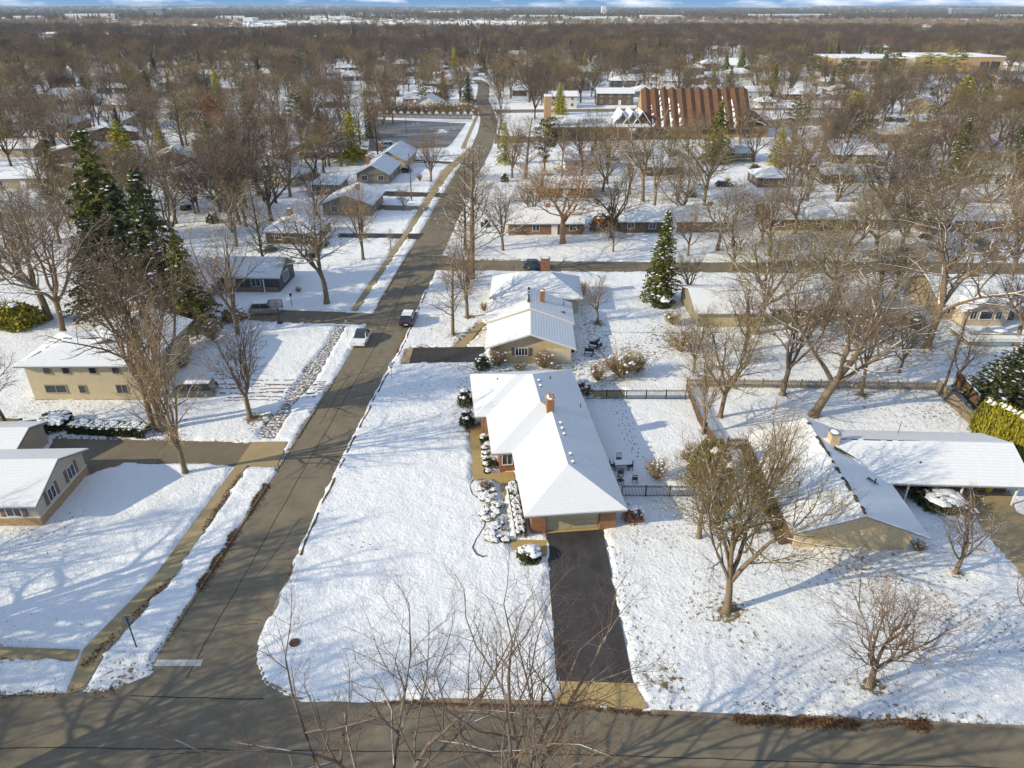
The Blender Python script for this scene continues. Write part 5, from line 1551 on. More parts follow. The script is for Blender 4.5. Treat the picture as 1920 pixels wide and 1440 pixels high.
# foreground tree below the camera, its foot under the picture
BT(0, 0, 0, 'foreA', 'nearest bare tree whose twigs rise over the bottom street in the middle', None, xy=(.6, 21.2), H=19.0, rz=.4, sxy=1.05)
BT(0, 0, 0, 'foreB', 'nearest bare tree whose twigs spread over the street at bottom left of the driveway', None, xy=(-6.2, 21.0), H=16.8, rz=2.0, sxy=1.0)
# the street's other trees stand just outside the picture and shade the corner
for i, (x, y, h, k) in enumerate([(-41, 21.5, 19, 'spreadB'), (-50, 15, 21, 'shade'), (-59, 28, 20, 'spreadB'), (-66, 18, 19, 'shade'), (-48, 7, 18, 'spreadB'), (-63, 38, 18, 'spreadB'), (-32, 12, 18, 'shade'), (-50.5, 34, 19, 'shade'), (16, 7, 15, 'shade'), (29, 6.5, 15, 'uprightB')]):
    BT(0, 0, 0, k, 'bare street tree with heavy limbs beside the near street', None, 'street trees beside the near street', xy=(x, y), H=h)
# ------------------------------------------------------------------ evergreens
def spruce_mesh(seed, needle, snow=0.5, wid=.26, dens=1.0, gap=0.0):
    R = random.Random(seed); P = []; SN = MB(); H = 10.0
    tv = MB().tube([(0, 0, 0), (0, 0, 3), (0, 0, 9.9)], [.16, .12, .02], 7).mesh('trunk', ['bark_dark'])
    z = .5; az = 0
    V = []
    bl = []
    while z < 9.75:
        t = z / H; Lm = H * wid * (1 - t) ** .85 * (1.0 if t > .08 else .8) + .12
        for k in range(int(5 + 5 * (1 - t))):
            az += 2.4 + R.uniform(-.3, .3); L = Lm * R.uniform(.7, 1.12)
            if R.random() < gap: continue
            dr = (.30 + .15 * (1 - t)) * L
            dx, dy = math.cos(az), math.sin(az)
            n = max(3, int(L * 6 * dens))
            for i in range(n):
                q = (i + .6) / n; w = .30 * L * (1 - q * .75)
                for _ in range(2):
                    o = R.uniform(-w, w) * .8
                    P.append((dx * L * q - dy * o, dy * L * q + dx * o, z - dr * q ** 1.5 + .10 * q * L + R.uniform(-.1, .04)))
            if R.random() < snow:
                for _ in range(R.choice([1, 2])):
                    q = R.uniform(.45, .95); o = R.uniform(-.12, .12)
                    s = R.uniform(.07, .17) * (1.1 - .4 * t)
                    SN.lump((dx * L * q - dy * o, dy * L * q + dx * o, z - dr * q ** 1.5 + .10 * q * L + .04), (s * 1.3, s, s * .55), n=5, rings=2, rng=R, jig=.25)
        z += .24 + .05 * (1 - t)
    v, q = cards(P, .23, seed, .35, .38, .25)
    f = np_mesh('foliage', v, q, [needle])
    sm = SN.mesh('snow', ['snow']) if SN.v else None
    return tv, f, sm


def pine_mesh(seed, needle, snow=.15):
    R = random.Random(seed); P = []; SN = MB(); H = 10.0; br = []
    pts = [(R.gauss(0, .05 * i), R.gauss(0, .05 * i), i * 1.6) for i in range(7)]
    br.append((pts, [.2 * (1 - i / 7.5) for i in range(7)], 0))
    az = 0
    for i in range(46):
        t = .18 + .8 * i / 46; z = t * 9.6; az += 2.4 + R.uniform(-.4, .4); L = (2.6 * math.sin(math.pi * min(1, (1 - t) * 1.1 + .12)) + .35) * R.uniform(.6, 1.15)
        p = (0, 0, z); e = (math.cos(az) * L, math.sin(az) * L, z + L * R.uniform(.05, .35)); m = (e[0] * .5, e[1] * .5, z + (e[2] - z) * .25)
        br.append(([p, m, e], [.05, .035, .012], 2))
        for k in range(int(5 + 4 * L)):
            q = R.uniform(.4, 1.05); c = (e[0] * q + R.gauss(0, .22), e[1] * q + R.gauss(0, .22), z + (e[2] - z) * q + R.gauss(.05, .10))
            for _ in range(8): P.append((c[0] + R.gauss(0, .17), c[1] + R.gauss(0, .17), c[2] + R.gauss(0, .10)))
            if R.random() < snow: SN.lump((c[0], c[1], c[2] + .1), (.16, .14, .07), n=5, rings=2, rng=R, jig=.25)
    tv, tq = tubes(br, (7, 6, 5, 3, 3))
    v, q = cards(P, .17, seed, .2, .35)
    return np_mesh('trunk', tv, tq, ['bark_dark'], smooth=True), np_mesh('foliage', v, q, [needle]), SN.mesh('snow', ['snow'])


EV = {'snowy': spruce_mesh(1, 'needle_olive', .62, .25), 'dark': spruce_mesh(2, 'needle_dark', .15, .25, 1.1, .14), 'darkB': spruce_mesh(3, 'needle_olive', .18, .28, 1.1, .18), 'gold': spruce_mesh(4, 'needle_gold', .2, .33), 'goldrag': spruce_mesh(14, 'needle_gold', .12, .30, .9, .33), 'pine': pine_mesh(5, 'needle_gold'), 'pineB': pine_mesh(6, 'needle_olive', .25), 'heavy': spruce_mesh(8, 'needle_dark', .95, .42)}


def evergreen(px, py, top, key, label, rad=None, name='spruce_tree', group=None, xy=None, H=None):
    x, y = xy if xy else G(px, py); h = H or hgt(px, py, top)
    r = thing(name, label, 'tree', (x, y, gz(x, y) - .05), rng.uniform(0, 6.28), group)
    s = h / 10; w = s
    if rad:
        d = y * math.cos(PITCH) + (CAM_H - h * .4) * math.sin(PITCH); w = min(1.9 * s, max(.5 * s, rad * d / F_PX / 2.5))
    r.scale = (w, w, s)
    t, f, sm = EV[key]
    put('trunk', t, r); put('foliage', f, r)
    if sm: tag(put('snow', sm, r), kind='stuff')
    keep(x, y, 3.5); return r


EG = evergreen
EG(1236, 567, 388, 'snowy', 'full spruce with bright snow clumps standing alone near the cross street', 44)
EG(318, 600, 305, 'dark', 'tall dark spruce behind the two storey cream house, nearest the street', 88)
EG(236, 565, 228, 'darkB', 'tallest olive green spruce of the dark clump at left', 88)
EG(268, 575, 330, 'dark', 'dark spruce in the middle of the clump at left with snowy boughs', 84)
EG(205, 590, 400, 'dark', 'lower dark spruce at the left side of the clump', 75)
EG(365, 620, 430, 'darkB', 'ragged spruce with bare stem right of the dark clump', 62)
EG(105, 345, 258, 'darkB', 'bushy olive evergreen at left among the bare trees', 42)
EG(240, 330, 222, 'goldrag', 'bright green pine standing above the spruce clump', 45, 'pine_tree')
EG(662, 303, 203, 'goldrag', 'golden green pine left of the parking lot', 42, 'pine_tree')
EG(1340, 305, 186, 'darkB', 'olive evergreen in front of the pleated roof', 36)
EG(1590, 248, 168, 'gold', 'dense golden spruce dusted with snow beside the right hand street', 34)
EG(1795, 222, 138, 'gold', 'big broad golden spruce at the far right', 44)
EG(1838, 225, 145, 'dark', 'dark spruce shaded by the big golden one at the far right', 28)
EG(1885, 760, 640, 'heavy', 'wide spruce laden with snow behind the golden hedge', 75)
EG(535, 290, 218, 'darkB', 'narrow dark spruce left of the garden fence', 16)
EG(878, 196, 138, 'dark', 'dark spruce shading the street bend', 18)
EG(1188, 135, 78, 'dark', 'lone dark spruce above the two storey houses', 14)
EG(40, 148, 106, 'dark', 'round dark evergreen at the far left edge', 18)
EG(835, 130, 92, 'darkB', 'green evergreen among brown trees far up the street', 12)
EG(860, 128, 95, 'dark', 'second green evergreen among brown trees far up the street', 14)
EG(725, 178, 120, 'dark', 'dark evergreen in the woods left of the steep white gables', 12)
EG(805, 115, 84, 'darkB', 'small olive evergreen in the woods above the street', 9)
EG(1515, 135, 95, 'pineB', 'brown green pine left of the school building', 22, 'pine_tree')
EG(1665, 145, 95, 'pineB', 'tall pine in front of the school wall', 24, 'pine_tree')
EG(1735, 150, 98, 'pine', 'golden pine in front of the school entrance', 22, 'pine_tree')
EG(1780, 148, 92, 'pine', 'golden pine right of the school entrance', 22, 'pine_tree')
EG(1580, 165, 105, 'pineB', 'tall sparse pine between the cream house and the school', 20, 'pine_tree')
EG(1460, 330, 270, 'pineB', 'low snowy pine beside the round bare tree', 25, 'pine_tree')
EG(540, 122, 96, 'darkB', 'distant olive evergreen at left of centre', 9)
EG(615, 92, 70, 'dark', 'distant dark spruce against the woods left of centre', 9)
EG(1140, 420, 385, 'dark', 'small dark yew by the brown ranch corner', 22, 'yew')

# ------------------------------------------------------------------ shrubs and hedges


def shrub_mesh(seed, leafm, twigm=None, snow=10, n=900, ls=.09, flat=1.0, dome=False):
    R = random.Random(seed); P = []
    for _ in range(n):
        d = norm((R.gauss(0, 1), R.gauss(0, 1), abs(R.gauss(0, 1)) * 1.1 - .15)); q = R.uniform(.55, 1.0) * (1 + .14 * math.sin(5 * d[0] + seed) * math.cos(4 * d[1]))
        P.append((d[0] * q, d[1] * q, max(.03, .12 + d[2] * q * .9)))
    v, q = cards(P, ls, seed, 0, .6)
    f = np_mesh('foliage', v, q, [leafm])
    sn = MB()
    for _ in range(snow):
        a = R.uniform(0, 6.28); rr = R.uniform(0, .8); s = R.uniform(.12, .3)
        sn.lump((math.cos(a) * rr, math.sin(a) * rr, .12 + .88 * math.sqrt(max(.05, 1 - rr * rr)) - .06), (s, s, s * .45), n=6, rings=2, rng=R, jig=.25)
    if dome:
        for _ in range(9):
            a = R.uniform(0, 6.28); rr = R.uniform(.1, .62); s = R.uniform(.3, .52)
            sn.lump((math.cos(a) * rr, math.sin(a) * rr, .5 + .4 * (1 - rr)), (s, s * R.uniform(.7, 1), s * .42), n=8, rings=3, rng=R, jig=.3)
    st = []
    for _ in range(14):
        a = R.uniform(0, 6.28); st.append(([(0, 0, 0), (math.cos(a) * .3, math.sin(a) * .3, .4), (math.cos(a) * .7, math.sin(a) * .7, .8)], [.03, .02, .008], 2))
    tv, tq = tubes(st, (6, 5, 4, 3, 3))
    return np_mesh('stem', tv, tq, ['bark_dark']), f, sn.mesh('snow', ['snow'])


def twiggy_mesh(seed, twigm, snow=10):
    br = []; R = random.Random(seed)
    for i in range(60):
        a = R.uniform(0, 6.28); sp = R.uniform(.25, 1.0); d = norm((math.cos(a) * sp, math.sin(a) * sp, R.uniform(.6, 1.1))); L = R.uniform(.75, 1.1)
        pts = [(0, 0, 0)] + [tuple(c * L * q + R.gauss(0, .03) for c in d) for q in (.4, .75, 1.0)]
        br.append((pts, [.018, .014, .010, .006], 3))
        for k in range(9):
            q = R.uniform(.3, 1); p = tuple(c * L * q for c in d); e = norm((d[0] + R.gauss(0, .6), d[1] + R.gauss(0, .6), d[2] + R.gauss(0, .4))); l2 = R.uniform(.15, .4)
            br.append(([p, tuple(p[c] + e[c] * l2 * .5 for c in range(3)), tuple(p[c] + e[c] * l2 for c in range(3))], [.009, .007, .005], 4))
    tv, tq = tubes([b for b in br if b[2] == 3], (6, 5, 4, 4, 3)); cv, cq = tubes([b for b in br if b[2] == 4], (6, 5, 4, 3, 3))
    sn = MB()
    for _ in range(snow):
        a = R.uniform(0, 6.28); rr = R.uniform(0, .7); s = R.uniform(.03, .08)
        sn.lump((math.cos(a) * rr, math.sin(a) * rr, R.uniform(.5, .95)), (s * 1.4, s, s * .6), n=5, rings=2, rng=R, jig=.2)
    return np_mesh('stem', tv, tq, [twigm]), np_mesh('twigs', cv, cq, [twigm]), sn.mesh('snow', ['snow'])


def hedge_mesh(seed, leafm):
    """one clipped hedge piece, one unit long, flat topped, snow lying along the top"""
    R = random.Random(seed); P = []
    for _ in range(1500):
        f = R.random()
        if f < .35: c = (R.uniform(-.55, .55), -.5, R.uniform(0, .95))
        elif f < .6: c = (R.uniform(-.55, .55), .5, R.uniform(0, .95))
        else: c = (R.uniform(-.55, .55), R.uniform(-.5, .5), .95)
        P.append(tuple(q + R.gauss(0, .045) for q in c))
    v, q = cards(P, .085, seed, 0, .6); sn = MB()
    for _ in range(26):
        s = R.uniform(.16, .36); sn.lump((R.uniform(-.42, .42), R.uniform(-.34, .40), .93), (s, s * .8, R.uniform(.06, .15)), n=8, rings=3, rng=R, jig=.3)
    st = MB()
    for i in range(4): st.box(-.4 + i * .25, -.36 + i * .25, -.03, .03, 0, .9)
    return st.mesh('stem', ['bark_dark']), np_mesh('foliage', v, q, [leafm]), sn.mesh('snow', ['snow'])


SHR = {'hedge': hedge_mesh(9, 'leaf_box'), 'hedgeB': hedge_mesh(19, 'leaf_box'), 'hedgeC': hedge_mesh(29, 'leaf_box'), 'bedlow': shrub_mesh(24, 'twig_tan', snow=20, n=700, ls=.1, dome=True), 'box': shrub_mesh(1, 'leaf_box', snow=16), 'boxlight': shrub_mesh(2, 'leaf_box', snow=6), 'gold': shrub_mesh(3, 'leaf_arbor', snow=1, n=1500), 'snowcap': shrub_mesh(4, 'leaf_box', snow=16, n=1500, ls=.1, dome=True), 'bare': twiggy_mesh(5, 'twig_tan', 18), 'bareB': twiggy_mesh(6, 'twig_tan', 26), 'olive': shrub_mesh(31, 'needle_olive', snow=2, n=2600), 'rust': shrub_mesh(7, 'leaf_rust', snow=14, n=700)}


def shrub(px, py, r, h, key, label, name='shrub', group=None, ry=None, rz=None, cat='shrub', xy=None):
    x, y = xy if xy else G(px, py)
    o = thing(name, label, cat, (x, y, gz(x, y) - .03), rng.uniform(0, 6.28) if rz is None else rz, group)
    o.scale = (r, ry or r, h)
    for nm, me in zip(('stem', 'foliage', 'snow'), SHR[key]):
        q = put(me.name.split('.')[0], me, o)
        if nm == 'snow': q['kind'] = 'stuff'
    return o


SB = shrub
SB(873, 762, 0.95, 2.2, 'box', 'upright evergreen shrub capped with snow at the back corner of the brick house', 'evergreen_shrub')
SB(876, 798, 0.9, 2.1, 'box', 'upright evergreen shrub capped with snow at the head of the tan front walk', 'evergreen_shrub')
SB(908, 826, .55, .8, 'snowcap', 'small round shrub with a ball of snow by the front walk')
SB(924, 876, .65, .9, 'boxlight', 'green shrub in the corner before the brick wall')
SB(1187, 975, 1.0, 1.5, 'rust', 'round brown leaved shrub with snow at the right of the garage')
SB(1094, 738, 1.1, 1.7, 'rust', 'round brown leaved shrub at the back corner of the brick house')
SB(993, 1047, 1.1, .95, 'snowcap', 'dome shaped bush buried under a smooth cap of snow beside the driveway')
SB(905, 692, 1.0, 1.9, 'box', 'dark green boxwood with snow cap at the end of the neighbour driveway')
SB(935, 688, 1.8, 2.2, 'bare', 'tan bare bush with snow specks left of the shuttered window')
SB(1020, 692, 2.0, 2.2, 'bare', 'tan bare bush with snow specks right of the shuttered window')
SB(975, 696, 1.2, 1.0, 'bare', 'low tan bush between the two bushes of the cream gable')
SB(1045, 697, 1.3, .9, 'bare', 'low tan bush at the right corner of the cream gable')
SB(1163, 708, 3.3, 3.3, 'bareB', 'wide sprawling bare shrub with reddish twigs in the snowy side yard')
SB(1120, 716, 1.6, 2.2, 'bareB', 'narrower bare shrub left of the wide sprawling one')
SB(1195, 700, 1.7, 2.4, 'bareB', 'upright bare shrub right of the wide sprawling one')
SB(908, 585, 1.1, 1.4, 'bare', 'bare shrub at the left corner of the lower hip roof')
SB(1090, 560, 1.3, 2.6, 'bare', 'bare shrub at the right corner of the lower hip roof')
SB(1206, 425, 2.3, 3.6, 'bareB', 'broad vase shaped bare bush on the lawn left of the snowy spruce')
SB(1130, 432, 3.0, 3.8, 'rust', 'large rusty brown bush before the right end of the brown ranch')
SB(1085, 440, 2.2, 2.2, 'bare', 'tan bush under the rust leaved tree')
SB(970, 440, 2.4, 1.8, 'bare', 'tan bush before the left end of the brown ranch')
SB(1240, 575, 1.6, 1.6, 'snowcap', 'snow covered bush at the foot of the snowy spruce')
SB(1275, 660, 2.6, 2.6, 'bareB', 'tangled bare bush with snow specks at the left of the back yards')
SB(1260, 610, 2.0, 2.0, 'bareB', 'bare bush with snow specks beside the spruce')
SB(1330, 905, 2.2, 4.6, 'olive', 'tall olive shrub tangled with vines beside the brown fence', 'evergreen_shrub')
SB(1345, 980, 1.9, 4.2, 'bare', 'dense brown vine tangled shrub in front of the olive one')
SB(1230, 900, 1.6, 2.2, 'bareB', 'pinkish bare shrub by the patio table')
SB(1295, 870, 1.8, 2.0, 'bareB', 'pinkish bare shrub at the right end of the fenced yard')
SB(1755, 945, 2.2, 1.5, 'snowcap', 'clipped shrub with flat snow top before the ranch porch')
SB(1800, 965, 1.9, 1.3, 'bareB', 'purple brown bare shrub right of the flat topped one')
SB(1720, 1035, 1.0, 1.0, 'bare', 'straw coloured clump at the right corner of the ranch gable', 'grass_clump')
SB(1490, 1010, 1.2, .9, 'bare', 'straw coloured clump at the left corner of the ranch gable', 'grass_clump')
SB(1880, 905, 1.6, 1.0, 'bareB', 'brown bush under the edge of the long ranch wing')
SB(40, 610, 3.2, 3.2, 'gold', 'olive bush at the left edge beyond the snowy back lawn')
SB(12, 600, 2.6, 3.0, 'bare', 'brown bush at the left edge beside the olive bush')
SB(105, 800, 1.9, 1.5, 'snowcap', 'big rounded shrub buried in snow beside the wooden fence')
SB(345, 690, 1.4, 1.5, 'bareB', 'small reddish bush behind the minivan')
SB(400, 640, 2.0, 3.0, 'bare', 'brown bush between the spruce and the garage wing')
SB(440, 600, 1.8, 2.2, 'rust', 'rusty bush by the hoop driveway')
SB(560, 548, .8, .8, 'bareB', 'little bush at the corner of the dark grey gable')
SB(1410, 590, 2.2, 2.0, 'snowcap', 'snowy bush before the tan garage end')
SB(1710, 610, 1.8, 1.8, 'boxlight', 'green shrub beside the giant tree trunk')
SB(1640, 610, 2.4, 2.6, 'bareB', 'snowy twiggy bush before the right part of the pale house')
for i in range(70):        # snowy bushes round the farther houses
    for _ in range(60):
        yy = rng.uniform(124, 300); xx = rng.uniform(-.7, .7) * yy
        if not on_street(xx, yy, 1.5) and free(xx, yy, -1.5): break
    z_ = 'left' if xx < -14 else 'right'
    SB(0, 0, rng.uniform(.9, 2.0), rng.uniform(.9, 2.4), rng.choice(['box', 'bareB', 'bare', 'snowcap', 'boxlight', 'bareB']), 'snow flecked bush by the farther houses at the %s of the street' % z_, 'shrub', 'snowy bushes by the farther houses %s' % z_, xy=(xx, yy))
# hedge of golden arborvitae, one column after another
for i in range(13):
    t = i / 12; px = 1836 + (1935 - 1836) * t; py = 812 + (880 - 812) * t
    SB(px, py, 1.15, 4.2 + rng.uniform(-.3, .3), 'gold', 'golden green arborvitae column in the hedge behind the board fence', 'arborvitae', 'arborvitae hedge columns', cat='hedge shrub')
# clipped hedge by the left asphalt driveway
for i in range(10):
    t = (i + .5) / 10; px = 138 + (276 - 138) * t; py = 808 + 7 * t
    SB(px, py, 1.0, rng.uniform(.9, 1.08), rng.choice(['hedge', 'hedgeB', 'hedgeC']), 'clipped dark hedge bush under snow along the left asphalt driveway', 'hedge_bush', 'hedge along the left driveway', cat='hedge shrub', ry=1.5, rz=-.04)
# green strip hedge at the front walk and the snow buried bed
for i in range(9):
    t = i / 8; SB(962 + 14 * t, 925 + 76 * t, 1.15, rng.uniform(.75, .95), rng.choice(['hedge', 'hedgeB', 'hedgeC']), 'narrow green hedge bush half under snow between the walk and the brick wall', 'hedge_bush', 'narrow hedge by the front walk', cat='hedge shrub', ry=.75, rz=1.69)
for i in range(44):
    t = i / 43; px = 905 + 30 * t + rng.uniform(-16, 16); py = 905 + 112 * t
    SB(px, py, rng.uniform(.3, .55), rng.uniform(.2, .38), rng.choice(['snowcap', 'bedlow', 'bedlow', 'bare']), 'low plant buried in snow in the bed beside the front walk', 'bed_plant', 'snow buried plants of the front bed', cat='plant')
for i in range(5):
    t = i / 4; SB(909 + 5 * t, 843 + 42 * t, .42, .4, 'snowcap', 'small plant under snow between the front walk and the house wall', 'bed_plant', 'small plants by the house wall', cat='plant')
SB(908, 918, .7, 1.0, 'bare', 'tuft of dry tan stems rising from the snowy bed', 'grass_clump')
bed = GP((886, 902), (881, 912), (885, 928), (898, 937), (908, 950), (910, 972), (908, 990), (893, 1013), (886, 1028), (893, 1040), (905, 1046), (912, 1044))
tag(ribbon('bed_edging', fine_line(bed, .5), .07, .08, 'dirt', .07, wob=.02), 'dark curving edging strip around the snow filled front bed', 'edging', kind=None)
# wild brush along the back of the parking lot
for i in range(16):
    t = i / 15; x, y = G(690 + 200 * t, 216 + 3 * t)
    SB(0, 0, 3.4, 5.0 + rng.uniform(-1, 1), 'bare', 'tall brown brush in the hedge row behind the parking lot', 'brush', 'brush row behind the parking lot', xy=(x, y + 4), cat='shrub')

# ------------------------------------------------------------------ fences
FC = {}


def fence(label, line, style, h, seg=2.4, m='wood_grey', gate=False):
    A = line[0]; r = thing('fence', label, 'fence', (A[0], A[1], 0), 0)
    for P, Q in zip(line[:-1], line[1:]):
        L = math.dist(P, Q); n = max(1, round(L / seg)); a = math.atan2(Q[1] - P[1], Q[0] - P[0]); s = L / n
        k = (style, round(s, 3), h, m)
        if k not in FC:
            mb = MB()
            if style == 'iron':
                mb.box(.03, s - .03, -.02, .02, .15, .19).box(.03, s - .03, -.02, .02, h - .16, h - .12).box(.03, s - .03, -.02, .02, h - .04, h)
                c = int(s / .13)
                for i in range(c): x = s * (i + .5) / c; mb.box(x - .017, x + .017, -.017, .017, .05, h)
                rails = mb.mesh('panel', [m]); pk = None
            elif style == 'picket':
                mb.box(.05, s - .05, .0, .05, .3, .38).box(.05, s - .05, .0, .05, h - .35, h - .27)
                rails = mb.mesh('rail', [m]); q = .06
                pk = MB().add([(-q, -.03, .05), (q, -.03, .05), (q, -.03, h - .08), (0, -.03, h), (-q, -.03, h - .08), (-q, -.005, .05), (q, -.005, .05), (q, -.005, h - .08), (0, -.005, h), (-q, -.005, h - .08)], [(0, 1, 2, 3, 4), (9, 8, 7, 6, 5), (1, 6, 7, 2), (5, 0, 4, 9), (2, 7, 8, 3), (3, 8, 9, 4)]).mesh('picket', [m])
            else:
                mb.box(.05, s - .05, .0, .05, .35, .45).box(.05, s - .05, .0, .05, h - .4, h - .3).box(.02, s - .02, -.06, .06, h, h + .04)
                rails = mb.mesh('rail', [m]); pk = MB().box(-.085, .085, -.03, -.004, .05, h).mesh('board', [m])
            sn = MB().box(.05, s - .05, -.05, .05, h + .041, h + .09).mesh('snow', ['snow'])
            FC[k] = (rails, MB().box(-.06, .06, -.06, .06, -.2, h + .1).mesh('post', [m]) if style != 'iron' else MB().box(-.035, .035, -.035, .035, -.2, h + .08).mesh('post', [m]), pk, sn)
        rails, post, pk, sn = FC[k]
        for i in range(n + 1):
            c, d = math.cos(a), math.sin(a); bx, by = P[0] - A[0] + c * s * i, P[1] - A[1] + d * s * i
            put('post', post, r, (bx, by, .05), (0, 0, a))
            if i == n: break
            ro = put(rails.name.split('.')[0], rails, r, (bx, by, .05), (0, 0, a))
            if pk:
                step = .17 if style == 'picket' else .18; c_ = int(s / step)
                near_ok = P[1] < 110 and NP[0] < 290
                if near_ok and style == 'board':
                    for j in range(c_): x = s * (j + .5) / c_; NP[0] += 1; put('board', pk, r, (bx + c * x, by + d * x, .05 + rng.uniform(-.02, .01)), (0, 0, a))
                else:
                    kk = k + ('all',)
                    if kk not in FC:
                        base = MB(); vs = [tuple(v.co) for v in pk.vertices]; fs = [tuple(p.vertices) for p in pk.polygons]
                        for j in range(c_): x = s * (j + .5) / c_; dz = rng.uniform(-.02, .02); base.add([(v[0] + x, v[1], v[2] + dz) for v in vs], fs)
                        FC[kk] = base.mesh('pickets', [m])
                    tag(put('pickets', FC[kk], r, (bx, by, .05), (0, 0, a)), kind='stuff')
            if style == 'board' and rng.random() < .5: put('snow', sn, r, (bx, by, .05), (0, 0, a))
    return r


NP = [0]
fence('black iron fence across the back of the fenced yard behind the brick house', GP((1100, 750), (1285, 750)), 'iron', 1.25, 2.3, 'black_metal')
fence('black iron fence between the garage corner and the pink shrubs', GP((1165, 932), (1300, 933)), 'iron', 1.25, 2.2, 'black_metal')
fence('weathered picket fence between the back yards at right', GP((1287, 726), (1500, 729), (1752, 733)), 'picket', 1.15, 2.4)
fence('brown picket fence running along the right of the fenced yard', GP((1287, 730), (1308, 790), (1338, 838)), 'picket', 1.2, 2.3, 'wood_brown')
fence('short brown picket fence by the ranch house wall', GP((1362, 842), (1412, 842)), 'picket', 1.3, 2.2, 'wood_brown')
fence('tall tan board fence running down beside the golden hedge', GP((1752, 733), (1800, 780), (1852, 832), (1930, 890)), 'board', 1.5, 2.4)
fence('brown board fence panel before the snow laden spruce', GP((1788, 722), (1828, 770)), 'board', 1.9, 2.4, 'wood_brown')
fence('grey board fence at the left edge behind the near house', GP((0, 803), (48, 806)), 'board', 1.3, 2.2)
fence('grey board gate fence with snowy planter beside the buried shrub', GP((40, 812), (82, 806)), 'board', 1.3, 2.2)
fence('grey board fence running from the buried shrub to the left house', GP((86, 814), (24, 848)), 'board', 1.5, 2.2)
fence('long brown garden fence around the snowy garden at left of the pine', GP((500, 330), (590, 327)), 'board', 1.8, 2.4, 'wood_brown')
fence('slanting grey garden fence climbing from the utility pole', GP((505, 318), (560, 285), (588, 272)), 'board', 1.8, 2.4)
fence('brown garden fence behind the golden pine', GP((562, 298), (690, 297)), 'board', 1.8, 2.4, 'wood_brown')
fence('dark fence behind the far end of the parking lot', GP((700, 220), (885, 224)), 'picket', 1.6, 3.0, 'wood_brown')
fence('tall brown board fence tight along the left wall of the ranch house', GP((1484, 1022), (1445, 937), (1406, 860)), 'board', 2.0, 2.4, 'wood_brown')
# deck with white rail behind the cream gabled house
dx_, dy_ = G(1862, 650)
DK = thing('deck', 'raised wooden deck with pale rail and snow on its floor at the right edge', 'deck', (dx_, dy_, 0), -.02)
MB().box(-3.4, 3.6, 0, 4.6, .1, .75).build('skirt', 'wood_grey', DK); MB().box(-3.5, 3.7, -.1, 4.7, .755, .85).build('snow', 'snow', DK)
MB().box(-3.4, 3.6, -.14, -.06, 1.75, 1.85).box(-3.45, -3.37, 0, 4.6, 1.75, 1.85).build('rail', 'wood_grey', DK)
bp_ = MB().box(-.035, .035, -.03, .03, .8, 1.75).mesh('baluster', ['trim_white'])
for i in range(32): put('baluster', bp_, DK, (-3.3 + i * .217, -.1, 0))
for i in range(18): put('baluster', bp_, DK, (-3.41, .2 + i * .24, 0))
MB().box(-2.0, 2.2, -.18, -.13, .2, .7).build('lattice', 'teal', DK)
ux, uy = dx_ + 1.8, dy_ + 2.6
UM = thing('patio_umbrella', 'low patio table under a snow covered cover on the deck', 'table', (ux, uy, .85))
MB().tube([(0, 0, 0), (0, 0, .6)], .06, 7).build('stand', 'black_metal', UM); MB().lump((0, 0, .55), (1.1, 1.1, .3), n=10, rings=3, rng=rng).build('snow_top', 'snow', UM)

# ------------------------------------------------------------------ vehicles


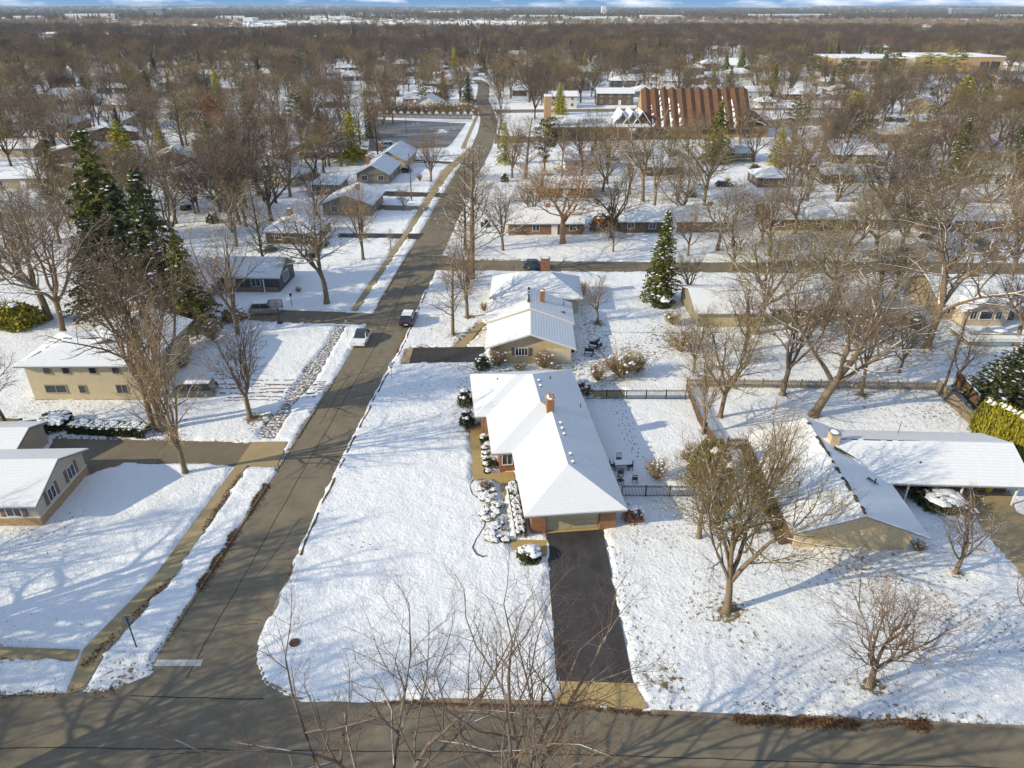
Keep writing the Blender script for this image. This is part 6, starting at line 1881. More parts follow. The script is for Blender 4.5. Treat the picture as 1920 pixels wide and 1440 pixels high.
def car(label, px, py, ang, paint, kind='sedan', snow=False, xy=None, group=None, name=None):
    x, y = xy if xy else G(px, py)
    L, Wc, Hc = {'sedan': (4.7, 1.85, 1.45), 'suv': (4.6, 1.86, 1.70), 'hatch': (4.3, 1.8, 1.5), 'van': (5.0, 1.95, 1.78)}[kind]
    r = thing(name or {'sedan': 'sedan_car', 'suv': 'sport_utility_car', 'hatch': 'hatchback_car', 'van': 'minivan'}[kind], label, 'car' if kind != 'van' else 'minivan', (x, y, .012), ang, group)
    h = L / 2; bl = .95 if kind in ('suv', 'van') else .82
    # side profile of the lower body (front at +x), lofted over five widths
    prof = [(-h, .42), (-h + .03, .75), (-h + .12, bl), (-h * .55, bl + .05), (h * .42, bl + .02), (h - .35, bl - .14), (h - .04, .66), (h, .42), (h - .15, .24), (-h + .15, .24)]
    ws = [(-.5, .93), (-.44, 1.0), (.44, 1.0), (.5, .93)]
    mb = MB(); n = len(prof); vs = []
    for w, s in ws:
        for (a, z) in prof: vs.append((a * (.985 if abs(w) == .5 else 1), w * Wc, .24 + (z - .24) * (s if abs(w) == .5 else 1)))
    fs = [tuple(range(n)), tuple(range(3 * n, 4 * n))[::-1]]
    for k in range(3):
        for i in range(n): fs.append((k * n + i, k * n + (i + 1) % n, (k + 1) * n + (i + 1) % n, (k + 1) * n + i))
    mb.add(vs, fs)
    b = mb.build('body', paint, r)
    bm = b.modifiers.new('bevel', 'BEVEL'); bm.width = .07; bm.segments = 2; bm.limit_method = 'ANGLE'
    # greenhouse: glass with roof panel on top
    if kind == 'sedan': f0, f1, r1, r0 = .95, .18, -1.0, -1.95
    elif kind == 'hatch': f0, f1, r1, r0 = .85, .2, -1.35, -1.95
    elif kind == 'suv': f0, f1, r1, r0 = .95, .35, -1.75, -2.15
    else: f0, f1, r1, r0 = 1.55, .75, -2.1, -2.42
    w0, w1 = Wc * .47, Wc * .375; z0, z1 = bl - .02, Hc - .05
    g = MB().add([(r0, -w0, z0), (f0, -w0, z0), (f0, w0, z0), (r0, w0, z0), (r1, -w1, z1), (f1, -w1, z1), (f1, w1, z1), (r1, w1, z1)], [(3, 2, 1, 0), (4, 5, 6, 7), (0, 1, 5, 4), (1, 2, 6, 5), (2, 3, 7, 6), (3, 0, 4, 7)])
    g.build('windows', 'glass', r)
    rf = MB().prism([(r1 - .05, -w1 - .03), (f1 + .05, -w1 - .03), (f1 + .05, w1 + .03), (r1 - .05, w1 + .03)], z1 - .03, z1 + .05)
    ro = rf.build('roof', 'glass' if kind == 'sedan' and paint == 'car_white' else paint, r)
    if snow: MB().box(r1, f1, -w1, w1, z1 + .055, z1 + .12).build('snow', 'snow', ro)
    for s in (-1, 1):
        for t in ((f0, f1), (r0, r1), ((f0 + r0) / 2 - .05, (f1 + r1) / 2)):
            MB().tube([(t[0], s * w0, z0), (t[1], s * w1, z1)], .045, 4).build('pillar', paint, r)
        wl_ = MB().box(f0 - .25, f0 - .05, s * Wc / 2 * .98 - .06, s * Wc / 2 * .98 + .14 * s + .02, z0 - .02, z0 + .14).build('mirror', paint, r)
        MB().box(h - .28, h - .03, s * Wc * .34 - .22, s * Wc * .34 + .22, .60, .74).build('headlight', 'lamp_white', r)
        MB().box(-h - .01, -h + .14, s * Wc * .40 - .1, s * Wc * .40 + .1, .70, bl - .04 + (.25 if kind == 'van' else 0)).build('tail_light', 'lamp_red', r)
        for xx in (h - .88, -h + .92):
            wh = MB().tube([(0, -.11, 0), (0, .11, 0)], .335, 16).build('wheel', 'tyre', r, (xx, s * (Wc / 2 - .12), .335))
            MB().tube([(0, -.125, 0), (0, .125, 0)], .21, 12).build('rim', 'metal_grey', wh)
    MB().box(-h - .015, -h + .05, -.26, .26, .5, .62).build('number_plate', 'lamp_white', r)
    return r


road_dir = math.atan2(30, xl(116) - xl(86))
car('white sedan with black glass roof driving down the main street', 678, 640, road_dir + math.pi, 'car_white', 'sedan')
car('black sport utility car with snow on its roof parked at the right kerb', 767, 604, road_dir, 'car_black', 'suv', True)
car('dark blue hatchback parked on the cross street behind the big chimney', 1004, 503, 0.02, 'car_blue', 'hatch')
car('silver sport utility car on the driveway under the basketball hoop', 500, 586, .12, 'car_silver', 'suv', True)
car('grey minivan with snow on its roof in front of the cream house', 366, 740, math.pi + .06, 'car_grey', 'van', True)
car('bright red car parked at the church porch', 1034, 268, .1, 'car_red', 'sedan')
car('dark car with snowy windows in the driveway of the orange gabled house', 1668, 228, .2, 'car_black', 'suv')
car('black pickup like car beside the dark car near the orange gabled house', 1690, 229, .15, 'car_grey', 'suv', True)
car('snow covered dark car in the driveway below the golden pine', 1357, 350, .1, 'car_black', 'hatch', True)
car('dark car parked near the bent street beyond the pleated roof', 1497, 188, .1, 'car_black', 'sedan', True)
car('white van parked at the far left corner of the parking lot', 731, 276, .4, 'car_white', 'van', True)
car('small red car half hidden behind the snowy gable at the parking lot', 744, 277, .5, 'car_red', 'hatch', True)

def copy_tree(src):
    r = src.copy(); COL.objects.link(r)
    for ch in src.children:
        c = ch.copy(); COL.objects.link(c); c.parent = r
        for g2 in ch.children:
            d = g2.copy(); COL.objects.link(d); d.parent = c
    return r


cproto = []
R7 = random.Random(21)
for i, (hx, hy, w_, rz_) in enumerate(R7.sample(HPOS, min(26, len(HPOS)))):
    x, y = hx + math.cos(rz_) * (w_ / 2 + 3.2) * R7.choice([-1, 1]), hy + 1.5
    if on_street(x, y, .5): continue
    zz = 'left' if x < -14 else 'right'; pn = ['white', 'dark', 'silver', 'grey'][i % 4]
    lab, grp = '%s car standing beside a snow roofed house far at the %s' % (pn, zz), '%s cars by the far houses at the %s' % (pn, zz)
    if len(cproto) < 4:
        r = car(lab, 0, 0, 0, ['car_white', 'car_black', 'car_silver', 'car_grey'][i % 4], ['sedan', 'suv', 'suv', 'van'][i % 4], True, xy=(x, y), group=grp); cproto.append(r)
    else:
        r = copy_tree(cproto[i % 4]); r['label'] = lab; r['group'] = grp; r['category'] = 'car'
    r.location = (x, y, .0); r.rotation_euler = (0, 0, R7.choice([1.57, -1.57, 1.4]))
# ------------------------------------------------------------------ street furniture and garden things
x, y = G(257, 1216)
ST = thing('stop_sign', 'stop sign seen from its grey back on a dark post at the corner verge', 'sign', (x, y, .05), math.radians(20))
MB().box(-.04, .04, -.03, .03, -.2, 3.0).build('post', 'metal_dark', ST)
oc = [(.38 * math.cos(math.pi / 8 + i * math.pi / 4), .38 * math.sin(math.pi / 8 + i * math.pi / 4)) for i in range(8)]
pl = MB(); pl.add([(a, .032, 2.75 + b) for a, b in oc] + [(a, .05, 2.75 + b) for a, b in oc], [tuple(range(8)), tuple(range(8, 16))[::-1]] + [(i, (i + 1) % 8, (i + 1) % 8 + 8, i + 8) for i in range(8)]).build('sign_plate', 'metal_grey', ST)
fa = MB().add([(a * .96, .052, 2.75 + b * .96) for a, b in oc], [tuple(range(8))[::-1]]).build('sign_face', 'lamp_red', ST)
x, y = G(735, 712)
SS = thing('street_sign', 'small white sign on a thin post at the right kerb of the main street', 'sign', (x, y, .1), .3)
MB().box(-.03, .03, -.02, .02, -.1, 2.3).build('post', 'metal_grey', SS); MB().box(-.22, .22, -.04, -.02, 1.65, 2.25).build('sign_plate', 'lamp_white', SS)
x, y = G(652, 632)
S2 = thing('street_sign', 'thin post with a small plate on the verge beside the white sedan', 'sign', (x, y, .1), .2)
MB().box(-.03, .03, -.02, .02, -.1, 2.5).build('post', 'metal_grey', S2); MB().box(-.2, .2, -.04, -.02, 2.1, 2.45).build('sign_plate', 'metal_grey', S2)
x, y = G(765, 452)
HY = thing('fire_hydrant', 'small yellow fire hydrant on the snowy verge by the far sidewalk', 'hydrant', (x, y, .05))
MB().tube([(0, 0, 0), (0, 0, .1), (0, 0, .12), (0, 0, .6)], [.18, .18, .12, .12], 10).build('barrel', 'yellow', HY)
MB().lump((0, 0, .6), (.15, .15, .16), n=10, rings=3).build('bonnet', 'yellow', HY); MB().tube([(-.22, 0, .45), (.22, 0, .45)], .06, 8).build('nozzle', 'yellow', HY)
x, y = G(525, 607)
HP = thing('basketball_hoop', 'basketball hoop with clear backboard at the edge of the left driveway', 'basketball hoop', (x, y, 0), .05)
MB().box(-.35, .35, -.3, .5, 0, .18).build('base', 'black_metal', HP); MB().tube([(0, 0, .1), (0, 0, 2.6), (0, -.5, 3.0)], .06, 7).build('pole', 'black_metal', HP)
MB().box(-.9, .9, -.55, -.52, 2.75, 3.85).build('backboard', 'metal_grey', HP); MB().box(-.93, -.85, -.57, -.5, 2.72, 3.88).box(.85, .93, -.57, -.5, 2.72, 3.88).box(-.85, .85, -.57, -.5, 3.8, 3.88).box(-.85, .85, -.57, -.5, 2.72, 2.8).box(-.3, .3, -.57, -.5, 3.3, 3.35).build('board_frame', 'black_metal', HP)
MB().tube([(.23 * math.cos(i * .524), -.8 + .23 * math.sin(i * .524), 3.05) for i in range(13)], .02, 5, cap=False).build('rim', 'lamp_red', HP)
x, y = G(548, 575)
PL = thing('post_lamp', 'short dark post lamp on the lawn of the dark grey house', 'lamp', (x, y, .05))
MB().tube([(0, 0, 0), (0, 0, 1.7)], .05, 7).build('post', 'black_metal', PL); MB().box(-.14, .14, -.14, .14, 1.7, 2.05).build('lantern', 'black_metal', PL)


def pole(px, py, top, label, arm=True, name='utility_pole', m='wood_pole', r=.15):
    x, y = G(px, py); h = hgt(px, py, top)
    o = thing(name, label, 'pole', (x, y, 0), .06)
    MB().tube([(0, 0, -.2), (0, 0, h)], [r, r * .7], 8).build('shaft', m, o)
    if arm: MB().box(-1.1, 1.1, -.07, .07, h - .7, h - .55).build('crossarm', m, o)
    return o, (x, y, h)


p1 = pole(513, 366, 288, 'grey utility pole left of the open sided house')
p2 = pole(772, 377, 288, 'wooden utility pole beside the snowy gable before the parking lot', False)
p3 = pole(1770, 727, 580, 'dark leaning utility pole by the board fence corner', False)
p4 = pole(1168, 430, 345, 'bare wooden utility pole right of the brown ranch', False)
p5 = pole(1292, 330, 250, 'utility pole left of the olive evergreen', True)
for i, (a, b, t) in enumerate([(712, 273, 222), (762, 250, 214)]):
    x, y = G(a, b); h = hgt(a, b, t)
    o = thing('street_lamp', ['curved double arm lamp post at the near left of the parking lot', 'thin lamp post in the middle of the parking lot'][i], 'street lamp', (x, y, 0))
    MB().tube([(0, 0, 0), (0, 0, h)], [.14, .08], 8).build('post', 'wood_pole', o); MB().tube([(0, 0, h), (.8, 0, h + .7), (2.6, 0, h + 1.0)], .07, 6).build('arm', 'metal_grey', o); MB().box(2.3, 3.2, -.2, .2, h + .9, h + 1.05).build('lamp_head', 'metal_grey', o)


def wire(a, b, label, sag=1.2):
    mb = MB(); A, B = Vector(a), Vector(b); pts = [A.lerp(B, i / 14) - Vector((0, 0, sag * 4 * (i / 14) * (1 - i / 14))) for i in range(15)]
    tag(mb.tube(pts, .018, 3).build('power_line', 'black_metal'), label, 'wire')


wire((p3[1][0], p3[1][1], p3[1][2]), (9, 74, 7.5), 'thin power line crossing the yards from the leaning pole')
wire((p3[1][0], p3[1][1], p3[1][2] - .8), (p3[1][0] + 60, 82, 9), 'thin power line running off to the right from the leaning pole')
wire((p2[1][0], p2[1][1], p2[1][2]), (p1[1][0], p1[1][1], p1[1][2]), 'thin power line between the two poles left of the street')


def bin_(px, py, label, m='bin_blue'):
    x, y = G(px, py); o = thing('wheeled_bin', label, 'bin', (x, y, .03), rng.uniform(-.3, .3))
    MB().add([(-.25, -.28, .05), (.25, -.28, .05), (.25, .28, .05), (-.25, .28, .05), (-.31, -.36, 1.0), (.31, -.36, 1.0), (.31, .36, 1.0), (-.31, .36, 1.0)], [(3, 2, 1, 0), (4, 5, 6, 7), (0, 1, 5, 4), (1, 2, 6, 5), (2, 3, 7, 6), (3, 0, 4, 7)]).build('body', m, o)
    MB().box(-.33, .33, -.4, .38, 1.0, 1.08).build('lid', m, o)
    for s in (-1, 1): MB().tube([(s * .2, .28, .12), (s * .3, .28, .12)], .12, 9).build('wheel', 'tyre', o)


bin_(1543, 486, 'blue wheeled bin on the far side of the cross street'); bin_(1472, 513, 'blue wheeled bin on the near side of the cross street'); bin_(1717, 270, 'blue wheeled bin on the snow by the right hand street'); bin_(1395, 258, 'green wheeled bin beside the church wall', 'metal_dark')
# patio set in the fenced yard
x, y = G(1165, 880)
PT = thing('patio_table', 'black patio table with snow on its top in the fenced yard', 'table', (x, y, .06), .1)
MB().box(-.75, .75, -.45, .45, .68, .73).build('tabletop', 'black_metal', PT); MB().box(-.73, .73, -.43, .43, .733, .80).build('snow', 'snow', PT)
for a in (-.65, .65):
    for b in (-.38, .38): MB().box(a - .03, a + .03, b - .03, b + .03, 0, .68).build('leg', 'black_metal', PT)
chs = []
for sg in (1,):
    seat = MB().box(-.25, .25, -.25, .25, .4, .45).mesh('seat', ['black_metal'])
    bk = MB().box(-.25, -.21, .22, .26, .45, 1.0).box(.21, .25, .22, .26, .45, 1.0).box(-.21, .21, .22, .26, .94, 1.0).box(-.1, -.07, .22, .26, .45, .94).box(.07, .1, .22, .26, .45, .94).mesh('backrest', ['black_metal'])
    lg = MB().box(-.02, .02, -.02, .02, 0, .4).mesh('leg', ['black_metal'])
    for px, py, rz, lab in [(1160, 868, 0, 'black patio chair at the far side of the snowy table'), (1147, 880, 1.6, 'black patio chair at the left side of the snowy table'), (1181, 881, -1.6, 'black patio chair at the right side of the snowy table'), (1163, 893, 3.14, 'black patio chair at the near side of the snowy table'), (1163, 908, 2.4, 'black patio chair standing apart near the iron fence'), (1190, 905, 2.9, 'tipped brown chair beside the pinkish shrub')]:
        x, y = G(px, py); o = thing('patio_chair', lab, 'chair', (x, y, .06), rz, 'patio chairs around the snowy table')
        put('seat', seat, o); put('backrest', bk, o)
        for a in (-.22, .22):
            for b in (-.22, .22): put('leg', lg, o, (a, b, 0))
# garden chairs beside the neighbour's house, dark clutter on the snow
for i, (px, py) in enumerate([(1112, 655), (1104, 668), (1122, 650)]):
    x, y = G(px, py); o = thing('garden_bench', ['dark garden bench under snow at the right of the cream house, middle one', 'dark garden bench nearest the wide bare shrub', 'dark garden bench farthest along the cream house yard'][i], 'bench', (x, y, .06), rng.uniform(-.6, .9), 'garden benches by the cream house')
    put('seat', MB().box(-.6, .6, -.25, .25, .4, .46).mesh('seat', ['black_metal']), o); put('backrest', MB().box(-.6, .6, .22, .27, .5, .95).mesh('backrest', ['black_metal']), o); put('snow', MB().box(-.5, .4, -.2, .18, .465, .53).mesh('snow', ['snow']), o)
    for a in (-.5, .5): put('leg', MB().box(-.03, .03, -.22, .22, 0, .4).mesh('leg', ['black_metal']), o, (a, 0, 0))
x, y = G(553, 1208)
MH = thing('manhole_lid', 'rusty round access lid bare of snow in the corner lawn', 'lid', (x, y, gz(x, y)))
MB().tube([(0, 0, -.1), (0, 0, .06)], .38, 18).build('lid', 'dirt', MH)
x, y = G(1850, 921)
YT = thing('yellow_tub', 'yellow plastic garden tub beside the ranch porch', 'tub', (x, y, .05))
MB().tube([(0, 0, 0), (0, 0, .5)], [.3, .42], 12).build('tub', 'yellow', YT); MB().tube([(0, 0, .5), (0, 0, .56)], .44, 12).build('rim', 'yellow', YT)

# ------------------------------------------------------------------ middle distance trees, one object each
FAR = []


def far_proto(seed, form, nc, rmin, barkm, twigm):
    br = skeleton(seed, form, nc, rmin); zmax = max(p[2] for b in br for p in b[0]); k = 10 / zmax
    br = [([tuple(c * k for c in p) for p in pts], rad, lev) for pts, rad, lev in br]
    tv, tq = tubes([b for b in br if b[2] <= 2], (5, 4, 3, 3, 3)); cv, cq = tubes([b for b in br if b[2] > 2], (5, 4, 3, 3, 3))
    return np_mesh('far_tree', np.concatenate([tv, cv]), np.concatenate([tq, cq + len(tv)]), [barkm, twigm], np.concatenate([np.zeros(len(tq)), np.ones(len(cq))]))


FAR = [far_proto(31, 'spread', (5, 7, 5, 4), .011, 'bark_snowy', 'twig_dusk'), far_proto(32, 'spread', (4, 8, 5, 4), .011, 'bark', 'twig_olive'), far_proto(33, 'upright', (5, 7, 5, 4), .011, 'bark', 'twig_red'),
       far_proto(34, 'round', (6, 7, 5, 4), .011, 'bark_dark', 'twig_dusk'), far_proto(35, 'leader', (6, 0, 7, 5), .011, 'bark', 'twig_red'), far_proto(36, 'round', (6, 7, 6, 4), .011, 'bark_dark', 'twig_olive')]
n = 0; tries = 0
while n < 225 and tries < 9000:
    tries += 1
    yy = 128 + 300 * rng.random() ** .8; xx = rng.uniform(-.78, .80) * (yy + 15)
    if on_street(xx, yy, 1.0) or not free(xx, yy, 1.2): continue
    if 125 < yy < 330 and -14 < xx < 70 and rng.random() < .6: continue       # open lawns and the church keep clear
    if xx > -40 and xx < -12 and yy < 300: continue
    zone = ('left neighbourhood' if xx < -30 else 'right neighbourhood' if xx > 60 else 'middle neighbourhood')
    dist = 'nearer' if yy < 230 else 'farther'
    k = rng.randrange(6); h = rng.uniform(11, 19)
    o = put('bare_tree', FAR[k], None, (xx, yy, -.05), (0, 0, rng.uniform(0, 6.28)), (h / 10 * rng.uniform(.85, 1.25), h / 10 * rng.uniform(.85, 1.25), h / 10))
    desc = ['pale snow lined', 'olive twigged', 'reddish twigged', 'dark round crowned', 'straight reddish', 'dense olive round'][k]
    tag(o, '%s bare tree between the snowy houses of the %s %s' % (desc, dist, zone), 'tree', '%s trees of the %s %s' % (desc, dist, zone))
    keep(xx, yy, 2.2); n += 1
for i in range(90):
    yy = rng.uniform(180, 640); xx = rng.uniform(-.75, .75) * yy
    if on_street(xx, yy, 2) or not free(xx, yy, 1): continue
    z = 'left' if xx < 0 else 'right'
    evergreen(0, 0, 0, rng.choice(['dark', 'darkB', 'pineB', 'gold', 'darkB', 'goldrag', 'snowy']), 'evergreen standing among far bare trees at %s' % z, None, 'evergreen_tree', 'far evergreens at %s' % z, xy=(xx, yy), H=rng.uniform(10, 17))

# ------------------------------------------------------------------ far woods to the horizon (stuff)


def scatter(name, pts, src_mesh, scales, seed):
    """one object that sets the same tree on many points"""
    r = np.random.default_rng(seed); m = bpy.data.meshes.new(name)
    P = np.asarray(pts, np.float32); m.vertices.add(len(P)); m.vertices.foreach_set('co', P.ravel())
    a = m.attributes.new('scl', 'FLOAT_VECTOR', 'POINT'); s = np.asarray(scales, np.float32); w = s * r.uniform(.9, 1.4, len(P)) * np.clip(P[:, 1] / 2300, 1, 2.2)
    a.data.foreach_set('vector', np.stack([w, w, s], 1).astype(np.float32).ravel())
    b = m.attributes.new('rotz', 'FLOAT_VECTOR', 'POINT'); b.data.foreach_set('vector', np.stack([np.zeros(len(P)), np.zeros(len(P)), r.uniform(0, 6.28, len(P))], 1).astype(np.float32).ravel())
    o = put(name, m); tag(o, kind='stuff')
    ng = bpy.data.node_groups.new(name, 'GeometryNodeTree')
    ng.interface.new_socket('Geometry', in_out='INPUT', socket_type='NodeSocketGeometry'); ng.interface.new_socket('Geometry', in_out='OUTPUT', socket_type='NodeSocketGeometry')
    N, L = ng.nodes, ng.links
    gi, go = N.new('NodeGroupInput'), N.new('NodeGroupOutput')
    oi = N.new('GeometryNodeObjectInfo'); oi.inputs['Object'].default_value = src_mesh; oi.inputs['As Instance'].default_value = True; oi.transform_space = 'ORIGINAL'
    io = N.new('GeometryNodeInstanceOnPoints')
    na = N.new('GeometryNodeInputNamedAttribute'); na.data_type = 'FLOAT_VECTOR'; na.inputs['Name'].default_value = 'scl'
    nb = N.new('GeometryNodeInputNamedAttribute'); nb.data_type = 'FLOAT_VECTOR'; nb.inputs['Name'].default_value = 'rotz'
    L.new(gi.outputs[0], io.inputs['Points']); L.new(oi.outputs['Geometry'], io.inputs['Instance']); L.new(nb.outputs[0], io.inputs['Rotation']); L.new(na.outputs[0], io.inputs['Scale']); L.new(io.outputs[0], go.inputs[0])
    md = o.modifiers.new('scatter', 'NODES'); md.node_group = ng
    return o


tints = {}
for k, me in enumerate(FAR):       # the far woods come in three tints of twig: dusky, brown, pale
    tints[k] = me
reps = {}
for o in list(COL.objects):
    if o.type == 'MESH' and o.data.name.startswith('far_tree') and o.data.name not in reps and o.parent is None: reps[o.data.name] = o
reps = list(reps.values())
dusk, pale = [], []
for k, (lst, tw, bk) in enumerate([(dusk, 'twig_dusk', 'bark_dark'), (dusk, 'twig_dusk', 'bark_dark'), (dusk, 'twig_dusk', 'bark'), (pale, 'twig_pale', 'bark'), (pale, 'twig_tan', 'bark')]):
    me = FAR[(k * 2 + 1) % 6].copy(); me.materials[0] = MATS[bk]; me.materials[1] = MATS[tw]
    for _ in range(400):
        yy = rng.uniform(335, 420); xx = rng.uniform(-.7, .7) * yy
        if free(xx, yy, 1) and not on_street(xx, yy, 1): break
    h = rng.uniform(13, 18)
    o = put('bare_tree', me, None, (xx, yy, -.05), (0, 0, rng.uniform(0, 6)), (h / 10 * 1.1, h / 10 * 1.1, h / 10)); keep(xx, yy, 2)
    tag(o, '%s bare tree at the edge of the far woods at %s' % ('dusky brown' if lst is dusk else 'pale tan', 'left' if xx < 0 else 'right'), 'tree', '%s trees at the wood edge %s' % ('dusky' if lst is dusk else 'pale', 'left' if xx < 0 else 'right'))
    lst.append(o)
R2 = np.random.default_rng(5)


def ring_pts(y0, y1, n):
    y = np.sqrt(R2.uniform(y0 ** 2, y1 ** 2, n)); x = R2.uniform(-.80, .80, n) * (y + 15)
    return x, y


def ground_h(x, y): return np.array([gz(a, b) for a, b in zip(x, y)])


hb = [(338, 28, 72, 'far_white', 3300, 'long white factory like block on the horizon at left', 14), (434, 27, 24, 'far_grey', 3800, 'grey office block on the horizon at left', 34), (600, 46, 36, 'far_white', 1900, 'white low building with roof peak left of centre in the far woods', 9), (570, 44, 14, 'far_white', 1850, 'steep white roofed hall left of centre in the far woods', 17),
      (1000, 29, 75, 'far_white', 3300, 'white warehouse strip on the horizon near the centre', 9), (1085, 32, 80, 'far_white', 2900, 'nearer white warehouse strip right of the centre', 8), (1095, 26, 6, 'far_white', 4200, 'pale tower on the horizon right of centre', 42), (860, 23, 50, 'far_white', 5200, 'white strip of buildings on the horizon centre', 16),
      (1340, 27, 60, 'far_white', 3600, 'white warehouse on the horizon at right', 10), (1395, 26, 70, 'far_white', 3700, 'second white warehouse on the horizon at right', 10), (1632, 24, 52, 'far_grey', 4300, 'row of dark green grey office blocks on the horizon at right', 30), (1740, 27, 120, 'far_white', 3500, 'long white strip on the horizon at far right', 9), (1860, 24, 120, 'far_white', 4600, 'farther white strip at the right end of the horizon', 18),
      (130, 25, 70, 'far_white', 4200, 'white strip on the horizon at far left', 14), (545, 30, 40, 'far_white', 3000, 'short white building left of centre on the horizon', 9), (245, 29, 40, 'far_white', 3100, 'low white building on the horizon at left', 8), (1180, 29, 60, 'far_white', 3300, 'white shed row right of the pale tower', 9), (690, 31, 60, 'far_white', 2900, 'white shed row left of the centre of the horizon', 9)]
HBX = [((px - 960) / F_PX * d * 1.13, d, wp * d * 1.13 / F_PX) for px, py, wp, m, d, lab, h in hb]
fo = np.array(FOOT)
srcs = reps + dusk + pale
allp = []
nr, nd, npl_ = len(reps), len(dusk), len(pale)
# (from, to, how many, smallest and largest scale, share of dusky and pale trees)
for (y0, y1, n, s0, s1, wd, wp) in [(130, 345, 560, 1.0, 1.7, .2, .1), (345, 470, 520, 1.1, 1.7, .2, .15), (470, 620, 900, 1.2, 1.8, .35, .1), (620, 900, 3000, 1.3, 1.9, .6, .05), (900, 1400, 5200, 1.3, 1.9, .8, .05), (1400, 2300, 4600, 1.1, 1.6, .1, .75), (2300, 4200, 8000, 1.2, 1.8, .85, .05), (4200, 11500, 13000, 1.4, 2.2, .75, .1)]:
    x, y = ring_pts(y0, y1, n)
    ok = np.ones(n, bool)
    if y0 < 1400:
        for i in range(n):
            d = (fo[:, 0] - x[i]) ** 2 + (fo[:, 1] - y[i]) ** 2
            if (d < (fo[:, 2] + 1) ** 2).any() or on_street(x[i], y[i], 1.5): ok[i] = False
            if y[i] < 345 and -32 < x[i] < 62 + .1 * y[i] and R2.random() < .8: ok[i] = False
    if y0 < 950: ok &= vnoise(x + 9000, y, 1 / 38.0, 30) > .27
    if y0 == 1400: ok &= ~((x / y > -.34) & (x / y < .0) & (R2.random(n) < .7))
    if 900 <= y0 < 2300:
        ok &= vnoise(x + 9000, y, 1 / 230.0, 31) > .36
    elif y0 >= 2300:
        ok &= vnoise(x + 20000, y, 1 / 600.0, 32) > .27
    x, y = x[ok], y[ok]
    z = ground_h(x, y) - .1 if y0 > 4000 else np.full(len(x), -.06)
    u = R2.random(len(x))
    pk = np.where(u < wd, nr + R2.integers(0, nd, len(x)), np.where(u < wd + wp, nr + nd + R2.integers(0, npl_, len(x)), R2.integers(0, nr, len(x))))
    ok = np.ones(len(x), bool)
    for bx, bd, bw in HBX: ok &= ~((np.abs(x - bx * y / bd) < bw * .55) & (y < bd + 60) & (y > bd - 650))
    x, y, z, pk = x[ok], y[ok], z[ok], pk[ok]
    allp.append((x, y, z, R2.uniform(s0, s1, len(x)), pk))
X_, Y_, Z_, S_, K_ = (np.concatenate([a[i] for a in allp]) for i in range(5))
for k, o in enumerate(srcs):
    m_ = K_ == k
    if m_.any(): scatter('far_woods', np.stack([X_[m_], Y_[m_], Z_[m_]], 1), o, S_[m_], 40 + k)

# far evergreen belt: dark cone clumps joined as one lump mesh
ev = MB(); R3 = random.Random(9)
for _ in range(5200):
    y = math.sqrt(R3.uniform(480 ** 2, 2300 ** 2)) if R3.random() < .3 else math.sqrt(R3.uniform(2300 ** 2, 7500 ** 2)); x = R3.uniform(-.8, .8) * y
    if vnoise(np.array([x + 9000]), np.array([y]), 1 / 420.0, 51)[0] < (.55 if y < 2300 else .36): continue
    h = R3.uniform(11, 18) * (1.4 if y > 2500 else 1); r = h * R3.uniform(.22, .34); z = gz(x, y) - .1
    for (za, ra, zb) in ((.05, 1, .5), (.3, .75, .75), (.58, .48, 1.0)):
        n_ = 6; a0 = R3.uniform(0, 1)
        ev.add([(x + r * ra * R3.uniform(.75, 1.2) * math.cos(a0 + i * 6.283 / n_), y + r * ra * R3.uniform(.75, 1.2) * math.sin(a0 + i * 6.283 / n_), z + h * za) for i in range(n_)] + [(x, y, z + h * zb)], [(i, (i + 1) % n_, n_) for i in range(n_)])
tag(ev.build('far_evergreens', 'needle_dark'), kind='stuff')
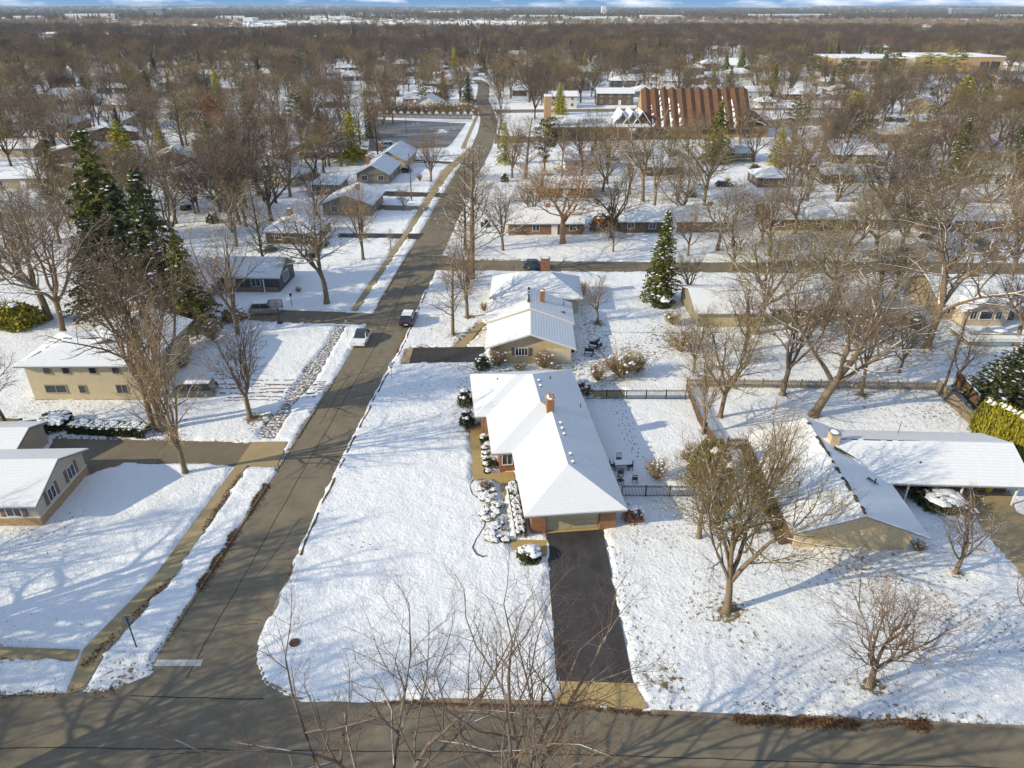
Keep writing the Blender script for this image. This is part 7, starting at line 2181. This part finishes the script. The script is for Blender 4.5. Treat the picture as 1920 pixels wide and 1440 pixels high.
# far roofs and the white buildings on the horizon
fh = MB(); R4 = random.Random(4)
for q_ in range(1250):
    y = math.sqrt(R4.uniform(560 ** 2, 3000 ** 2)); x = R4.uniform(-.75, .75) * y
    if q_ > 900: y = R4.uniform(1350, 2250); x = R4.uniform(-.36, .02) * y
    if y < 480 and xl(y) - 14 < x < xr(y) + 14: continue
    w, l, e = R4.uniform(6, 9), R4.uniform(4.5, 6), R4.choice([2.8, 3, 5.4])
    fh.box(x - w, x + w, y - l, y + l, -.2, e, 0); zr = e + R4.uniform(1.8, 3)
    fh.add([(x - w - .5, y - l - .5, e), (x + w + .5, y - l - .5, e), (x + w + .5, y + l + .5, e), (x - w - .5, y + l + .5, e), (x - w - .5, y, zr), (x + w + .5, y, zr)], [(0, 1, 5, 4), (3, 4, 5, 2), (0, 4, 3), (1, 2, 5)], 1)
tag(fh.build('distant_houses', ['siding_tan', 'snow']), kind='stuff')
for px, py, wp, m, d, lab, h in hb:
    x = (px - 960) / F_PX * d * 1.13; w = wp * d * 1.13 / F_PX
    o = thing('distant_building', lab, 'building', (x, d, gz(x, d)))
    MB().box(-w / 2, w / 2, 0, 40, -1, h).build('wall', m, o); MB().box(-w / 2 - .5, w / 2 + .5, -.5, 40.5, h, h + 1.2).build('roof', 'snow', o)
    k = max(2, int(w / 14))
    wn_ = MB().box(-2.6, 2.6, -.25, -.05, h * .3, h * .62).mesh('window', ['far_grey'])
    for i in range(k): put('window', wn_, o, (-w / 2 + w * (i + .5) / k, 0, 0))

# ------------------------------------------------------------------ haze
hz_m = bpy.data.materials.new('haze'); hz_m.use_nodes = True
n_, l_ = hz_m.node_tree.nodes, hz_m.node_tree.links
n_.remove(n_['Principled BSDF'])
pv = n_.new('ShaderNodeVolumePrincipled'); pv.inputs['Color'].default_value = (0.62, 0.79, 1.0, 1); pv.inputs['Density'].default_value = HAZE; pv.inputs['Anisotropy'].default_value = 0.0
l_.new(pv.outputs[0], n_['Material Output'].inputs['Volume'])
MATS['haze'] = hz_m
tag(MB().box(-14900, 14900, -700, 14900, -2.0, 62.0).build('haze', 'haze'), kind='stuff')
print('objects', len(COL.objects), 'free parts', NP)
